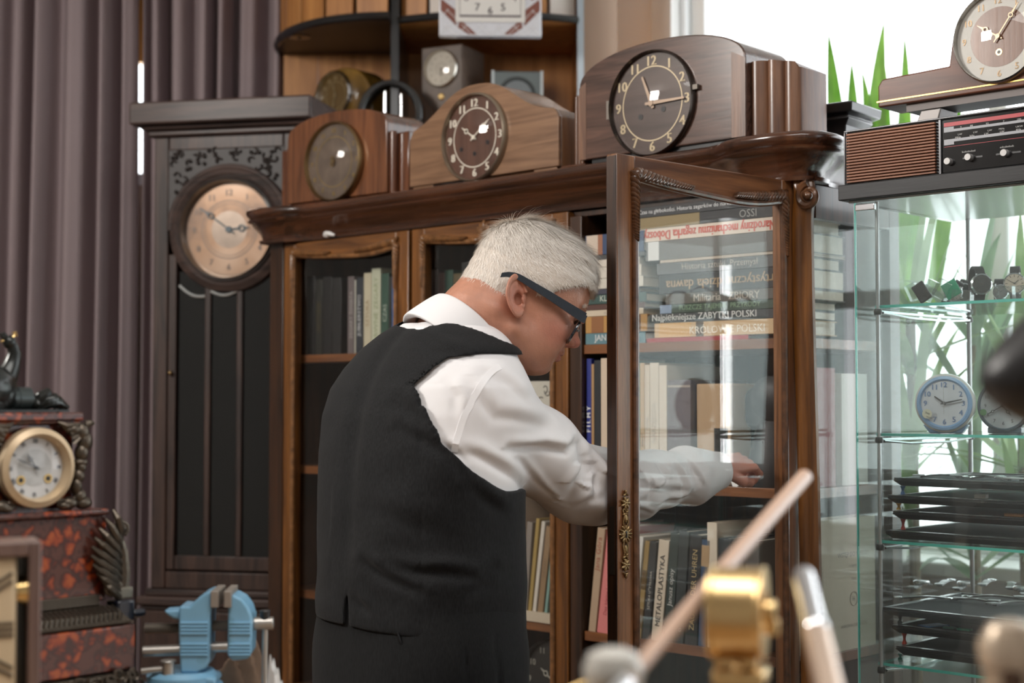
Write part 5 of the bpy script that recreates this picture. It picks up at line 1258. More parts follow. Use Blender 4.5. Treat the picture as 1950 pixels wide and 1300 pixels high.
# top shelf, stack next to the open door's free edge
G1 = 'books lying in the narrow stack beside the door edge'; z = SA
for th, c, ds, L, ti, tc, kw in [
    (.024, (.10, .20, .23), 'slate teal book with large white capital letters at the bottom of the narrow stack', .165, 'JAN MALARZ', (.8, .8, .78), dict(ts=.62, tbold=.0003)),
    (.036, (.42, .22, .06), 'golden brown picture book with dark patches on its spine', .17, None, None, dict(band=[(.1, .3, (.25, .10, .03)), (.42, .62, (.55, .32, .10)), (.75, .9, (.12, .05, .02))])),
    (.013, (.55, .46, .34), 'thin beige book lying on the golden brown picture book', .16, 'ALBUM POLSKI', (.35, .3, .25), {}),
    (.012, (.08, .03, .02), 'thin maroon book with small white letters in the narrow stack', .165, 'studio wiedza', (.7, .68, .62), {}),
    (.020, (.03, .07, .06), 'dark green book reading KLEJNOTY in the narrow stack', .168, 'KLEJNOTY', (.55, .6, .52), dict(ts=.7)),
    (.012, (.04, .04, .06), 'thin blue-black book above the dark green KLEJNOTY book', .15, None, None, {}),
    (.022, (.58, .54, .46), 'cream book with pale grey label in the narrow stack', .16, 'I', (.2, .2, .2), dict(tpos=.3)),
    (.024, (.60, .55, .47), 'cream book with a small dark barcode, below the topmost cream one', .155, 'II', (.15, .12, .12), dict(tpos=.25, tbold=.0006, ts=.7)),
    (.016, (.62, .56, .48), 'topmost cream book of the narrow stack', .15, 'c o', (.4, .3, .25), dict(tpos=.3)),
    (.010, (.05, .05, .05), 'thin black book under the blue picture book', .165, None, None, {}),
    (.044, (.025, .05, .12), 'thick navy picture book on top of the narrow stack', .162, None, None, dict(band=[(.02, .22, (.55, .45, .36)), (.22, .3, (.30, .12, .06))]))]:
    flat(1.099, z, th, L, .22, c, ds, G1, y=.010, title=ti, tc=tc or (.8, .8, .8), **kw); z += th + .0004
# top shelf, wide stack behind the open door
G2 = 'books lying in the wide stack behind the open glass door'; z = SA
for x0, x1, th, c, ds, ti, tc, kw in [
    (1.262, 1.52, .009, (.36, .035, .04), 'thin glossy red book at the bottom of the wide stack', None, None, dict(rough=.3)),
    (1.285, 1.60, .030, (.62, .43, .24), 'tan book with pale capitals KRÓLOWIE POLSKI', 'KRÓLOWIE POLSKI', (.85, .78, .66), dict(ts=.55, tpos=.08, band=[(.04, .30, (.68, .42, .18)), (.34, .40, (.10, .07, .05))])),
    (1.272, 1.60, .019, (.035, .037, .04), 'charcoal book with white title ending in ZABYTKI POLSKI', 'Najpiękniejsze ZABYTKI POLSKI', (.85, .85, .82), dict(ts=.78, tpos=-.08, tbold=.0003)),
    (1.300, 1.60, .018, (.035, .06, .04), 'dark green book with faint green capitals above the charcoal one', 'PUSZCZE TAJEMNE  PRZYRODY', (.22, .34, .20), dict(ts=.6, band=[(0, .1, (.25, .33, .45))])),
    (1.315, 1.62, .022, (.10, .09, .075), 'grey-brown book with silver letters and pale rubbed corner', 'Militaria   ZBIORY', (.55, .50, .42), dict(ts=.75, tbold=.0004)),
    (1.297, 1.62, .040, (.012, .012, .013), 'thick black book with gold script hanging upside down', 'Artystyczne dzieła dawna', (.48, .33, .18), dict(ts=.55, flip=True, tbold=.0005)),
    (1.292, 1.61, .024, (.09, .09, .09), 'black-grey ribbed book with worn silver edge', 'Historia sztuki  Przemysł', (.40, .36, .30), dict(ts=.6)),
    (1.300, 1.62, .006, (.45, .38, .30), 'thin buff booklet on the ribbed black-grey book', None, None, {}),
    (1.262, 1.62, .040, (.13, .125, .115), 'thick plain grey slipcase with a white sticker at its left end', None, None, dict(band=[(.02, .10, (.62, .62, .60))])),
    (1.197, 1.61, .027, (.70, .60, .50), 'long cream book with red script title running over both stacks', 'Narodziny mechanizmu zegarka Doboszyńska', (.60, .10, .06), dict(ts=.80, flip=True, tbold=.0009)),
    (1.225, 1.62, .024, (.015, .015, .017), 'black book with a worn gold ornamental panel', 'OSSI', (.35, .35, .33), dict(ts=.7, tpos=.25, band=[(.06, .45, (.26, .19, .08))])),
    (1.205, 1.62, .022, (.016, .017, .020), 'topmost black book with small white words about diving watches', 'Czas na głębokości. Historia zegarków do nurkowania         Mateusz', (.8, .8, .8), dict(ts=.42))]:
    flat(x0, z, th, x1 - x0, .2, c, ds, G2, y=.014, title=ti, tc=tc or (.8, .8, .8), **kw); z += th + .0004
# middle shelf behind the open door
G3 = 'books standing on the middle shelf behind the open door'
for x, th, h, c, ds, ti, tc, kw in [
    (1.096, .013, .262, (.02, .03, .20), 'royal blue book with big white letters against the partition', 'F I L M Y', (.75, .75, .75), dict(ts=.9, tbold=.0006, band=[(.1, .22, (.45, .24, .1))])),
    (1.110, .007, .25, (.40, .24, .11), 'thin golden brown book beside the royal blue one', None, None, {}),
    (1.118, .018, .258, (.015, .017, .02), 'black book between the thin golden brown and the cream book', None, None, {}),
    (1.137, .020, .262, (.60, .48, .36), 'tall cream book just left of the open door stile', None, None, {}),
    (1.158, .030, .25, (.22, .25, .24), 'grey-green book hidden mostly by the door stile', None, None, {}),
    (1.190, .036, .255, (.34, .48, .43), 'pale green book with huge white letters', 'X7 SI KA', (.88, .9, .86), dict(ts=.62, tbold=.0009)),
    (1.227, .016, .248, (.12, .24, .17), 'green book with white lettering beside the pale green one', 'GAZETA', (.75, .75, .7), {}),
    (1.244, .012, .25, (.50, .36, .22), 'tan paperback with a brown title', 'Adama 2', (.12, .08, .06), dict(tpos=-.15)),
    (1.257, .013, .246, (.62, .53, .42), 'narrow cream book with a grey title', 'katalog', (.4, .35, .3), {}),
    (1.271, .023, .25, (.64, .57, .47), 'broad cream book with a faint vertical title', 'NARZĘDZIA', (.45, .40, .34), {}),
    (1.295, .020, .244, (.66, .58, .48), 'cream book touching the mauve-grey box file', None, None, {}),
    (1.316, .060, .213, (.16, .14, .15), 'mauve-grey box file with a tiny emblem', None, None, dict(rough=.7, band=[(.93, .95, (.4, .35, .3))]))]:
    upright(x, SB, th, h, .2, c, ds, G3, y=.016, title=ti, tc=tc or (.8, .8, .8), **kw)
# carton with a dark picture, gauges, tag
q = MB().box(0, .085, 0, .12, 0, .205); cb = q.build('carton', mat('kraft_card', (.46, .31, .18), .7), bevel=.003); cb.matrix_world = CF.M @ T(1.380, .03, SB); tag(cb, 'tan carton with a dark square picture on the middle shelf', 'box')
MB().box(.045, .078, -.001, -.0002, .02, .115).build('picture', mat('dark_photo', (.02, .018, .016), .4, var=.8, vscale=60), cb, smooth=False)
for nm, x, z, R, lb in (('pressure_gauge', 1.492, SB, .045, 'round black gauge standing behind the tan carton'),):
    g = thing(nm, lb, 'gauge', CF.M @ T(x, .10, z)); MB().lathe([(0, -.02), (R * .8, -.02), (R, -.012), (R, .012), (0, .014)], (0, 0, .155), 'y', 32).build('housing', mat('gauge_black', (.02, .02, .022), .4), g, bevel=.002); MB().box(-.02, .02, -.01, .012, 0, .115).build('foot', mat('gauge_black', (.02, .02, .022), .4), g)
g = thing('figurine', 'black two-lobed cast iron figure standing beside the tan carton', 'figurine', CF.M @ T(1.545, .065, SB))
q = MB(); q.lathe([(0, 0), (.055, 0), (.058, .02), (.050, .06), (.036, .115), (.028, .13)], (0, 0, 0), 'z', 24); q.build('body', mat('cast_black', (.010, .010, .011), .5), g)
q = MB(); q.lathe([(0, -.03), (.02, -.03), (.034, -.024), (.044, -.018), (.046, .0), (.03, .02), (0, .022)], (0, 0, .175), 'y', 28); q.build('head', mat('cast_black', (.010, .010, .011), .5), g)
q = MB().box(-.018, .018, -.001, .001, 0, .028); tg = q.build('paper_tag', mat('paper_white', (.75, .75, .74), .7)); tg.matrix_world = CF.M @ T(1.50, .012, SB + .004) @ RY(-30) @ RX(-12); tag(tg, 'small white paper tag lying before the black figure', 'tag')
# lower shelf behind the open door
G4 = 'books leaning on the lower shelf behind the open door'
def leanb(x, h, deg): return x, h, deg
for x, th, h, ln, c, ds, ti, tc, kw in [
    (1.100, .020, .225, 7, (.42, .30, .20), 'light brown book with a red-brown script title', 'Jana Góra', (.33, .10, .06), dict(ts=.7, tpos=.25)),
    (1.124, .034, .232, 8, (.62, .20, .19), 'thick coral pink book leaning on the light brown one', 'Das kleine Lexikon der Uhren', (.35, .06, .07), dict(ts=.28)),
    (1.164, .020, .20, 8, (.62, .62, .62), 'white book behind the door stile beside the coral pink one', None, None, {}),
    (1.196, .030, .215, 7, (.66, .65, .60), 'tall white book leaning right of the door stile', None, None, {}),
    (1.232, .012, .205, 7, (.30, .20, .07), 'mottled gold and brown book', None, None, dict(band=[(.1, .3, (.14, .08, .03)), (.5, .7, (.12, .07, .02))])),
    (1.248, .018, .205, 6, (.03, .03, .03), 'black book with small vertical white title', 'SZTUKA UŻYTKOWA', (.6, .58, .5), dict(ts=.35)),
    (1.272, .026, .21, 6, (.63, .54, .42), 'cream book with black capitals METALOPLASTYKA', 'METALOPLASTYKA', (.06, .05, .05), dict(ts=.52, tbold=.0003)),
    (1.304, .022, .225, 5, (.03, .045, .04), 'green-black book with white script', 'Janusz opisy', (.6, .6, .56), dict(ts=.55)),
    (1.330, .024, .23, 4, (.028, .036, .036), 'dark slate book with a round emblem', 'o  i', (.6, .6, .56), dict(tpos=-.35)),
    (1.358, .030, .225, 4, (.012, .012, .012), 'black book with golden title ZAUBER DER UHREN', 'ZAUBER DER UHREN', (.50, .38, .18), dict(ts=.45)),
    (1.392, .020, .215, 3, (.025, .06, .13), 'dark blue book leaning beside the golden titled one', None, None, dict(band=[(.75, .95, (.45, .30, .16))])),
    (1.416, .024, .25, 0, (.72, .63, .50), 'cream roll-bound book with a ring drawing', '8', (.15, .12, .1), dict(ts=.9)),
    (1.444, .030, .22, 0, (.02, .025, .03), 'black book right of the cream roll-bound book', None, None, {}),
    (1.476, .030, .215, 0, (.025, .03, .027), 'very dark green book near the right pillar', None, None, {}),
    (1.508, .032, .22, 0, (.10, .09, .08), 'grey-brown book near the right pillar', None, None, {})]:
    upright(x, SC_ + .0003, th, h, .19, c, ds, G4, y=.016, lean=ln, title=ti, tc=tc or (.8, .8, .8), **kw)
# large cream book whose cover faces the side glass
cw = CF.M @ T(1.605, .05, SC_ + .0003)
bb = book(cw, .036, .262, .235, (.66, .58, .46), 'large cream book with printed cover seen through the side glass of the bookcase', G4, title=None, rough=.8)
q = MB(); SM = T(.0364, .12, .13) @ Matrix(((0, 0, 1, 0), (1, 0, 0, 0), (0, 1, 0, 0), (0, 0, 0, 1)))
text_on(q, 'WSTĘP DO WIEDZY', .013, SM @ T(.03, .058, 0)); text_on(q, 'o zegarach', .008, SM @ T(.03, .036, 0)); text_on(q, 'TOM I', .007, SM @ T(.03, .010, 0))
text_on(q, 'WARSZAWA, DOM KSIĄŻKI', .008, SM @ T(.03, -.082, 0)); text_on(q, 'H', .014, SM @ T(.03, -.03, 0)); text_on(q, 'WSTĘP DO WIEDZY O ZEGARACH  T.1', .006, SM @ T(-.085, -.01, 0) @ RZ(90))
q.M = SM @ T(.03, -.03, 0); q.tube([(.014 * math.cos(t), .014 * math.sin(t), 0) for t in [2 * PI * k / 28 for k in range(28)]], .0006, 4, closed=True); q.M = Matrix.Identity(4); q.build('cover_print', col((.22, .18, .14)), bb, smooth=False)
# fillers standing at the side glass on the two upper shelves
G5 = 'books standing against the side glass of the bookcase'
for x, yy, th, h, d, z0, c, ds in [(1.603, .05, .03, .235, .10, SB, (.25, .05, .05), 'dark red book by the side glass on the middle shelf'), (1.60, .17, .035, .225, .10, SB, (.62, .58, .52), 'pale book by the side glass behind the dark red one')]:
    book(CF.M @ T(x, yy, z0 + .0003), th, h, d, c, ds, G5)
# middle section
G6 = 'books behind the right edge of the middle door'
flat(.83, SC_ + .0003, .022, .20, .2, (.60, .50, .38), 'cream book lying flat under the leaning ones at the middle door', G6, y=.03)
for x, th, h, ln, c, ds, ti in [
    (.845, .030, .27, 3, (.58, .44, .32), 'thick beige book beside the waistcoat edge', 'monogram'), (.880, .016, .20, 5, (.26, .22, .19), 'taupe book right of the thick beige one', None), (.900, .010, .21, 7, (.38, .26, .08), 'ochre book leaning by the taupe one', None),
    (.914, .010, .205, 8, (.66, .60, .52), 'thin white book leaning on the ochre one', None), (.929, .016, .195, 8, (.30, .19, .10), 'brown book with lattice pattern', 'XXXXXX'), (.950, .008, .17, 8, (.22, .36, .32), 'thin teal book leaning by the lattice one', None)]:
    upright(x, SC_ + .0228, th, h, .18, c, ds, G6, y=.04, lean=ln, title=ti, tc=(.2, .13, .08))
G7 = 'books standing behind the middle door'
pf = upright(.905, SB, .075, .215, .2, (.60, .56, .48), 'ivory book with dark floral scrollwork behind the middle door', G7, y=.04)
q = MB(); rnd = random.Random(7)
for k in range(26):
    cx, cz = rnd.uniform(.008, .067), rnd.uniform(.02, .2); a = rnd.uniform(0, 6); q.tube([(cx + .012 * math.cos(a + t) * (1 - t / 5), -.0006, cz + .012 * math.sin(a + t) * (1 - t / 5)) for t in [i * .5 for i in range(9)]], .0013, 4)
q.build('scrollwork', col((.12, .11, .10)), pf)
for x, th, h, c, ds, ti, tc in [
    (.560, .022, .20, (.05, .035, .03), 'dark brown book at the left end behind the middle door', None, None), (.584, .020, .19, (.12, .07, .06), 'brown-red book behind the middle door', None, None), (.606, .028, .195, (.03, .07, .05), 'dark green book with white letters behind the middle door', 'EDGAR', (.6, .62, .55)),
    (.636, .026, .185, (.10, .075, .035), 'dark book with gold pattern behind the middle door', 'oooo', (.35, .27, .12)), (.664, .05, .21, (.02, .02, .02), 'wide black book behind the middle door', None, None), (.72, .035, .20, (.10, .10, .11), 'charcoal book behind the middle door', None, None)]:
    upright(x, SA + .0003, th, h, .2, c, ds, G7, y=.06, title=ti, tc=tc or (.7, .7, .7))
# left section
G8 = 'books standing behind the left door'
for x, th, h, c, ds, ti, tc in [
    (.085, .03, .21, (.012, .012, .012), 'black book at the far left behind the left door', None, None), (.118, .028, .20, (.02, .02, .017), 'black book with dull gold letters behind the left door', 'HISTORIA', (.10, .075, .03)), (.15, .035, .205, (.012, .014, .013), 'black book right of the gold-lettered one', None, None), (.188, .035, .20, (.015, .015, .014), 'broad black book in the left door\'s dark half', None, None),
    (.250, .024, .200, (.15, .12, .12), 'mauve-grey book with a pale spine title', 'ZEGARY ŚWIATA', (.45, .42, .4)), (.277, .004, .19, (.6, .58, .5), 'very thin pale booklet beside the mauve-grey book', None, None), (.284, .026, .195, (.03, .035, .045), 'blue-black book with white capitals', 'JUBILERSTWO', (.65, .65, .65)),
    (.313, .028, .205, (.56, .50, .36), 'cream book with brown letters behind the left door', 'SZTUKA', (.35, .22, .12)), (.343, .034, .215, (.55, .56, .42), 'pale green-cream book behind the left door', 'DAWNE ZEGARY', (.30, .34, .18)), (.380, .028, .200, (.035, .085, .06), 'bottle green book with light letters', 'CZAS', (.45, .5, .42)),
    (.409, .010, .19, (.02, .02, .02), 'thin black book between the green and the blue one', None, None), (.421, .017, .192, (.03, .17, .48), 'bright blue book at the right end behind the left door', None, None)]:
    upright(x, SA + .0003, th, h, .19, c, ds, G8, y=.055, title=ti, tc=tc or (.7, .7, .7))
for i, (x, th, h, c, ds) in enumerate([(.25, .05, .16, (.05, .05, .045), 'dark grey box on the middle shelf behind the left door'), (.31, .06, .14, (.035, .03, .025), 'brown-black box on the middle shelf behind the left door')]):
    upright(x, SB + .0003, th, h, .15, c, ds, 'boxes behind the left door', y=.07, cat='box')
# round clock low in the middle section
ck = thing('alarm_clock', 'dark round clock with pale numerals on the bottom shelf behind the person', 'clock', CF.M @ T(.93, .10, .60))
MB().box(-.03, .03, 0, .04, 0, .02).build('foot', mblack, ck); dial(ck, 0, .115, .10, mat('dial_black', (.02, .02, .02), .4), mat('dark_chrome', (.12, .12, .12), .2, .9), mat('numeral_ivory', (.5, .48, .42), .4), mat('numeral_ivory', (.5, .48, .42), .4), ns=.2, sag=.01)
# ================================================================= display cabinet contents
def wristwatch(M, label, R=.0175, face=(.6, .55, .5), strap=(.02, .02, .022), case=None, loop=.028, style='stand', facedir=0):
    w = thing('wristwatch', label, 'watch', M, 'wristwatches on the top glass shelf')
    cs_ = case or chrome; st = mat('strap_%d_%d' % (int(strap[0] * 99), int(strap[1] * 99)), strap, .5)
    q = MB(); n = 26     # strap loop around a cuff, watch head at the front
    rings = []
    for i in range(n + 1):
        t = math.radians(28 + 304 * i / n) ; y, z = loop - loop * math.cos(t) * 1.0, loop * 1.12 + loop * 1.12 * math.sin(t); nx, nz = -math.cos(t), math.sin(t); wd = .0085
        rings.append([(-wd, y, z), (wd, y, z), (wd, y + nx * .0018, z + nz * .0018), (-wd, y + nx * .0018, z + nz * .0018)])
    q.loft(rings); q.build('strap', st, w)
    q = MB(); q.lathe([(0, .003), (R * .9, .003), (R, 0), (R, -.005), (R * .88, -.007), (R * .86, -.0062), (0, -.0062)], (0, 0, loop * 1.12), 'y', 32); q.cyl((R, -.002, loop * 1.12), (R + .003, -.002, loop * 1.12), .002, 8)
    for sx in (-1, 1):
        for sz_ in (-1, 1): q.box(sx * .0085 - .0012, sx * .0085 + .0012, -.004, .001, loop * 1.12 + sz_ * R * .8 - .004, loop * 1.12 + sz_ * R * .8 + .004)
    c = q.build('watch_case', cs_, w); MB().lathe([(0, -.0065), (R * .86, -.0065)], (0, 0, loop * 1.12), 'y', 28, cap=False).build('dial', mat('wd_%d_%d_%d' % tuple(int(v * 99) for v in face), face, .3), w)
    q = MB(); hand(q, 0, -.0070, loop * 1.12, 50, R * .5, .0012, 'baton'); hand(q, 0, -.0072, loop * 1.12, 300, R * .7, .0010, 'baton')
    numeral_ring(q, 0, -.0068, loop * 1.12, R * .7, R * .2, 'bars'); q.build('hands', mat('hands_dark', (.08, .07, .06), .4), w, smooth=False)
    return w
S1 = SHV[0] + .0003
def vplace(px, py, y, zf, yaw=0, extra=Matrix.Identity(4)):
    x = VF.hit(px, py, y)[0]; return VF.M @ T(x, y, zf) @ RZ(yaw) @ extra
wristwatch(vplace(1868, 540, .10, S1, 40), 'open wristwatch standing on edge with a black strap loop seen through', face=(.05, .05, .05), R=.019, loop=.030)
wristwatch(vplace(1932, 530, .10, S1, 22), 'wristwatch with tan dial and black strap at the right end of the shelf', face=(.5, .42, .34), R=.019)
wristwatch(vplace(1905, 540, .19, S1, 30), 'small wristwatch on black strap behind the tan-dialled one', face=(.2, .2, .2), R=.014, loop=.022)
wristwatch(vplace(1800, 560, .11, S1 + .002, 30, RY(34)), 'wristwatch with beige dial tilted over a clear block', face=(.45, .38, .33), R=.017, loop=.022)
wristwatch(vplace(1826, 556, .16, S1 + .002, 35, RY(18)), 'wristwatch with dark oval dial beside the green card', face=(.03, .05, .045), R=.018, loop=.022)
acr = glass('acrylic_block', (.90, .93, .93), boost=.10)
for i, (px, py, y, sx_, sy, h, rot, lb) in enumerate([(1742, 566, .06, .020, .02, .03, -24, 'small clear acrylic block leftmost on the top glass shelf'), (1757, 556, .09, .018, .02, .04, 28, 'tilted clear acrylic block left of the black strap'), (1783, 556, .055, .026, .022, .034, 30, 'clear acrylic block propping the beige-dialled watch'),
                                       (1828, 565, .05, .034, .024, .022, 4, 'low clear acrylic stand before the open wristwatch'), (1912, 562, .05, .03, .02, .024, -3, 'clear acrylic stand in front of the small wristwatch'), (1944, 560, .05, .03, .02, .024, -3, 'clear acrylic stand before the tan-dialled wristwatch')]):
    b_ = MB().box(-sx_ / 2, sx_ / 2, 0, sy, 0, h); o = b_.build('acrylic_block', acr, bevel=.0012); o.matrix_world = vplace(px, py, y, S1 + (.010 if abs(rot) > 20 else 0), 8, RY(rot)); tag(o, lb, 'display block', 'clear acrylic watch stands')
b_ = MB().box(-.014, .014, 0, .005, 0, .03); o = b_.build('green_card', mat('card_green', (.0, .27, .13), .5), bevel=.001); o.matrix_world = vplace(1818, 556, .07, S1 + .012, 8, RY(-28)); tag(o, 'bright green card tilted among the watches', 'card')
b_ = MB().box(-.012, .012, 0, .006, 0, .036); o = b_.build('watch_strap', mat('strap_black', (.012, .012, .013), .4), bevel=.002); o.matrix_world = vplace(1764, 566, .05, S1 + .006, 8, RY(-32)); tag(o, 'short black strap piece between two clear blocks', 'strap')
# alarm clocks on the second shelf
S2 = SHV[1] + .0003
x, z = VF.hit(1799, 760, .06); R_ = (VF.hit(1855, 760, .06)[0] - VF.hit(1743, 760, .06)[0]) / 2
al = thing('alarm_clock', 'round white alarm clock with pale blue rim on the second glass shelf', 'clock', VF.M @ T(x, .06, S2) @ RZ(18))
zc_ = .0545; pw = mat('alarm_white', (.64, .62, .60), .35, coat=.3); pb = mat('alarm_blue', (.20, .34, .56), .35, coat=.3)
q = MB(); q.lathe([(0, .034), (.040, .034), (.050, .026), (.0535, .008), (.0525, .0), (.049, -.003)], (0, 0, zc_), 'y', 48); q.build('case', pw, al)
q = MB(); q.prism([(-.028, .0), (.028, .0), (.040, .016), (-.040, .016)], .003, .032); q.build('foot', pb, al, bevel=.003)
bl = mat('alarm_numeral_blue', (.16, .26, .50), .5)
dial(al, 0, zc_, .049, mat('alarm_face', (.64, .66, .74), .4), pb, bl, mat('hands_black', (.03, .03, .03), .4), time=(10, 13), style='arabic', ns=.27, nr=.68, bw=.17, bd=.006, sag=.004, hs='baton', hl=(.42, .66), hw=.05, bold=.008, y=-.0034)
q = MB(); q.box(-.0003, .0003, -.0120, -.0116, -.020 + zc_, .036 + zc_ - .0); q.build('second_hand', mat('hands_grey', (.4, .4, .42), .4), al)
q = MB(); q.lathe([(0, -.0138), (.0085, -.0138), (.0085, -.0134), (0, -.0134)], (-.029, 0, zc_ - .019), 'y', 24); st_ = q.build('sticker', mat('sticker_cream', (.62, .60, .48), .5), al)
q = MB(); text_on(q, 'Step', .005, T(-.028, -.0142, zc_ - .018) @ RY(18) @ FRONT); text_on(q, 'second', .004, T(-.025, -.0142, zc_ - .025) @ RY(18) @ FRONT); q.build('sticker_lettering', mat('hands_black', (.03, .03, .03), .4), st_)
x, z = VF.hit(1912, 775, .13)
a2 = thing('alarm_clock', 'second alarm clock with dark rim standing behind the black lamp shade', 'clock', VF.M @ T(x, .13, S2) @ RZ(10)); zc_ = .050
q = MB(); q.box(-.030, .030, -.002, .03, 0, .012); q.build('foot', mat('clock_slate', (.08, .11, .14), .35), a2, bevel=.003)
q = MB(); q.lathe([(0, .03), (.038, .03), (.046, .022), (.048, .0), (.044, -.003)], (0, 0, zc_), 'y', 40); q.build('case', mat('clock_slate', (.08, .11, .14), .35), a2)
dial(a2, 0, zc_, .045, mat('alarm_face_grey', (.50, .52, .56), .4), mat('clock_slate', (.08, .11, .14), .35), mat('hands_black', (.03, .03, .03), .4), mat('hands_black', (.03, .03, .03), .4), ns=.2, nr=.7, bw=.1, bd=.005, sag=.003, time=(4, 40), y=-.0034)
q = MB(); q.lathe([(0, -.0115), (.006, -.0115), (.006, -.011)], (-.034, 0, zc_ - .012), 'y', 20); q.build('green_sticker', mat('sticker_green', (.08, .22, .06), .5), a2)
# trays
tb = mat('tray_black', (.012, .012, .013), .35, coat=.3); felt = mat('tray_felt', (.035, .037, .04), .9)
def tray(px, py, zt, label, w=.40, d=.30, y=.05, yaw=0, fl=felt, th=.012):
    x, z = VF.hit(px, py, y); t = thing('display_tray', label, 'tray', VF.M @ T(x, y, zt - th) @ RZ(yaw), 'black watch trays in the display cabinet')
    q = MB(); q.loft([[(.010, .010, 0), (w - .01, .010, 0), (w - .01, d - .01, 0), (.01, d - .01, 0)], [(0, 0, th - .003), (w, 0, th - .003), (w, d, th - .003), (0, d, th - .003)], [(0, 0, th), (w, 0, th), (w, d, th), (0, d, th)]])
    q.build('tray_base', tb, t); r = MB(); r.box(.0, w, 0, .012, th + .0002, th + .003); r.box(0, w, d - .012, d, th + .0002, th + .003); r.box(0, .012, .012, d - .012, th + .0002, th + .003); r.box(w - .012, w, .012, d - .012, th + .0002, th + .003)
    r.build('rim', tb, t, bevel=.001); MB().box(.012, w - .012, .012, d - .012, th + .0001, th + .0012).build('felt', fl, t, smooth=False)
    return t, x, y
def spacer(px, py, z0, z1, c, label, y=.07):
    x = VF.hit(px, py, y)[0]; h = z1 - z0; q = MB().lathe([(0, 0), (.0045, 0), (.004, .003), (.0022, h * .4), (.003, h * .65), (.0055, h - .001), (0, h)], (0, 0, 0), 'z', 12); o = q.build('tray_spacer', mat('sp_%d_%d_%d' % tuple(int(v * 99) for v in c), c, .35)); o.matrix_world = VF.M @ T(x, y, z0); tag(o, label, 'spacer', 'small props between the trays')
TW = .335
gf = mat('tray_felt_green', (.01, .09, .05), .9)
up = []
for px, py, fl, lb in ((1686, 1012, felt, 'lowest black tray of the upper stack in the display cabinet'), (1700, 975, felt, 'third black tray down, holding orange-tipped pieces'), (1690, 945, gf, 'second black tray down with a green felt lining'), (1702, 912, felt, 'topmost black tray of the upper stack with small watches on it')):
    zt = VF.hit(px, py, .05)[1]; up.append((zt, tray(px, py, zt, lb, w=TW, fl=fl)))
lo = []
for px, py, fl, lb in ((1706, 1232, felt, 'lowest black tray of the bottom stack, on stilts'), (1698, 1192, felt, 'middle black tray of the bottom stack with blue and green slips'), (1680, 1158, felt, 'large black tray covered with strapped watches on the bottom shelf')):
    zt = VF.hit(px, py, .05)[1]; lo.append((zt, tray(px, py, zt, lb, w=TW, fl=fl, th=.012 if py < 1200 else .014)))
th_ = .012
for stack, base_z, cols_, nm in ((up, SHV[2], [(.25, .02, .02), (.45, .03, .02), (.7, .35, .02), (.05, .15, .4)], ['black', 'red', 'orange', 'blue']), (lo, SHV[3], [(.05, .25, .2), (.55, .06, .03), (.02, .02, .02)], ['teal', 'vermilion', 'black lower'])):
    prev = base_z
    for k, (zt, tr_) in enumerate(stack):
        b0 = zt - (.014 if stack is lo and k == 0 else th_)
        if b0 - prev > .004:
            wh = 'upper' if stack is up else 'bottom'
            spacer(1712 + (k % 2) * 8, 1000, prev + .0004, b0 - .0002, cols_[k], f'{nm[k]} prop at the left front under a {wh} stack tray', y=.075)
            x_ = tr_[1] + TW - .03; q = MB().cyl((0, 0, 0), (0, 0, b0 - prev - .0006), .004, 10); o = q.build('tray_spacer', tb); o.matrix_world = VF.M @ T(x_, .30, prev + .0003); tag(o, f'rear post {["one", "two", "three", "four"][k]} levels up under the {wh} tray stack', 'spacer', 'rear posts between the trays')
        prev = zt + .0032
# watches lying on the trays
def strapwatch(M, label, grp, case=chrome, sc_=1.0, tagc=True, stitched=False, head=True):
    w = thing('wristwatch', label, 'watch', M, grp); st = mat('strap_satin', (.03, .032, .035), .35, coat=.2); L = .085 * sc_
    q = MB(); rings = []
    for i in range(13):
        t = i / 12; a = -L / 2 + L * t; wd = .0075 - .0015 * abs(t - .5) * 2; hz_ = .004 + .0045 * math.sin(PI * t) ; rings.append([(-wd, a, hz_ - .0028), (wd, a, hz_ - .0028), (wd * .9, a, hz_), (-wd * .9, a, hz_)])
    q.loft(rings); q.build('strap', st, w)
    if head:
        q = MB(); q.lathe([(0, .006), (.014, .006), (.0165, .009), (.0165, .0125), (.0145, .0145), (.0140, .0138), (0, .0138)], (0, 0, 0), 'z', 28); q.build('watch_case', case, w)
        MB().lathe([(0, .0141), (.0138, .0141)], (0, 0, 0), 'z', 24, cap=False).build('dial', mat('wd_dark', (.06, .06, .065), .25), w)
    else:
        q = MB(); q.box(-.009, .009, L / 2 - .004, L / 2 + .010, .003, .0055); q.box(-.0045, .0045, L / 2 - .001, L / 2 + .007, .0035, .0065); q.build('buckle', case, w, bevel=.001)
    if tagc: q = MB(); q.box(-.009, .009, -L / 2 - .014, -L / 2 + .008, .0045, .0075); q.build('label_tag', mat('tag_grey', (.42, .43, .44), .4), w, bevel=.001)
    return w
GW = 'strapped watches lying on the bottom tray'
zt, (t_, tx, ty) = lo[2]
spots = [(1755, 1118, -38, 'first watch at the tray\'s far left, strap running back', True, 1.0), (1800, 1112, -30, 'watch with grey tag left of the round chronograph', False, 1.1), (1838, 1120, -35, 'round chronograph head with dark dial in the tray', True, 1.15), (1880, 1112, -28, 'watch with grey tag right of the round chronograph', False, 1.1), (1925, 1118, -20, 'watch near the tray\'s right end with pale tag', False, 1.1),
         (1768, 1142, 75, 'red-stitched dark strap lying along the tray\'s front edge', False, 1.25), (1850, 1146, 60, 'watch with square pale tag at the tray front', False, .9), (1890, 1140, 80, 'watch with a light strap lying crosswise at the tray front', False, 1.1), (1930, 1152, -70, 'watch with a golden buckle at the tray front', False, 1.0), (1945, 1130, -10, 'watch cut off at the right end of the tray', True, 1.0)]
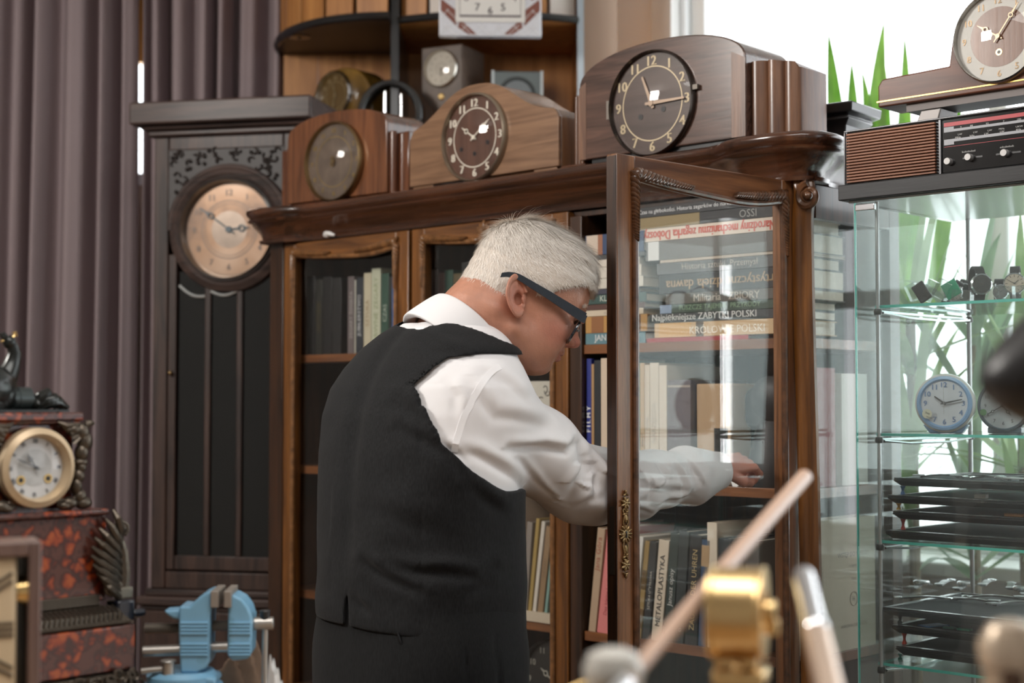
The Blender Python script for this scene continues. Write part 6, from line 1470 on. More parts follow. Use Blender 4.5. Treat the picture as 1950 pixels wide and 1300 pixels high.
for px, py, yaw, lb, hd, s_ in spots:
    # where that sight line meets the tray felt
    r = ray(px, py); tt = (zt + .002 - H) / r[2]; X, Y = r[0] * tt, tt
    strapwatch(T(X, Y, zt + .0015) @ RZ(yaw), lb, GW, sc_=s_, head=hd, case=brass if 'golden' in lb else chrome)
zt, (t_, tx, ty) = up[3]
for k, (dx, dy, yaw, lb) in enumerate([(.07, .05, -60, 'black tagged watch leftmost on the topmost tray'), (.12, .09, -50, 'watch with raised buckle second on the topmost tray'), (.165, .05, 80, 'small dark watch lying across the topmost tray'), (.21, .08, -50, 'tagged watch in the centre of the topmost tray'), (.26, .05, -70, 'watch with arched strap on the topmost tray'), (.315, .08, -60, 'watch at the right end of the topmost tray')]):
    strapwatch(VF.M @ T(tx + dx, ty + dy, zt + .0015) @ RZ(yaw), lb, 'watches lying on the topmost tray', head=False, sc_=.9)
def slip(t_i, dx, dy, w, d, h, c, nm, lb, rz=0):
    zt, (t_, tx, ty) = t_i; o = MB().box(0, w, 0, d, 0, h).build(nm, mat(nm + '_' + lb[:6], c, .4), bevel=.001); o.matrix_world = VF.M @ T(tx + dx, ty + dy, zt + .0014) @ RZ(rz); tag(o, lb, 'slip' if nm == 'paper_slip' else 'watch part')
slip(lo[1], .035, .03, .03, .05, .002, (.08, .2, .45), 'paper_slip', 'blue slip of card on the middle bottom tray', -20); slip(lo[1], .085, .03, .022, .012, .004, (.10, .25, .2), 'paper_slip', 'grey-green slip on the middle bottom tray'); slip(lo[1], .112, .03, .026, .012, .004, (.05, .35, .22), 'paper_slip', 'mint green slip beside the grey-green one')
slip(up[1], .20, .03, .036, .012, .006, (.35, .14, .03), 'watch_piece', 'amber brown piece on the third tray down'); slip(up[1], .25, .03, .014, .010, .006, (.65, .13, .02), 'watch_piece', 'bright orange piece beside the amber brown one'); slip(up[2], .15, .04, .022, .012, .008, (.55, .45, .38), 'watch_piece', 'shiny copper-coloured piece on the green felt')
# ================================================================= plants by the window
def leafmat(name, c1, c2):
    m, nt, b = nodes(name); tc = nt.nodes.new('ShaderNodeTexCoord'); mp = nt.nodes.new('ShaderNodeMapping'); mp.inputs['Scale'].default_value = (6, 6, 6); nt.links.new(tc.outputs['Object'], mp.inputs[0])
    n = nt.nodes.new('ShaderNodeTexNoise'); n.inputs['Scale'].default_value = 1.5; nt.links.new(mp.outputs[0], n.inputs['Vector']); r = nt.nodes.new('ShaderNodeValToRGB'); nt.links.new(n.outputs[0], r.inputs[0])
    r.color_ramp.elements[0].position = .35; r.color_ramp.elements[1].position = .65; r.color_ramp.elements[0].color = (*c1, 1); r.color_ramp.elements[1].color = (*c2, 1)
    out = nt.nodes['Material Output']; tl = nt.nodes.new('ShaderNodeBsdfTranslucent'); mx = nt.nodes.new('ShaderNodeMixShader'); mx.inputs[0].default_value = .62
    nt.links.new(r.outputs[0], b.inputs['Base Color']); nt.links.new(r.outputs[0], tl.inputs[0]); b.inputs['Roughness'].default_value = .4; nt.links.new(b.outputs[0], mx.inputs[1]); nt.links.new(tl.outputs[0], mx.inputs[2]); nt.links.new(mx.outputs[0], out.inputs[0]); return m
LFM = leafmat('leaf_green', (.40, .56, .27), (.62, .74, .48)); LFD = leafmat('leaf_dark', (.33, .47, .32), (.52, .64, .48))
def blade(mb, p0, dirv, L, w, droop, n=9):
    d = Vector(dirv).normalized(); p = Vector(p0); sd = d.cross(Vector((0, 0, 1)))
    if sd.length < .1: sd = Vector((1, 0, 0))
    sd.normalize(); rings = []
    for i in range(n + 1):
        t = i / n; ww = w * (min(1, .45 + t * 2.2)) * (1 - t ** 2.6) + .0004; nn = sd.cross(d).normalized()
        rings.append([tuple(p - sd * ww), tuple(p - nn * ww * .28), tuple(p + sd * ww), tuple(p - nn * (ww * .28 - .0006))]); p = p + d * (L / n); d = (d + Vector((0, 0, -droop * (.3 + t)))).normalized()
    mb.loft(rings)
def yucca(name, label, x, y, z0, zs, n, L, w, seed, m=LFM, pot=None, spread=1.0, droop=.06, tilt=0, up=0.0, group='leafy plants at the window'):
    rnd = random.Random(seed); root = thing(name, label, 'plant', T(x, y, z0), group)
    if pot:
        pr, ph, pc = pot; MB().lathe([(0, 0), (pr * .8, 0), (pr * .85, .01), (pr, ph), (pr * 1.02, ph), (pr * .93, ph), (pr * .90, ph - .02), (0, ph - .02)], (0, 0, 0), 'z', 32).build('pot', pc, root)
    st = MB(); st.tube([(0, 0, pot[1] - .03 if pot else 0), (.01, .01, (zs[0] - z0) * .5), (0, 0, zs[-1] - z0)], [.016, .014, .012], 10); st.build('stem', mat('stem_brown', (.20, .15, .09), .8, var=.3, vscale=40), root)
    f = MB()
    for k in range(n):
        a = k * 2.399 + rnd.uniform(-.3, .3); zz = rnd.choice(zs) - z0 + rnd.uniform(-.04, .03); el = rnd.uniform(.15, 1.25) * spread
        f_dir = (math.cos(a) * math.sin(el), math.sin(a) * math.sin(el), math.cos(el) + up); blade(f, (0, 0, zz), f_dir, L * rnd.uniform(.7, 1.15), w * rnd.uniform(.8, 1.2), droop * rnd.uniform(.6, 1.8))
    f.build('leaves', m, root); return root
def wpos(px, off):     # a spot on the window side: column px, `off` metres in front of the window wall
    x = WF.hit(px, 700, -off)[0]; v = WF.M @ Vector((x, -off, 0)); return v.x, v.y
ter = mat('pot_green_white', (.45, .52, .40), .5); pw_ = mat('pot_white', (.62, .63, .60), .45)
x, y = wpos(1735, .62); yucca('yucca', 'tall yucca on a bare stem just behind the glass display cabinet', x, y, 0, [1.05, 1.2, 1.42, 1.55], 26, .42, .016, 3, LFM, (.13, .28, ter), droop=.10)
x, y = wpos(1850, .45); yucca('yucca', 'broad-leaved plant right of the bushy yucca behind the display cabinet', x, y, 0, [.95, 1.1, 1.35, 1.5], 22, .46, .021, 9, LFD, (.14, .3, pw_), droop=.10)
x, y = wpos(1945, .50); yucca('dracaena', 'light green plant seen at the right edge behind the display cabinet', x, y, 0, [1.0, 1.2, 1.4], 20, .42, .018, 14, LFM, (.14, .3, pw_), droop=.09)
x, y = wpos(1700, .12); yucca('dracaena', 'small plant on the window sill low behind the trays', x, y, zs + .0, [1.1], 11, .26, .012, 21, LFM, (.07, .13, ter), droop=.05)
# upright sword leaves above the bookcase end
sw = [(1597, 250, 1577, 58, .014), (1622, 250, 1622, 115, .012), (1655, 255, 1684, 36, .016), (1672, 250, 1640, 130, .010), (1692, 260, 1680, 90, .011), (1733, 260, 1722, 62, .011), (1742, 270, 1800, 190, .010), (1830, 300, 1826, 130, .010), (1500, 250, 1495, 138, .006)]
ox, oy = wpos(1660, .30); SP = thing('sansevieria', 'upright sword-leaved plant rising behind the radio', 'plant', T(ox, oy, 0), 'leafy plants at the window')
MB().lathe([(0, zs), (.085, zs), (.10, zs + .2), (.105, zs + .2), (.09, zs + .18), (0, zs + .18)], (0, 0, 0), 'z', 28).build('pot', pw_, SP)
MB().lathe([(0, 0), (.14, 0), (.14, .02), (.03, .03), (.03, zs - .03), (.12, zs - .02), (.12, zs - .001), (0, zs - .001)], (0, 0, 0), 'z', 24).build('stand', mat('stand_dark', (.05, .04, .035), .5), SP)
f = MB()
for a, b, c, d, w in sw:
    D = oy + .0 + .03 * math.sin(a); p1 = at(c, d, D); p0 = at(a, b, D); base_ = Vector((ox + (p0.x - ox) * .25, oy, zs + .18)); rings = []
    w = w * 2.3
    for i in range(17):
        t = i / 16; q = base_ * (1 - t) ** 2 + p0 * 2 * t * (1 - t) + p1 * t * t; tp = .35 + .65 * (t / .45) if t < .45 else max(.02, 1 - ((t - .45) / .55) ** 1.5)
        rings.append([(q.x - w * tp, q.y, q.z), (q.x, q.y + w * .4 * tp, q.z), (q.x + w * tp, q.y, q.z), (q.x, q.y + (w * .4 - .001) * tp, q.z)])
    f.loft(rings)
lo_ = f.build('leaves', leafmat('leaf_lime', (.22, .42, .08), (.40, .58, .20)), SP); lo_.data.transform(T(-ox, -oy, 0))
# ================================================================= workbench and the things on it
BZ = .93
bt = thing('workbench', 'wooden workbench below the picture carrying the clocks, vise and tools', 'workbench', T(0, 1.35, 0))
MB().box(-1.25, .95, -.65, .80, BZ - .04, BZ).build('bench_top', wood('bench_wood', (.20, .12, .06), (.34, .22, .12), 'X', 10), bt, bevel=.004)
for x in (-1.18, .88):
    for y in (-.6, .74): MB().box(x - .03, x + .03, y - .03, y + .03, 0, BZ - .0405).build('leg', wood('bench_wood', (.20, .12, .06), (.34, .22, .12), 'X', 10), bt)
# --- red marble clock
MD = 1.86; MFr = Frame(at(0, 800, MD).x, MD, 47)
def mh(px, py, y=0): return MFr.hit(px, py, y)
mc = thing('marble_clock', 'red marble mantel clock with bronze mounts and cream enamel dial at the left edge', 'clock', MFr.M)
RM = ramp_mat('griotte_marble', [(.36, (.40, .085, .022)), (.56, (.30, .052, .016)), (.70, (.12, .022, .012)), (.82, (.045, .016, .012)), (.97, (.10, .035, .025))], 62, 'voronoi', .22, .5)
dzc = mh(65, 890); cxm, czm = dzc[0], dzc[1]
def sym(px, py, y=0): v = mh(px, py, y)[0]; return 2 * cxm - v, v
DEP = .11
def slab(mb, px, py0, py1, y0, y1, ex=0):
    a, b = sym(px, py0, y0); mb.box(a - ex, b + ex, y0, y1, mh(px, py1, y0)[1], mh(px, py0, y0)[1])
q = MB(); slab(q, 160, 785, 800, -.004, DEP + .01); slab(q, 154, 800, 806, -.001, DEP + .006); q.build('top_slab', RM, mc, bevel=.002)
q = MB(); slab(q, 140, 806, 972, .01, DEP); q.build('dial_block', RM, mc, bevel=.002)
q = MB(); slab(q, 210, 968, 980, -.016, DEP + .02); q.build('ledge', RM, mc, bevel=.003)
q = MB(); slab(q, 203, 980, 1142, -.008, DEP + .012); q.build('middle_block', RM, mc, bevel=.002)
q = MB(); slab(q, 258, 1188, 1272, -.05, DEP + .04); q.build('plinth', RM, mc, bevel=.002)
# gadrooned bronze band, reeded band and foot band
a, b = sym(252, 1160, -.046); z0, z1 = mh(245, 1186, -.046)[1], mh(245, 1148, -.02)[1]
q = MB(); q.loft([[(a - .004, -.046, z0), (b + .004, -.046, z0), (b + .004, DEP + .03, z0), (a - .004, DEP + .03, z0)], [(a + .008, -.034, z0 + .012), (b - .008, -.034, z0 + .012), (b - .008, DEP + .02, z0 + .012), (a + .008, DEP + .02, z0 + .012)], [(a + .022, -.014, z1), (b - .022, -.014, z1), (b - .022, DEP, z1), (a + .022, DEP, z1)]])
band = q.build('gadroon_band', dbronze, mc)
q = MB(); n = 30
for k in range(n):
    X = a + .01 + (b - a - .02) * (k + .5) / n; q.tube([(X - .002, -.040, z0 + .004), (X, -.038, z0 + .012), (X + .003, -.028, (z0 + z1) / 2 + .003), (X + .002, -.016, z1 - .001)], [.0026, .0042, .0046, .0022], 8)
for k in range(60): q.ball((a + (b - a) * (k + .5) / 60, -.045, z0 + .002), .0022, 6, 5)
q.build('gadroons', dbronze, band)
z2, z3 = mh(203, 1147)[1], mh(203, 1128)[1]
q = MB(); a2_, b2_ = sym(180, 1135)
for k in range(4): zz = z2 + (z3 - z2) * (k + .5) / 4; q.cyl((a2_, -.010, zz), (b2_, -.010, zz), .0024, 8)
q.build('reeded_band', dbronze, mc)
zf = mh(262, 1276, -.055)[1]; a, b = sym(268, 1280, -.055); q = MB(); q.box(a, b, -.055, DEP + .045, BZ + .001, zf); q.build('foot_band', dbronze, mc, bevel=.006)
q = MB(); rnd = random.Random(3)
for k in range(90):
    X = rnd.uniform(a, b); Z = rnd.uniform(zf - .03, zf - .002); t0 = rnd.uniform(0, 6); q.tube([(X + .008 * math.cos(t0 + t) * (1 - t / 6), -.057, Z + .008 * math.sin(t0 + t) * (1 - t / 6)) for t in [i * .5 for i in range(9)]], .002, 5)
q.build('foot_scrolls', dbronze, mc)
# big acanthus scroll brackets at each side
def bracket(sgn):
    q = MB(); bx_, bz_ = mh(197, 1118); f = (lambda v: v) if sgn > 0 else (lambda v: 2 * cxm - v)
    for k in range(50): pass
    q.tube([(f(bx_ + .012 * (1 - i / 40) * math.cos(i * .33)), -.020, bz_ + .012 * (1 - i / 40) * math.sin(i * .33)) for i in range(40)], [.0034 * (1 - i / 60) for i in range(40)], 8)
    tip = mh(213, 1010); root_ = mh(215, 1128)
    n = 9
    for k in range(n):
        t = k / (n - 1); s0 = (root_[0] + (tip[0] - root_[0]) * t * .9 + .004, root_[1] + (tip[1] - root_[1]) * t)
        lx = -.044 * math.sin(PI * (.22 + .70 * t)) - .003; lz = .020 + .010 * t
        q.tube([(f(s0[0]), -.014, s0[1] - .012), (f(s0[0] + lx * .35), -.022, s0[1] + lz * .25 - .006), (f(s0[0] + lx * .8), -.024, s0[1] + lz * .75 - .004), (f(s0[0] + lx), -.018, s0[1] + lz * .95)], [.0035, .0058, .0050, .0018], 8)
    sp = [mh(222, 1130), mh(228, 1090), mh(226, 1050), mh(216, 1012), mh(214, 1000)]
    q.tube([(f(p[0]), -.008, p[1]) for p in sp], [.011, .010, .008, .006, .005], 10); c_ = mh(221, 1006); q.ball((f(c_[0]), -.010, c_[1]), (.008, .011, .009)); q.tube([(f(c_[0] + .009 * math.cos(t)), -.012, c_[1] + .009 * math.sin(t)) for t in [i * .5 - 1 for i in range(8)]], .0035, 8)
    q.build('acanthus_bracket', dbronze, mc)
bracket(1); bracket(-1)
# caryatid-like side mounts beside the dial
def sidemount(sgn):
    q = MB(); f = (lambda v: v) if sgn > 0 else (lambda v: 2 * cxm - v)
    for (px, py, rx, rz) in ((152, 822, .010, .012), (158, 840, .010, .014), (152, 862, .009, .012), (150, 880, .010, .006), (150, 890, .007, .008), (146, 906, .008, .010), (142, 926, .007, .012), (148, 944, .009, .010), (155, 957, .012, .008), (128, 957, .012, .008), (118, 962, .010, .006), (137, 818, .010, .008)):
        p = mh(px, py); q.ball((f(p[0]), -.004, p[1]), (rx, .009, rz), 12, 8)
    p0, p1, p2 = mh(146, 815), mh(120, 815), mh(108, 812)
    for k in range(5): q.tube([(f(p0[0]), -.006, p0[1] - .004 * k + .004), (f(p1[0] + .003 * k), -.008, p1[1] - .0055 * k + .003), (f(p2[0] + .007 * k), -.003, p2[1] - .007 * k + .006)], [.004, .004, .0012], 6)
    a_ = mh(160, 808); b_ = mh(176, 806); q.tube([(f(a_[0]), -.004, a_[1]), (f((a_[0] + b_[0]) / 2), -.006, a_[1] + .002), (f(b_[0]), -.004, b_[1])], [.006, .004, .0016], 8)
    for k in range(3): c_ = mh(112 + 14 * k, 960 - 3 * k); q.tube([(f(c_[0] + .007 * (1 - i / 18) * math.cos(i * .5)), -.006, c_[1] + .007 * (1 - i / 18) * math.sin(i * .5)) for i in range(16)], .0018, 6)
    q.build('bronze_mount', dbronze, mc)
sidemount(1); sidemount(-1)
Rm = (mh(135, 890)[0] - mh(-5, 890)[0]) / 2
crb = mat('gilt_bezel', (.66, .50, .32), .38, .25)
dial(mc, cxm, czm, Rm, mat('enamel_white', (.74, .75, .77), .35), crb, mat('enamel_numeral', (.14, .15, .17), .4), mat('steel_hands', (.12, .12, .13), .35, .6), y=.0, time=(10, 49), style='roman', ns=.15, nr=.66, bw=.24, bd=.016, sag=.006, hs='spade', hl=(.42, .58), hw=.035, holes=((-.38, -.30, .006), (.36, -.28, .006)), bold=.006, centre=(.46, mat('enamel_grey', (.55, .56, .57), .4, var=.15, vscale=60)))
MB().lathe([(Rm * .80, -.010), (Rm * .84, -.0165), (Rm * .88, -.010)], (cxm, 0, czm), 'y', 56, cap=False).build('beaded_ring', crb, mc)
# figure on top of it: cast lizard-like group (dark)
fg = thing('bronze_figure', 'dark bronze group with a raised arm on top of the red marble clock', 'sculpture', MFr.M); zt0 = mh(60, 785)[1]
q = MB()
def P3(px, py, y=.04): p = mh(px, py, y); return (p[0], y, p[1])
q.tube([P3(-30, 760), P3(0, 745), P3(8, 720), P3(20, 700), P3(28, 672), P3(22, 655), P3(12, 645)], [.03, .026, .017, .012, .009, .007, .005], 12); q.ball(P3(18, 652), (.009, .008, .009))
for dx, dy in ((4, 634), (10, 633), (22, 638)): q.tube([P3(16, 652), P3(dx, dy + 6), P3(dx - 4, dy)], [.004, .0028, .0015], 6)
q.ball((P3(-40, 740)[0], .04, zt0 + .03), (.05, .035, .035)); q.ball((P3(60, 770)[0], .04, P3(60, 770)[2]), (.008, .02, .01))
fo = q.build('figure', mat('bronze_black', (.022, .024, .022), .28, .6, coat=.3), fg); q = MB(); q.tube([P3(2, 650), P3(14, 647), P3(26, 641), P3(30, 632)], .0018, 6); q.tube([P3(24, 634), P3(30, 632), P3(32, 640)], .0014, 6); q.build('gilt_thread', brass, fo)
q = MB(); x0 = P3(12, 765)[0]; x1 = P3(54, 765)[0]; q.cyl((x0, .04, zt0 + .017), (x1, .04, zt0 + .017), .0155, 24); q.cyl((x0 + .012, .04, zt0 + .017), (x0 + .014, .04, zt0 + .017), .0165, 24); q.build('drum', mat('bronze_green_grey', (.07, .085, .085), .32, .6), fg)
q = MB(); 
for k, (pa, pb) in enumerate((((58, 772), (100, 756)), ((62, 776), (118, 768)), ((70, 779), (124, 774)))):
    A_, B_ = P3(*pa), P3(*pb); q.tube([A_, ((A_[0] * 2 + B_[0]) / 3, .035, (A_[2] * 2 + B_[2]) / 3 + .007), ((A_[0] + 2 * B_[0]) / 3, .035, (A_[2] + 2 * B_[2]) / 3 + .008), (B_[0], .04, B_[2]), (B_[0] - .01, .045, B_[2] - .007)], [.005, .008, .008, .006, .002], 10)
q.build('scroll', mat('bronze_black', (.022, .024, .022), .28, .6, coat=.3), fg)
q = MB(); a, b = sym(140, 785); q.box(a, b, .01, DEP - .01, zt0 + .0004, zt0 + .0035); q.build('base_plate', mat('bronze_black', (.022, .024, .022), .28, .6, coat=.3), fg)
# small black binder clip clipped on the clock's corner
bc = thing('clamp', 'small black metal clamp with a nickel tab beside the marble clock', 'clamp', MFr.M); q = MB(); p = mh(232, 1150, -.02)
q.box(p[0] - .012, p[0] + .014, -.03, .0, p[1] - .022, p[1] + .006); q.cyl((p[0] + .014, -.02, p[1] - .014), (p[0] + .034, -.02, p[1] - .014), .006, 16); q.build('clamp_body', mat('clamp_navy', (.008, .010, .018), .2, coat=.6), bc, bevel=.003)
q = MB(); q.box(p[0] - .006, p[0] + .016, -.022, -.018, p[1] + .0065, p[1] + .022); q.build('tab', mat('nickel_dull', (.22, .20, .16), .35, .8), bc, bevel=.002)
q = MB(); q.box(p[0] - .004, p[0] + .004, -.018, -.012, BZ + .001, p[1] - .0225); q.build('post', mblack, bc)
# --- wood-framed clock, lower left
ND = 1.50; NFr = Frame(at(0, 1150, ND).x, ND, 24)
wc = thing('framed_clock', 'brown wood-framed table clock with cream bar-marked face at the lower left corner', 'clock', NFr.M)
nx1, nz1 = NFr.hit(80, 1030); nw = .21; fwm = wood('frame_mauve_wood', (.12, .07, .06), (.20, .125, .10), 'Z', 25, rough=.4, coat=.2); fb = .012
q = MB(); q.box(nx1 - fb, nx1, 0, .06, BZ + .001, nz1); q.box(nx1 - nw, nx1 - nw + fb, 0, .06, BZ + .001, nz1); q.box(nx1 - nw + fb, nx1 - fb, 0, .06, nz1 - fb - .003, nz1); q.box(nx1 - nw + fb, nx1 - fb, 0, .06, BZ + .001, BZ + .015)
q.build('wood_frame', fwm, wc, bevel=.002)
fx, fz = NFr.hit(35, 1060); 
MB().box(nx1 - nw + fb + .022, fx, .006, .016, BZ + .03, fz).build('face', mat('face_cream', (.66, .52, .34), .45), wc, bevel=.006)
for pyc, ang in ((1108, -32), (1200, 0), (1275, 30)):
    q = MB()
    for dz in ((-.006, .0, .006) if ang == 0 else (-.004, .004)):
        bx_, bz_ = NFr.hit(12, pyc); q.M = T(bx_, .0045, bz_ + dz) @ RY(ang); q.box(-.011, .0075, 0, .001, -.0016, .0016)
    q.M = Matrix.Identity(4); q.build('hour_bars', mat('bars_brown', (.10, .075, .05), .4), wc)
MB().box(nx1 - nw + fb, nx1 - fb, .035, .045, BZ + .016, nz1 - fb - .0035).build('movement_plate', mat('movement_glass', (.05, .045, .035), .1, .5), wc)
q = MB(); p = NFr.hit(42, 1130); q.lathe([(0, 0), (.012, 0), (.014, .012), (0, .014)], (p[0] - .004, .02, p[1]), 'x', 20); q.build('pillar', brass, wc)
# --- blue vise
VD_ = 1.98; VFr = Frame(at(400, 1200, VD_).x, VD_, 3)
vb = ramp_mat('vise_blue', [(.30, (.20, .42, .60)), (.62, (.22, .46, .66)), (.80, (.08, .17, .2))], 30, 'noise', .38, .15); steel = mat('vise_steel', (.50, .47, .43), .35, .85); steelr = mat('jaw_steel', (.36, .32, .28), .55, .6)
vi = thing('bench_vise', 'light blue bench vise with open steel jaws at the bottom left', 'vise', VFr.M)
def vh(px, py, y=0): return VFr.hit(px, py, y)
def vpoly(L, y0, y1, nm, m, par=None, bev=.003):
    P = [vh(*p) for p in L]; ar = sum(P[i][0] * P[(i + 1) % len(P)][1] - P[(i + 1) % len(P)][0] * P[i][1] for i in range(len(P)))
    if ar < 0: P.reverse()
    o = MB().prism(P, y0, y1).build(nm, m, par or vi); bevel(o, bev); return o
rj = vpoly([(348, 1148), (367, 1150), (376, 1140), (392, 1126), (408, 1119), (408, 1150), (406, 1170), (404, 1230), (405, 1252), (398, 1266), (380, 1274), (350, 1274), (347, 1200)], -.028, .028, 'rear_jaw', vb)
vpoly([(316, 1159), (346, 1157), (347, 1176), (334, 1174), (324, 1168)], -.018, .018, 'anvil_horn', vb)
fj = vpoly([(440, 1150), (447, 1126), (466, 1136), (478, 1152), (484, 1170), (483, 1238), (476, 1248), (448, 1251), (438, 1240)], -.028, .028, 'front_jaw', vb)
for i in range(8):
    for (a, b, par) in ((351, 402, rj), (442, 482, fj)):
        yy = 1180 + i * 6.5 + (14 if i > 3 else 0); p, q_ = vh(a, yy), vh(b, yy); MB().cyl((p[0], -.0285, p[1]), (q_[0], -.0285, q_[1]), .0019, 8).build('rib', vb, par)
vpoly([(408, 1119), (423, 1119), (423, 1150), (408, 1150)], -.034, .034, 'jaw_plate', steelr, rj, .001); vpoly([(433, 1119), (447, 1119), (447, 1150), (433, 1150)], -.034, .034, 'jaw_plate', steelr, fj, .001)
p, q_ = vh(277, 1196), vh(348, 1195)
sc2 = MB(); n = 22; L_ = q_[0] - p[0]; rr = []
for i in range(n * 4 + 1): rr.append((p[0] + L_ * i / (n * 4), .0064 + .0014 * math.cos(i * PI / 2)))
sc2.lathe([(0, p[0] - .001)] + [(r, h) for h, r in rr] + [(0, q_[0] + .001)], (0, 0, p[1]), 'x', 20); sc2.build('lead_screw', steel, vi)
a, b = vh(404, 1191), vh(440, 1191); q = MB(); q.lathe([(0, a[0])] + [(.0064 + .0012 * math.cos(i * PI / 2), a[0] + (b[0] - a[0]) * i / 32) for i in range(33)] + [(0, b[0])], (0, 0, a[1]), 'x', 20); q.build('lead_screw', steel, vi)
a, b = vh(272, 1240), vh(348, 1237); MB().cyl((a[0], 0, a[1]), (b[0], 0, b[1]), .0072, 20).build('guide_rod', steel, vi, bevel=.001)
a, b = vh(404, 1232), vh(440, 1231); MB().cyl((a[0], 0, a[1]), (b[0], 0, b[1]), .0068, 20).build('guide_rod', steel, vi)
a, b = vh(484, 1187), vh(521, 1186); MB().cyl((a[0], 0, a[1]), (b[0], 0, b[1]), .0085, 24).build('screw_head', steel, vi, bevel=.001)
a, b = vh(505, 1172), vh(503, 1330); MB().cyl((a[0], 0, a[1]), (b[0], 0, b[1]), .0038, 14).build('handle', steel, vi); q = MB(); q.cyl((a[0], 0, a[1] - .006), (a[0], 0, a[1] + .008), .0068, 16); q.build('handle_cap', mblack, vi, bevel=.0015)
a, b = vh(277, 1270), vh(325, 1265); q = MB(); q.cyl((a[0], -.03, a[1]), (b[0], -.03, b[1]), .0042, 12); q.cyl((b[0] + .002, -.03, b[1] - .016), (b[0] + .002, -.03, b[1] + .009), .008, 18); q.cyl((b[0] + .002, -.03, b[1] + .009), (b[0] + .002, -.03, b[1] + .011), .0105, 18); q.build('swivel_lock', steel, vi, bevel=.001)
bx0 = vh(365, 1280); q = MB(); q.lathe([(0, bx0[1] + .004), (.040, bx0[1] + .004), (.046, bx0[1] - .002), (.046, bx0[1] - .012), (.052, bx0[1] - .014), (.056, bx0[1] - .022), (.06, BZ + .012), (.075, BZ + .010), (.075, BZ + .001), (0, BZ + .001)], (bx0[0] - .012, 0, 0), 'z', 40); q.build('swivel_base', vb, vi)
pb_ = vh(365, 1274)[1]; 
vpoly([(380, 1278), (415, 1284), (418, 1296), (380, 1296)], -.03, .03, 'base_lug', vb)
# --- crumpled leather and paper behind the vise
rnd = random.Random(11); LDp = 2.03
def crumple(name, label, px0, px1, py, D, m, seed, hgt, cat):
    A_ = at(px0, py, D); B_ = at(px1, py, D); n = 22; ht = A_.z - BZ
    def fn(a, b):
        X = A_.x + (B_.x - A_.x) * a; Y = D + (b - .5) * .03 * (1 + hgt * 20); s = math.sin(a * PI) ** .5 * math.sin(b * PI) ** .45
        w = .25 * math.sin(a * 9 + seed) * math.sin(b * 7 + seed * 2) + .12 * math.sin(a * 23 + b * 17 + seed); return (X, Y, BZ + .002 + max(0, ht * s * (1 + w)))
    o = MB().sheet(fn, n, n).build(name, m, ang=25); md = o.modifiers.new('s', 'SOLIDIFY'); md.thickness = .0015; tag(o, label, cat)
crumple('leather_cloth', 'crumpled brown chamois cloth lying behind the blue vise', 395, 530, 1243, 2.05 - .0, mat('chamois', (.23, .15, .10), .85, var=.3, vscale=20), 2.2, .02, 'cloth')
crumple('paper_scrap', 'white paper scrap beside the vise handle', 500, 545, 1272, 1.93, mat('paper_white', (.75, .75, .74), .7), 5, .004, 'paper')
# --- out-of-focus lathe parts in front
def fr_(D): 
    def f(px, py): return at(px, py, D)
    return f
f1 = fr_(1.12); brs = mat('brass_satin', (.78, .55, .26), .30, 1.0)
lt = thing('brass_gauge', 'brass drum-shaped instrument on a block, out of focus at the bottom centre-right', 'instrument', T(*f1(1405, 1165)))
c0 = f1(1405, 1165); r_ = (f1(1405, 1075).z - c0.z) * .98; hw_ = (f1(1455, 1165).x - f1(1352, 1165).x) / 2
M_d = RZ(-16)
q = MB(); q.M = M_d; q.lathe([(0, -hw_ * .9), (r_ * .86, -hw_ * .9), (r_ * .9, -hw_), (r_, -hw_), (r_, -hw_ * .82), (r_ * .96, -hw_ * .78), (r_ * .96, hw_ * .8), (r_, hw_ * .86), (r_, hw_), (r_ * .5, hw_), (r_ * .4, hw_ * .6), (0, hw_ * .6)], (0, 0, 0), 'x', 56); q.build('drum', brs, lt, bevel=.0006)
q = MB(); q.cyl((hw_ * .9, -.005, .001), (hw_ + .007, -.007, .001), .009, 20); q.cyl((hw_ + .004, -.006, -.004), (hw_ + .004, -.006, -.016), .0055, 14); q.build('side_knob', brs, lt, bevel=.002)
q = MB(); q.M = M_d; q.box(-hw_ * .8, hw_ * .72, -.012, .016, -r_ * 1.18, -r_ * .93); q.box(-hw_ * .85, hw_ * 1.05, -.018, .02, -r_ * 1.5, -r_ * 1.2); q.cyl((hw_ * .1, -.016, -r_ * 1.08), (hw_ * .1, -.026, -r_ * 1.10), .0035, 12); q.build('block', brs, lt, bevel=.002)
q = MB(); q.M = M_d; q.box(-hw_ * .6, hw_ * .8, -.014, .016, -(c0.z - BZ) + .001, -r_ * 1.502); q.build('post', mat('post_brass_dark', (.45, .30, .14), .4, .9), lt)
f2 = fr_(1.05); a, b = at(1530, 1098, 1.10), at(1600, 1400, .93); b.z = max(b.z, BZ + .004)
rd_ = thing('steel_rod', 'polished steel rod with a bright collar slanting up at the bottom right', 'rod', T(*b)); d_ = a - b
q = MB(); q.cyl((0, 0, 0), tuple(d_ * .62), .0092, 20); q.build('lower_sleeve', mat('rod_warm', (.62, .48, .38), .35, .8), rd_); q = MB(); q.cyl(tuple(d_ * .62), tuple(d_), .0080, 20); q.ball(tuple(d_), .0080); q.build('rod', mat('rod_steel', (.75, .75, .76), .25, 1), rd_)
q = MB(); q.ball(tuple(d_ * .64 + Vector((0, -.004, 0))), .009); q.build('collar', chrome, rd_)
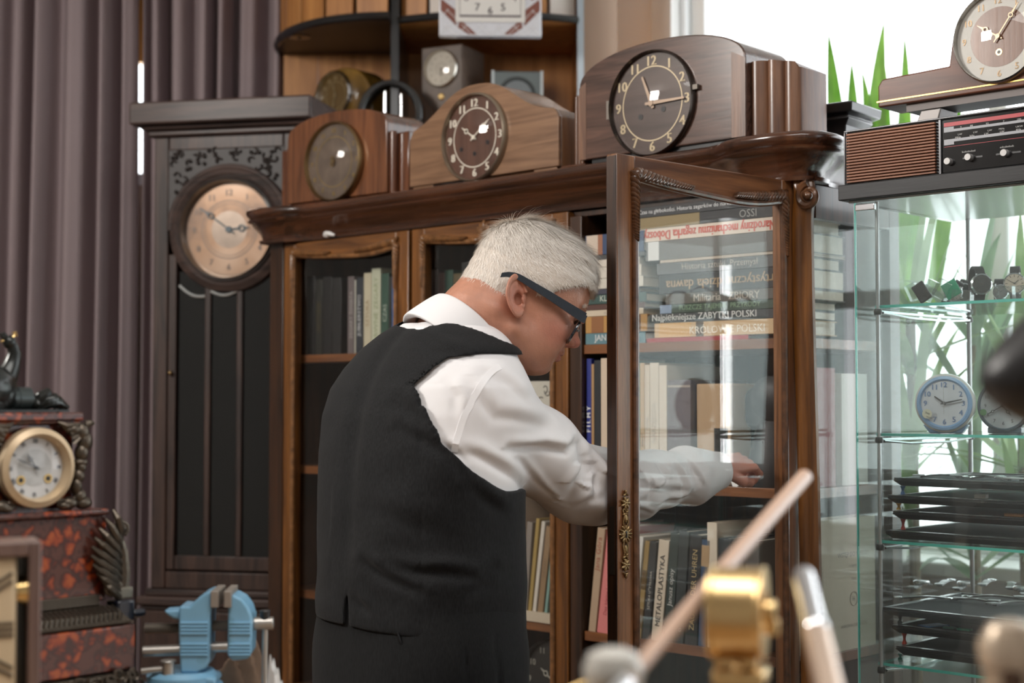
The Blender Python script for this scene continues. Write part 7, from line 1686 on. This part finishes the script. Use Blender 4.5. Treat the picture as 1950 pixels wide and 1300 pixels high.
# long wooden dowel from the clear ball up across the door
a, b = at(1532, 908, 1.42), at(1190, 1300, .98)
dw = thing('wooden_dowel', 'pale dowel rising diagonally across the glass door, out of focus', 'rod', T(*b)); d_ = a - b
q = MB(); q.tube([(0, 0, 0), tuple(d_ * .5), tuple(d_)], [.0052, .0066, .0074], 16); q.build('dowel', mat('dowel_wood', (.55, .36, .26), .45, coat=.3), dw)
q = MB(); q.cyl(tuple(-d_.normalized() * .035), (0, 0, 0), .007, 16); q.build('ferrule', mat('rod_steel', (.75, .75, .76), .25, 1), dw)
c_ = at(1168, 1282, 1.0); kb = thing('pearl_knob', 'pearly round knob on a brass stem at the bottom centre', 'knob', T(*c_))
q = MB(); q.lathe([(0, -.012), (.016, -.012), (.0195, -.006), (.0205, .004), (.017, .013), (.008, .017), (0, .0175)], (0, 0, 0), 'z', 32); q.build('ball', mat('pearl', (.60, .58, .53), .2, .1, coat=.7), kb)
q = MB(); q.cyl((0, 0, -.013), (0, 0, BZ - c_.z + .001), .006, 16); q.cyl((-.018, 0, -.008), (-.034, -.004, -.014), .0035, 12); q.ball((-.036, -.004, -.015), .005); q.build('stem', brass, kb)
c_ = at(1925, 1262, .95); tp_ = thing('brass_finial', 'beige metal post with a dark bore at the bottom right corner', 'tool part', T(*c_))
q = MB(); q.lathe([(.012, -.002), (.019, -.002), (.0205, .012), (.014, .024), (.006, .027), (0, .0275)], (0, 0, 0), 'z', 28); q.cyl((0, 0, -.003), (0, 0, BZ - c_.z + .001), .017, 24); q.build('post', mat('beige_metal', (.56, .45, .34), .35, .5), tp_); q = MB(); q.ball((-.004, -.016, -.008), (.007, .003, .011)); q.build('bore', mat('bore_dark', (.08, .04, .02), .5), tp_)
# black lamp shade reaching in from the right
LM2 = .95; tipc = at(1868, 735, LM2); far = at(2080, 690, LM2)
lp = thing('desk_lamp', 'black desk lamp shade reaching in from the right edge, out of focus', 'lamp', T(*far)); ax_ = (tipc - far); L_ = ax_.length; rot = Vector((0, 0, 1)).rotation_difference(ax_.normalized()).to_matrix().to_4x4()
q = MB(); q.M = rot; q.lathe([(.050, L_ * .0), (.050, L_ * .25), (.042, L_ * .42), (.033, L_ * .60), (.024, L_ * .78), (.014, L_ * .92), (.006, L_ * .99), (0, L_ * 1.005)], (0, 0, 0), 'z', 36); q.build('shade', mat('lamp_black', (.018, .018, .019), .35), lp)
q = MB(); q.tube([(0, 0, 0), (.10, 0, .04), (.20, 0, -.10), (.22, 0, BZ - far.z + .02)], .008, 12); q.build('arm', mat('lamp_black', (.018, .018, .019), .35), lp); q = MB(); q.lathe([(0, BZ - far.z + .001), (.07, BZ - far.z + .001), (.07, BZ - far.z + .015), (0, BZ - far.z + .022)], (.22, 0, 0), 'z', 32); q.build('base', mat('lamp_black', (.018, .018, .019), .35), lp)
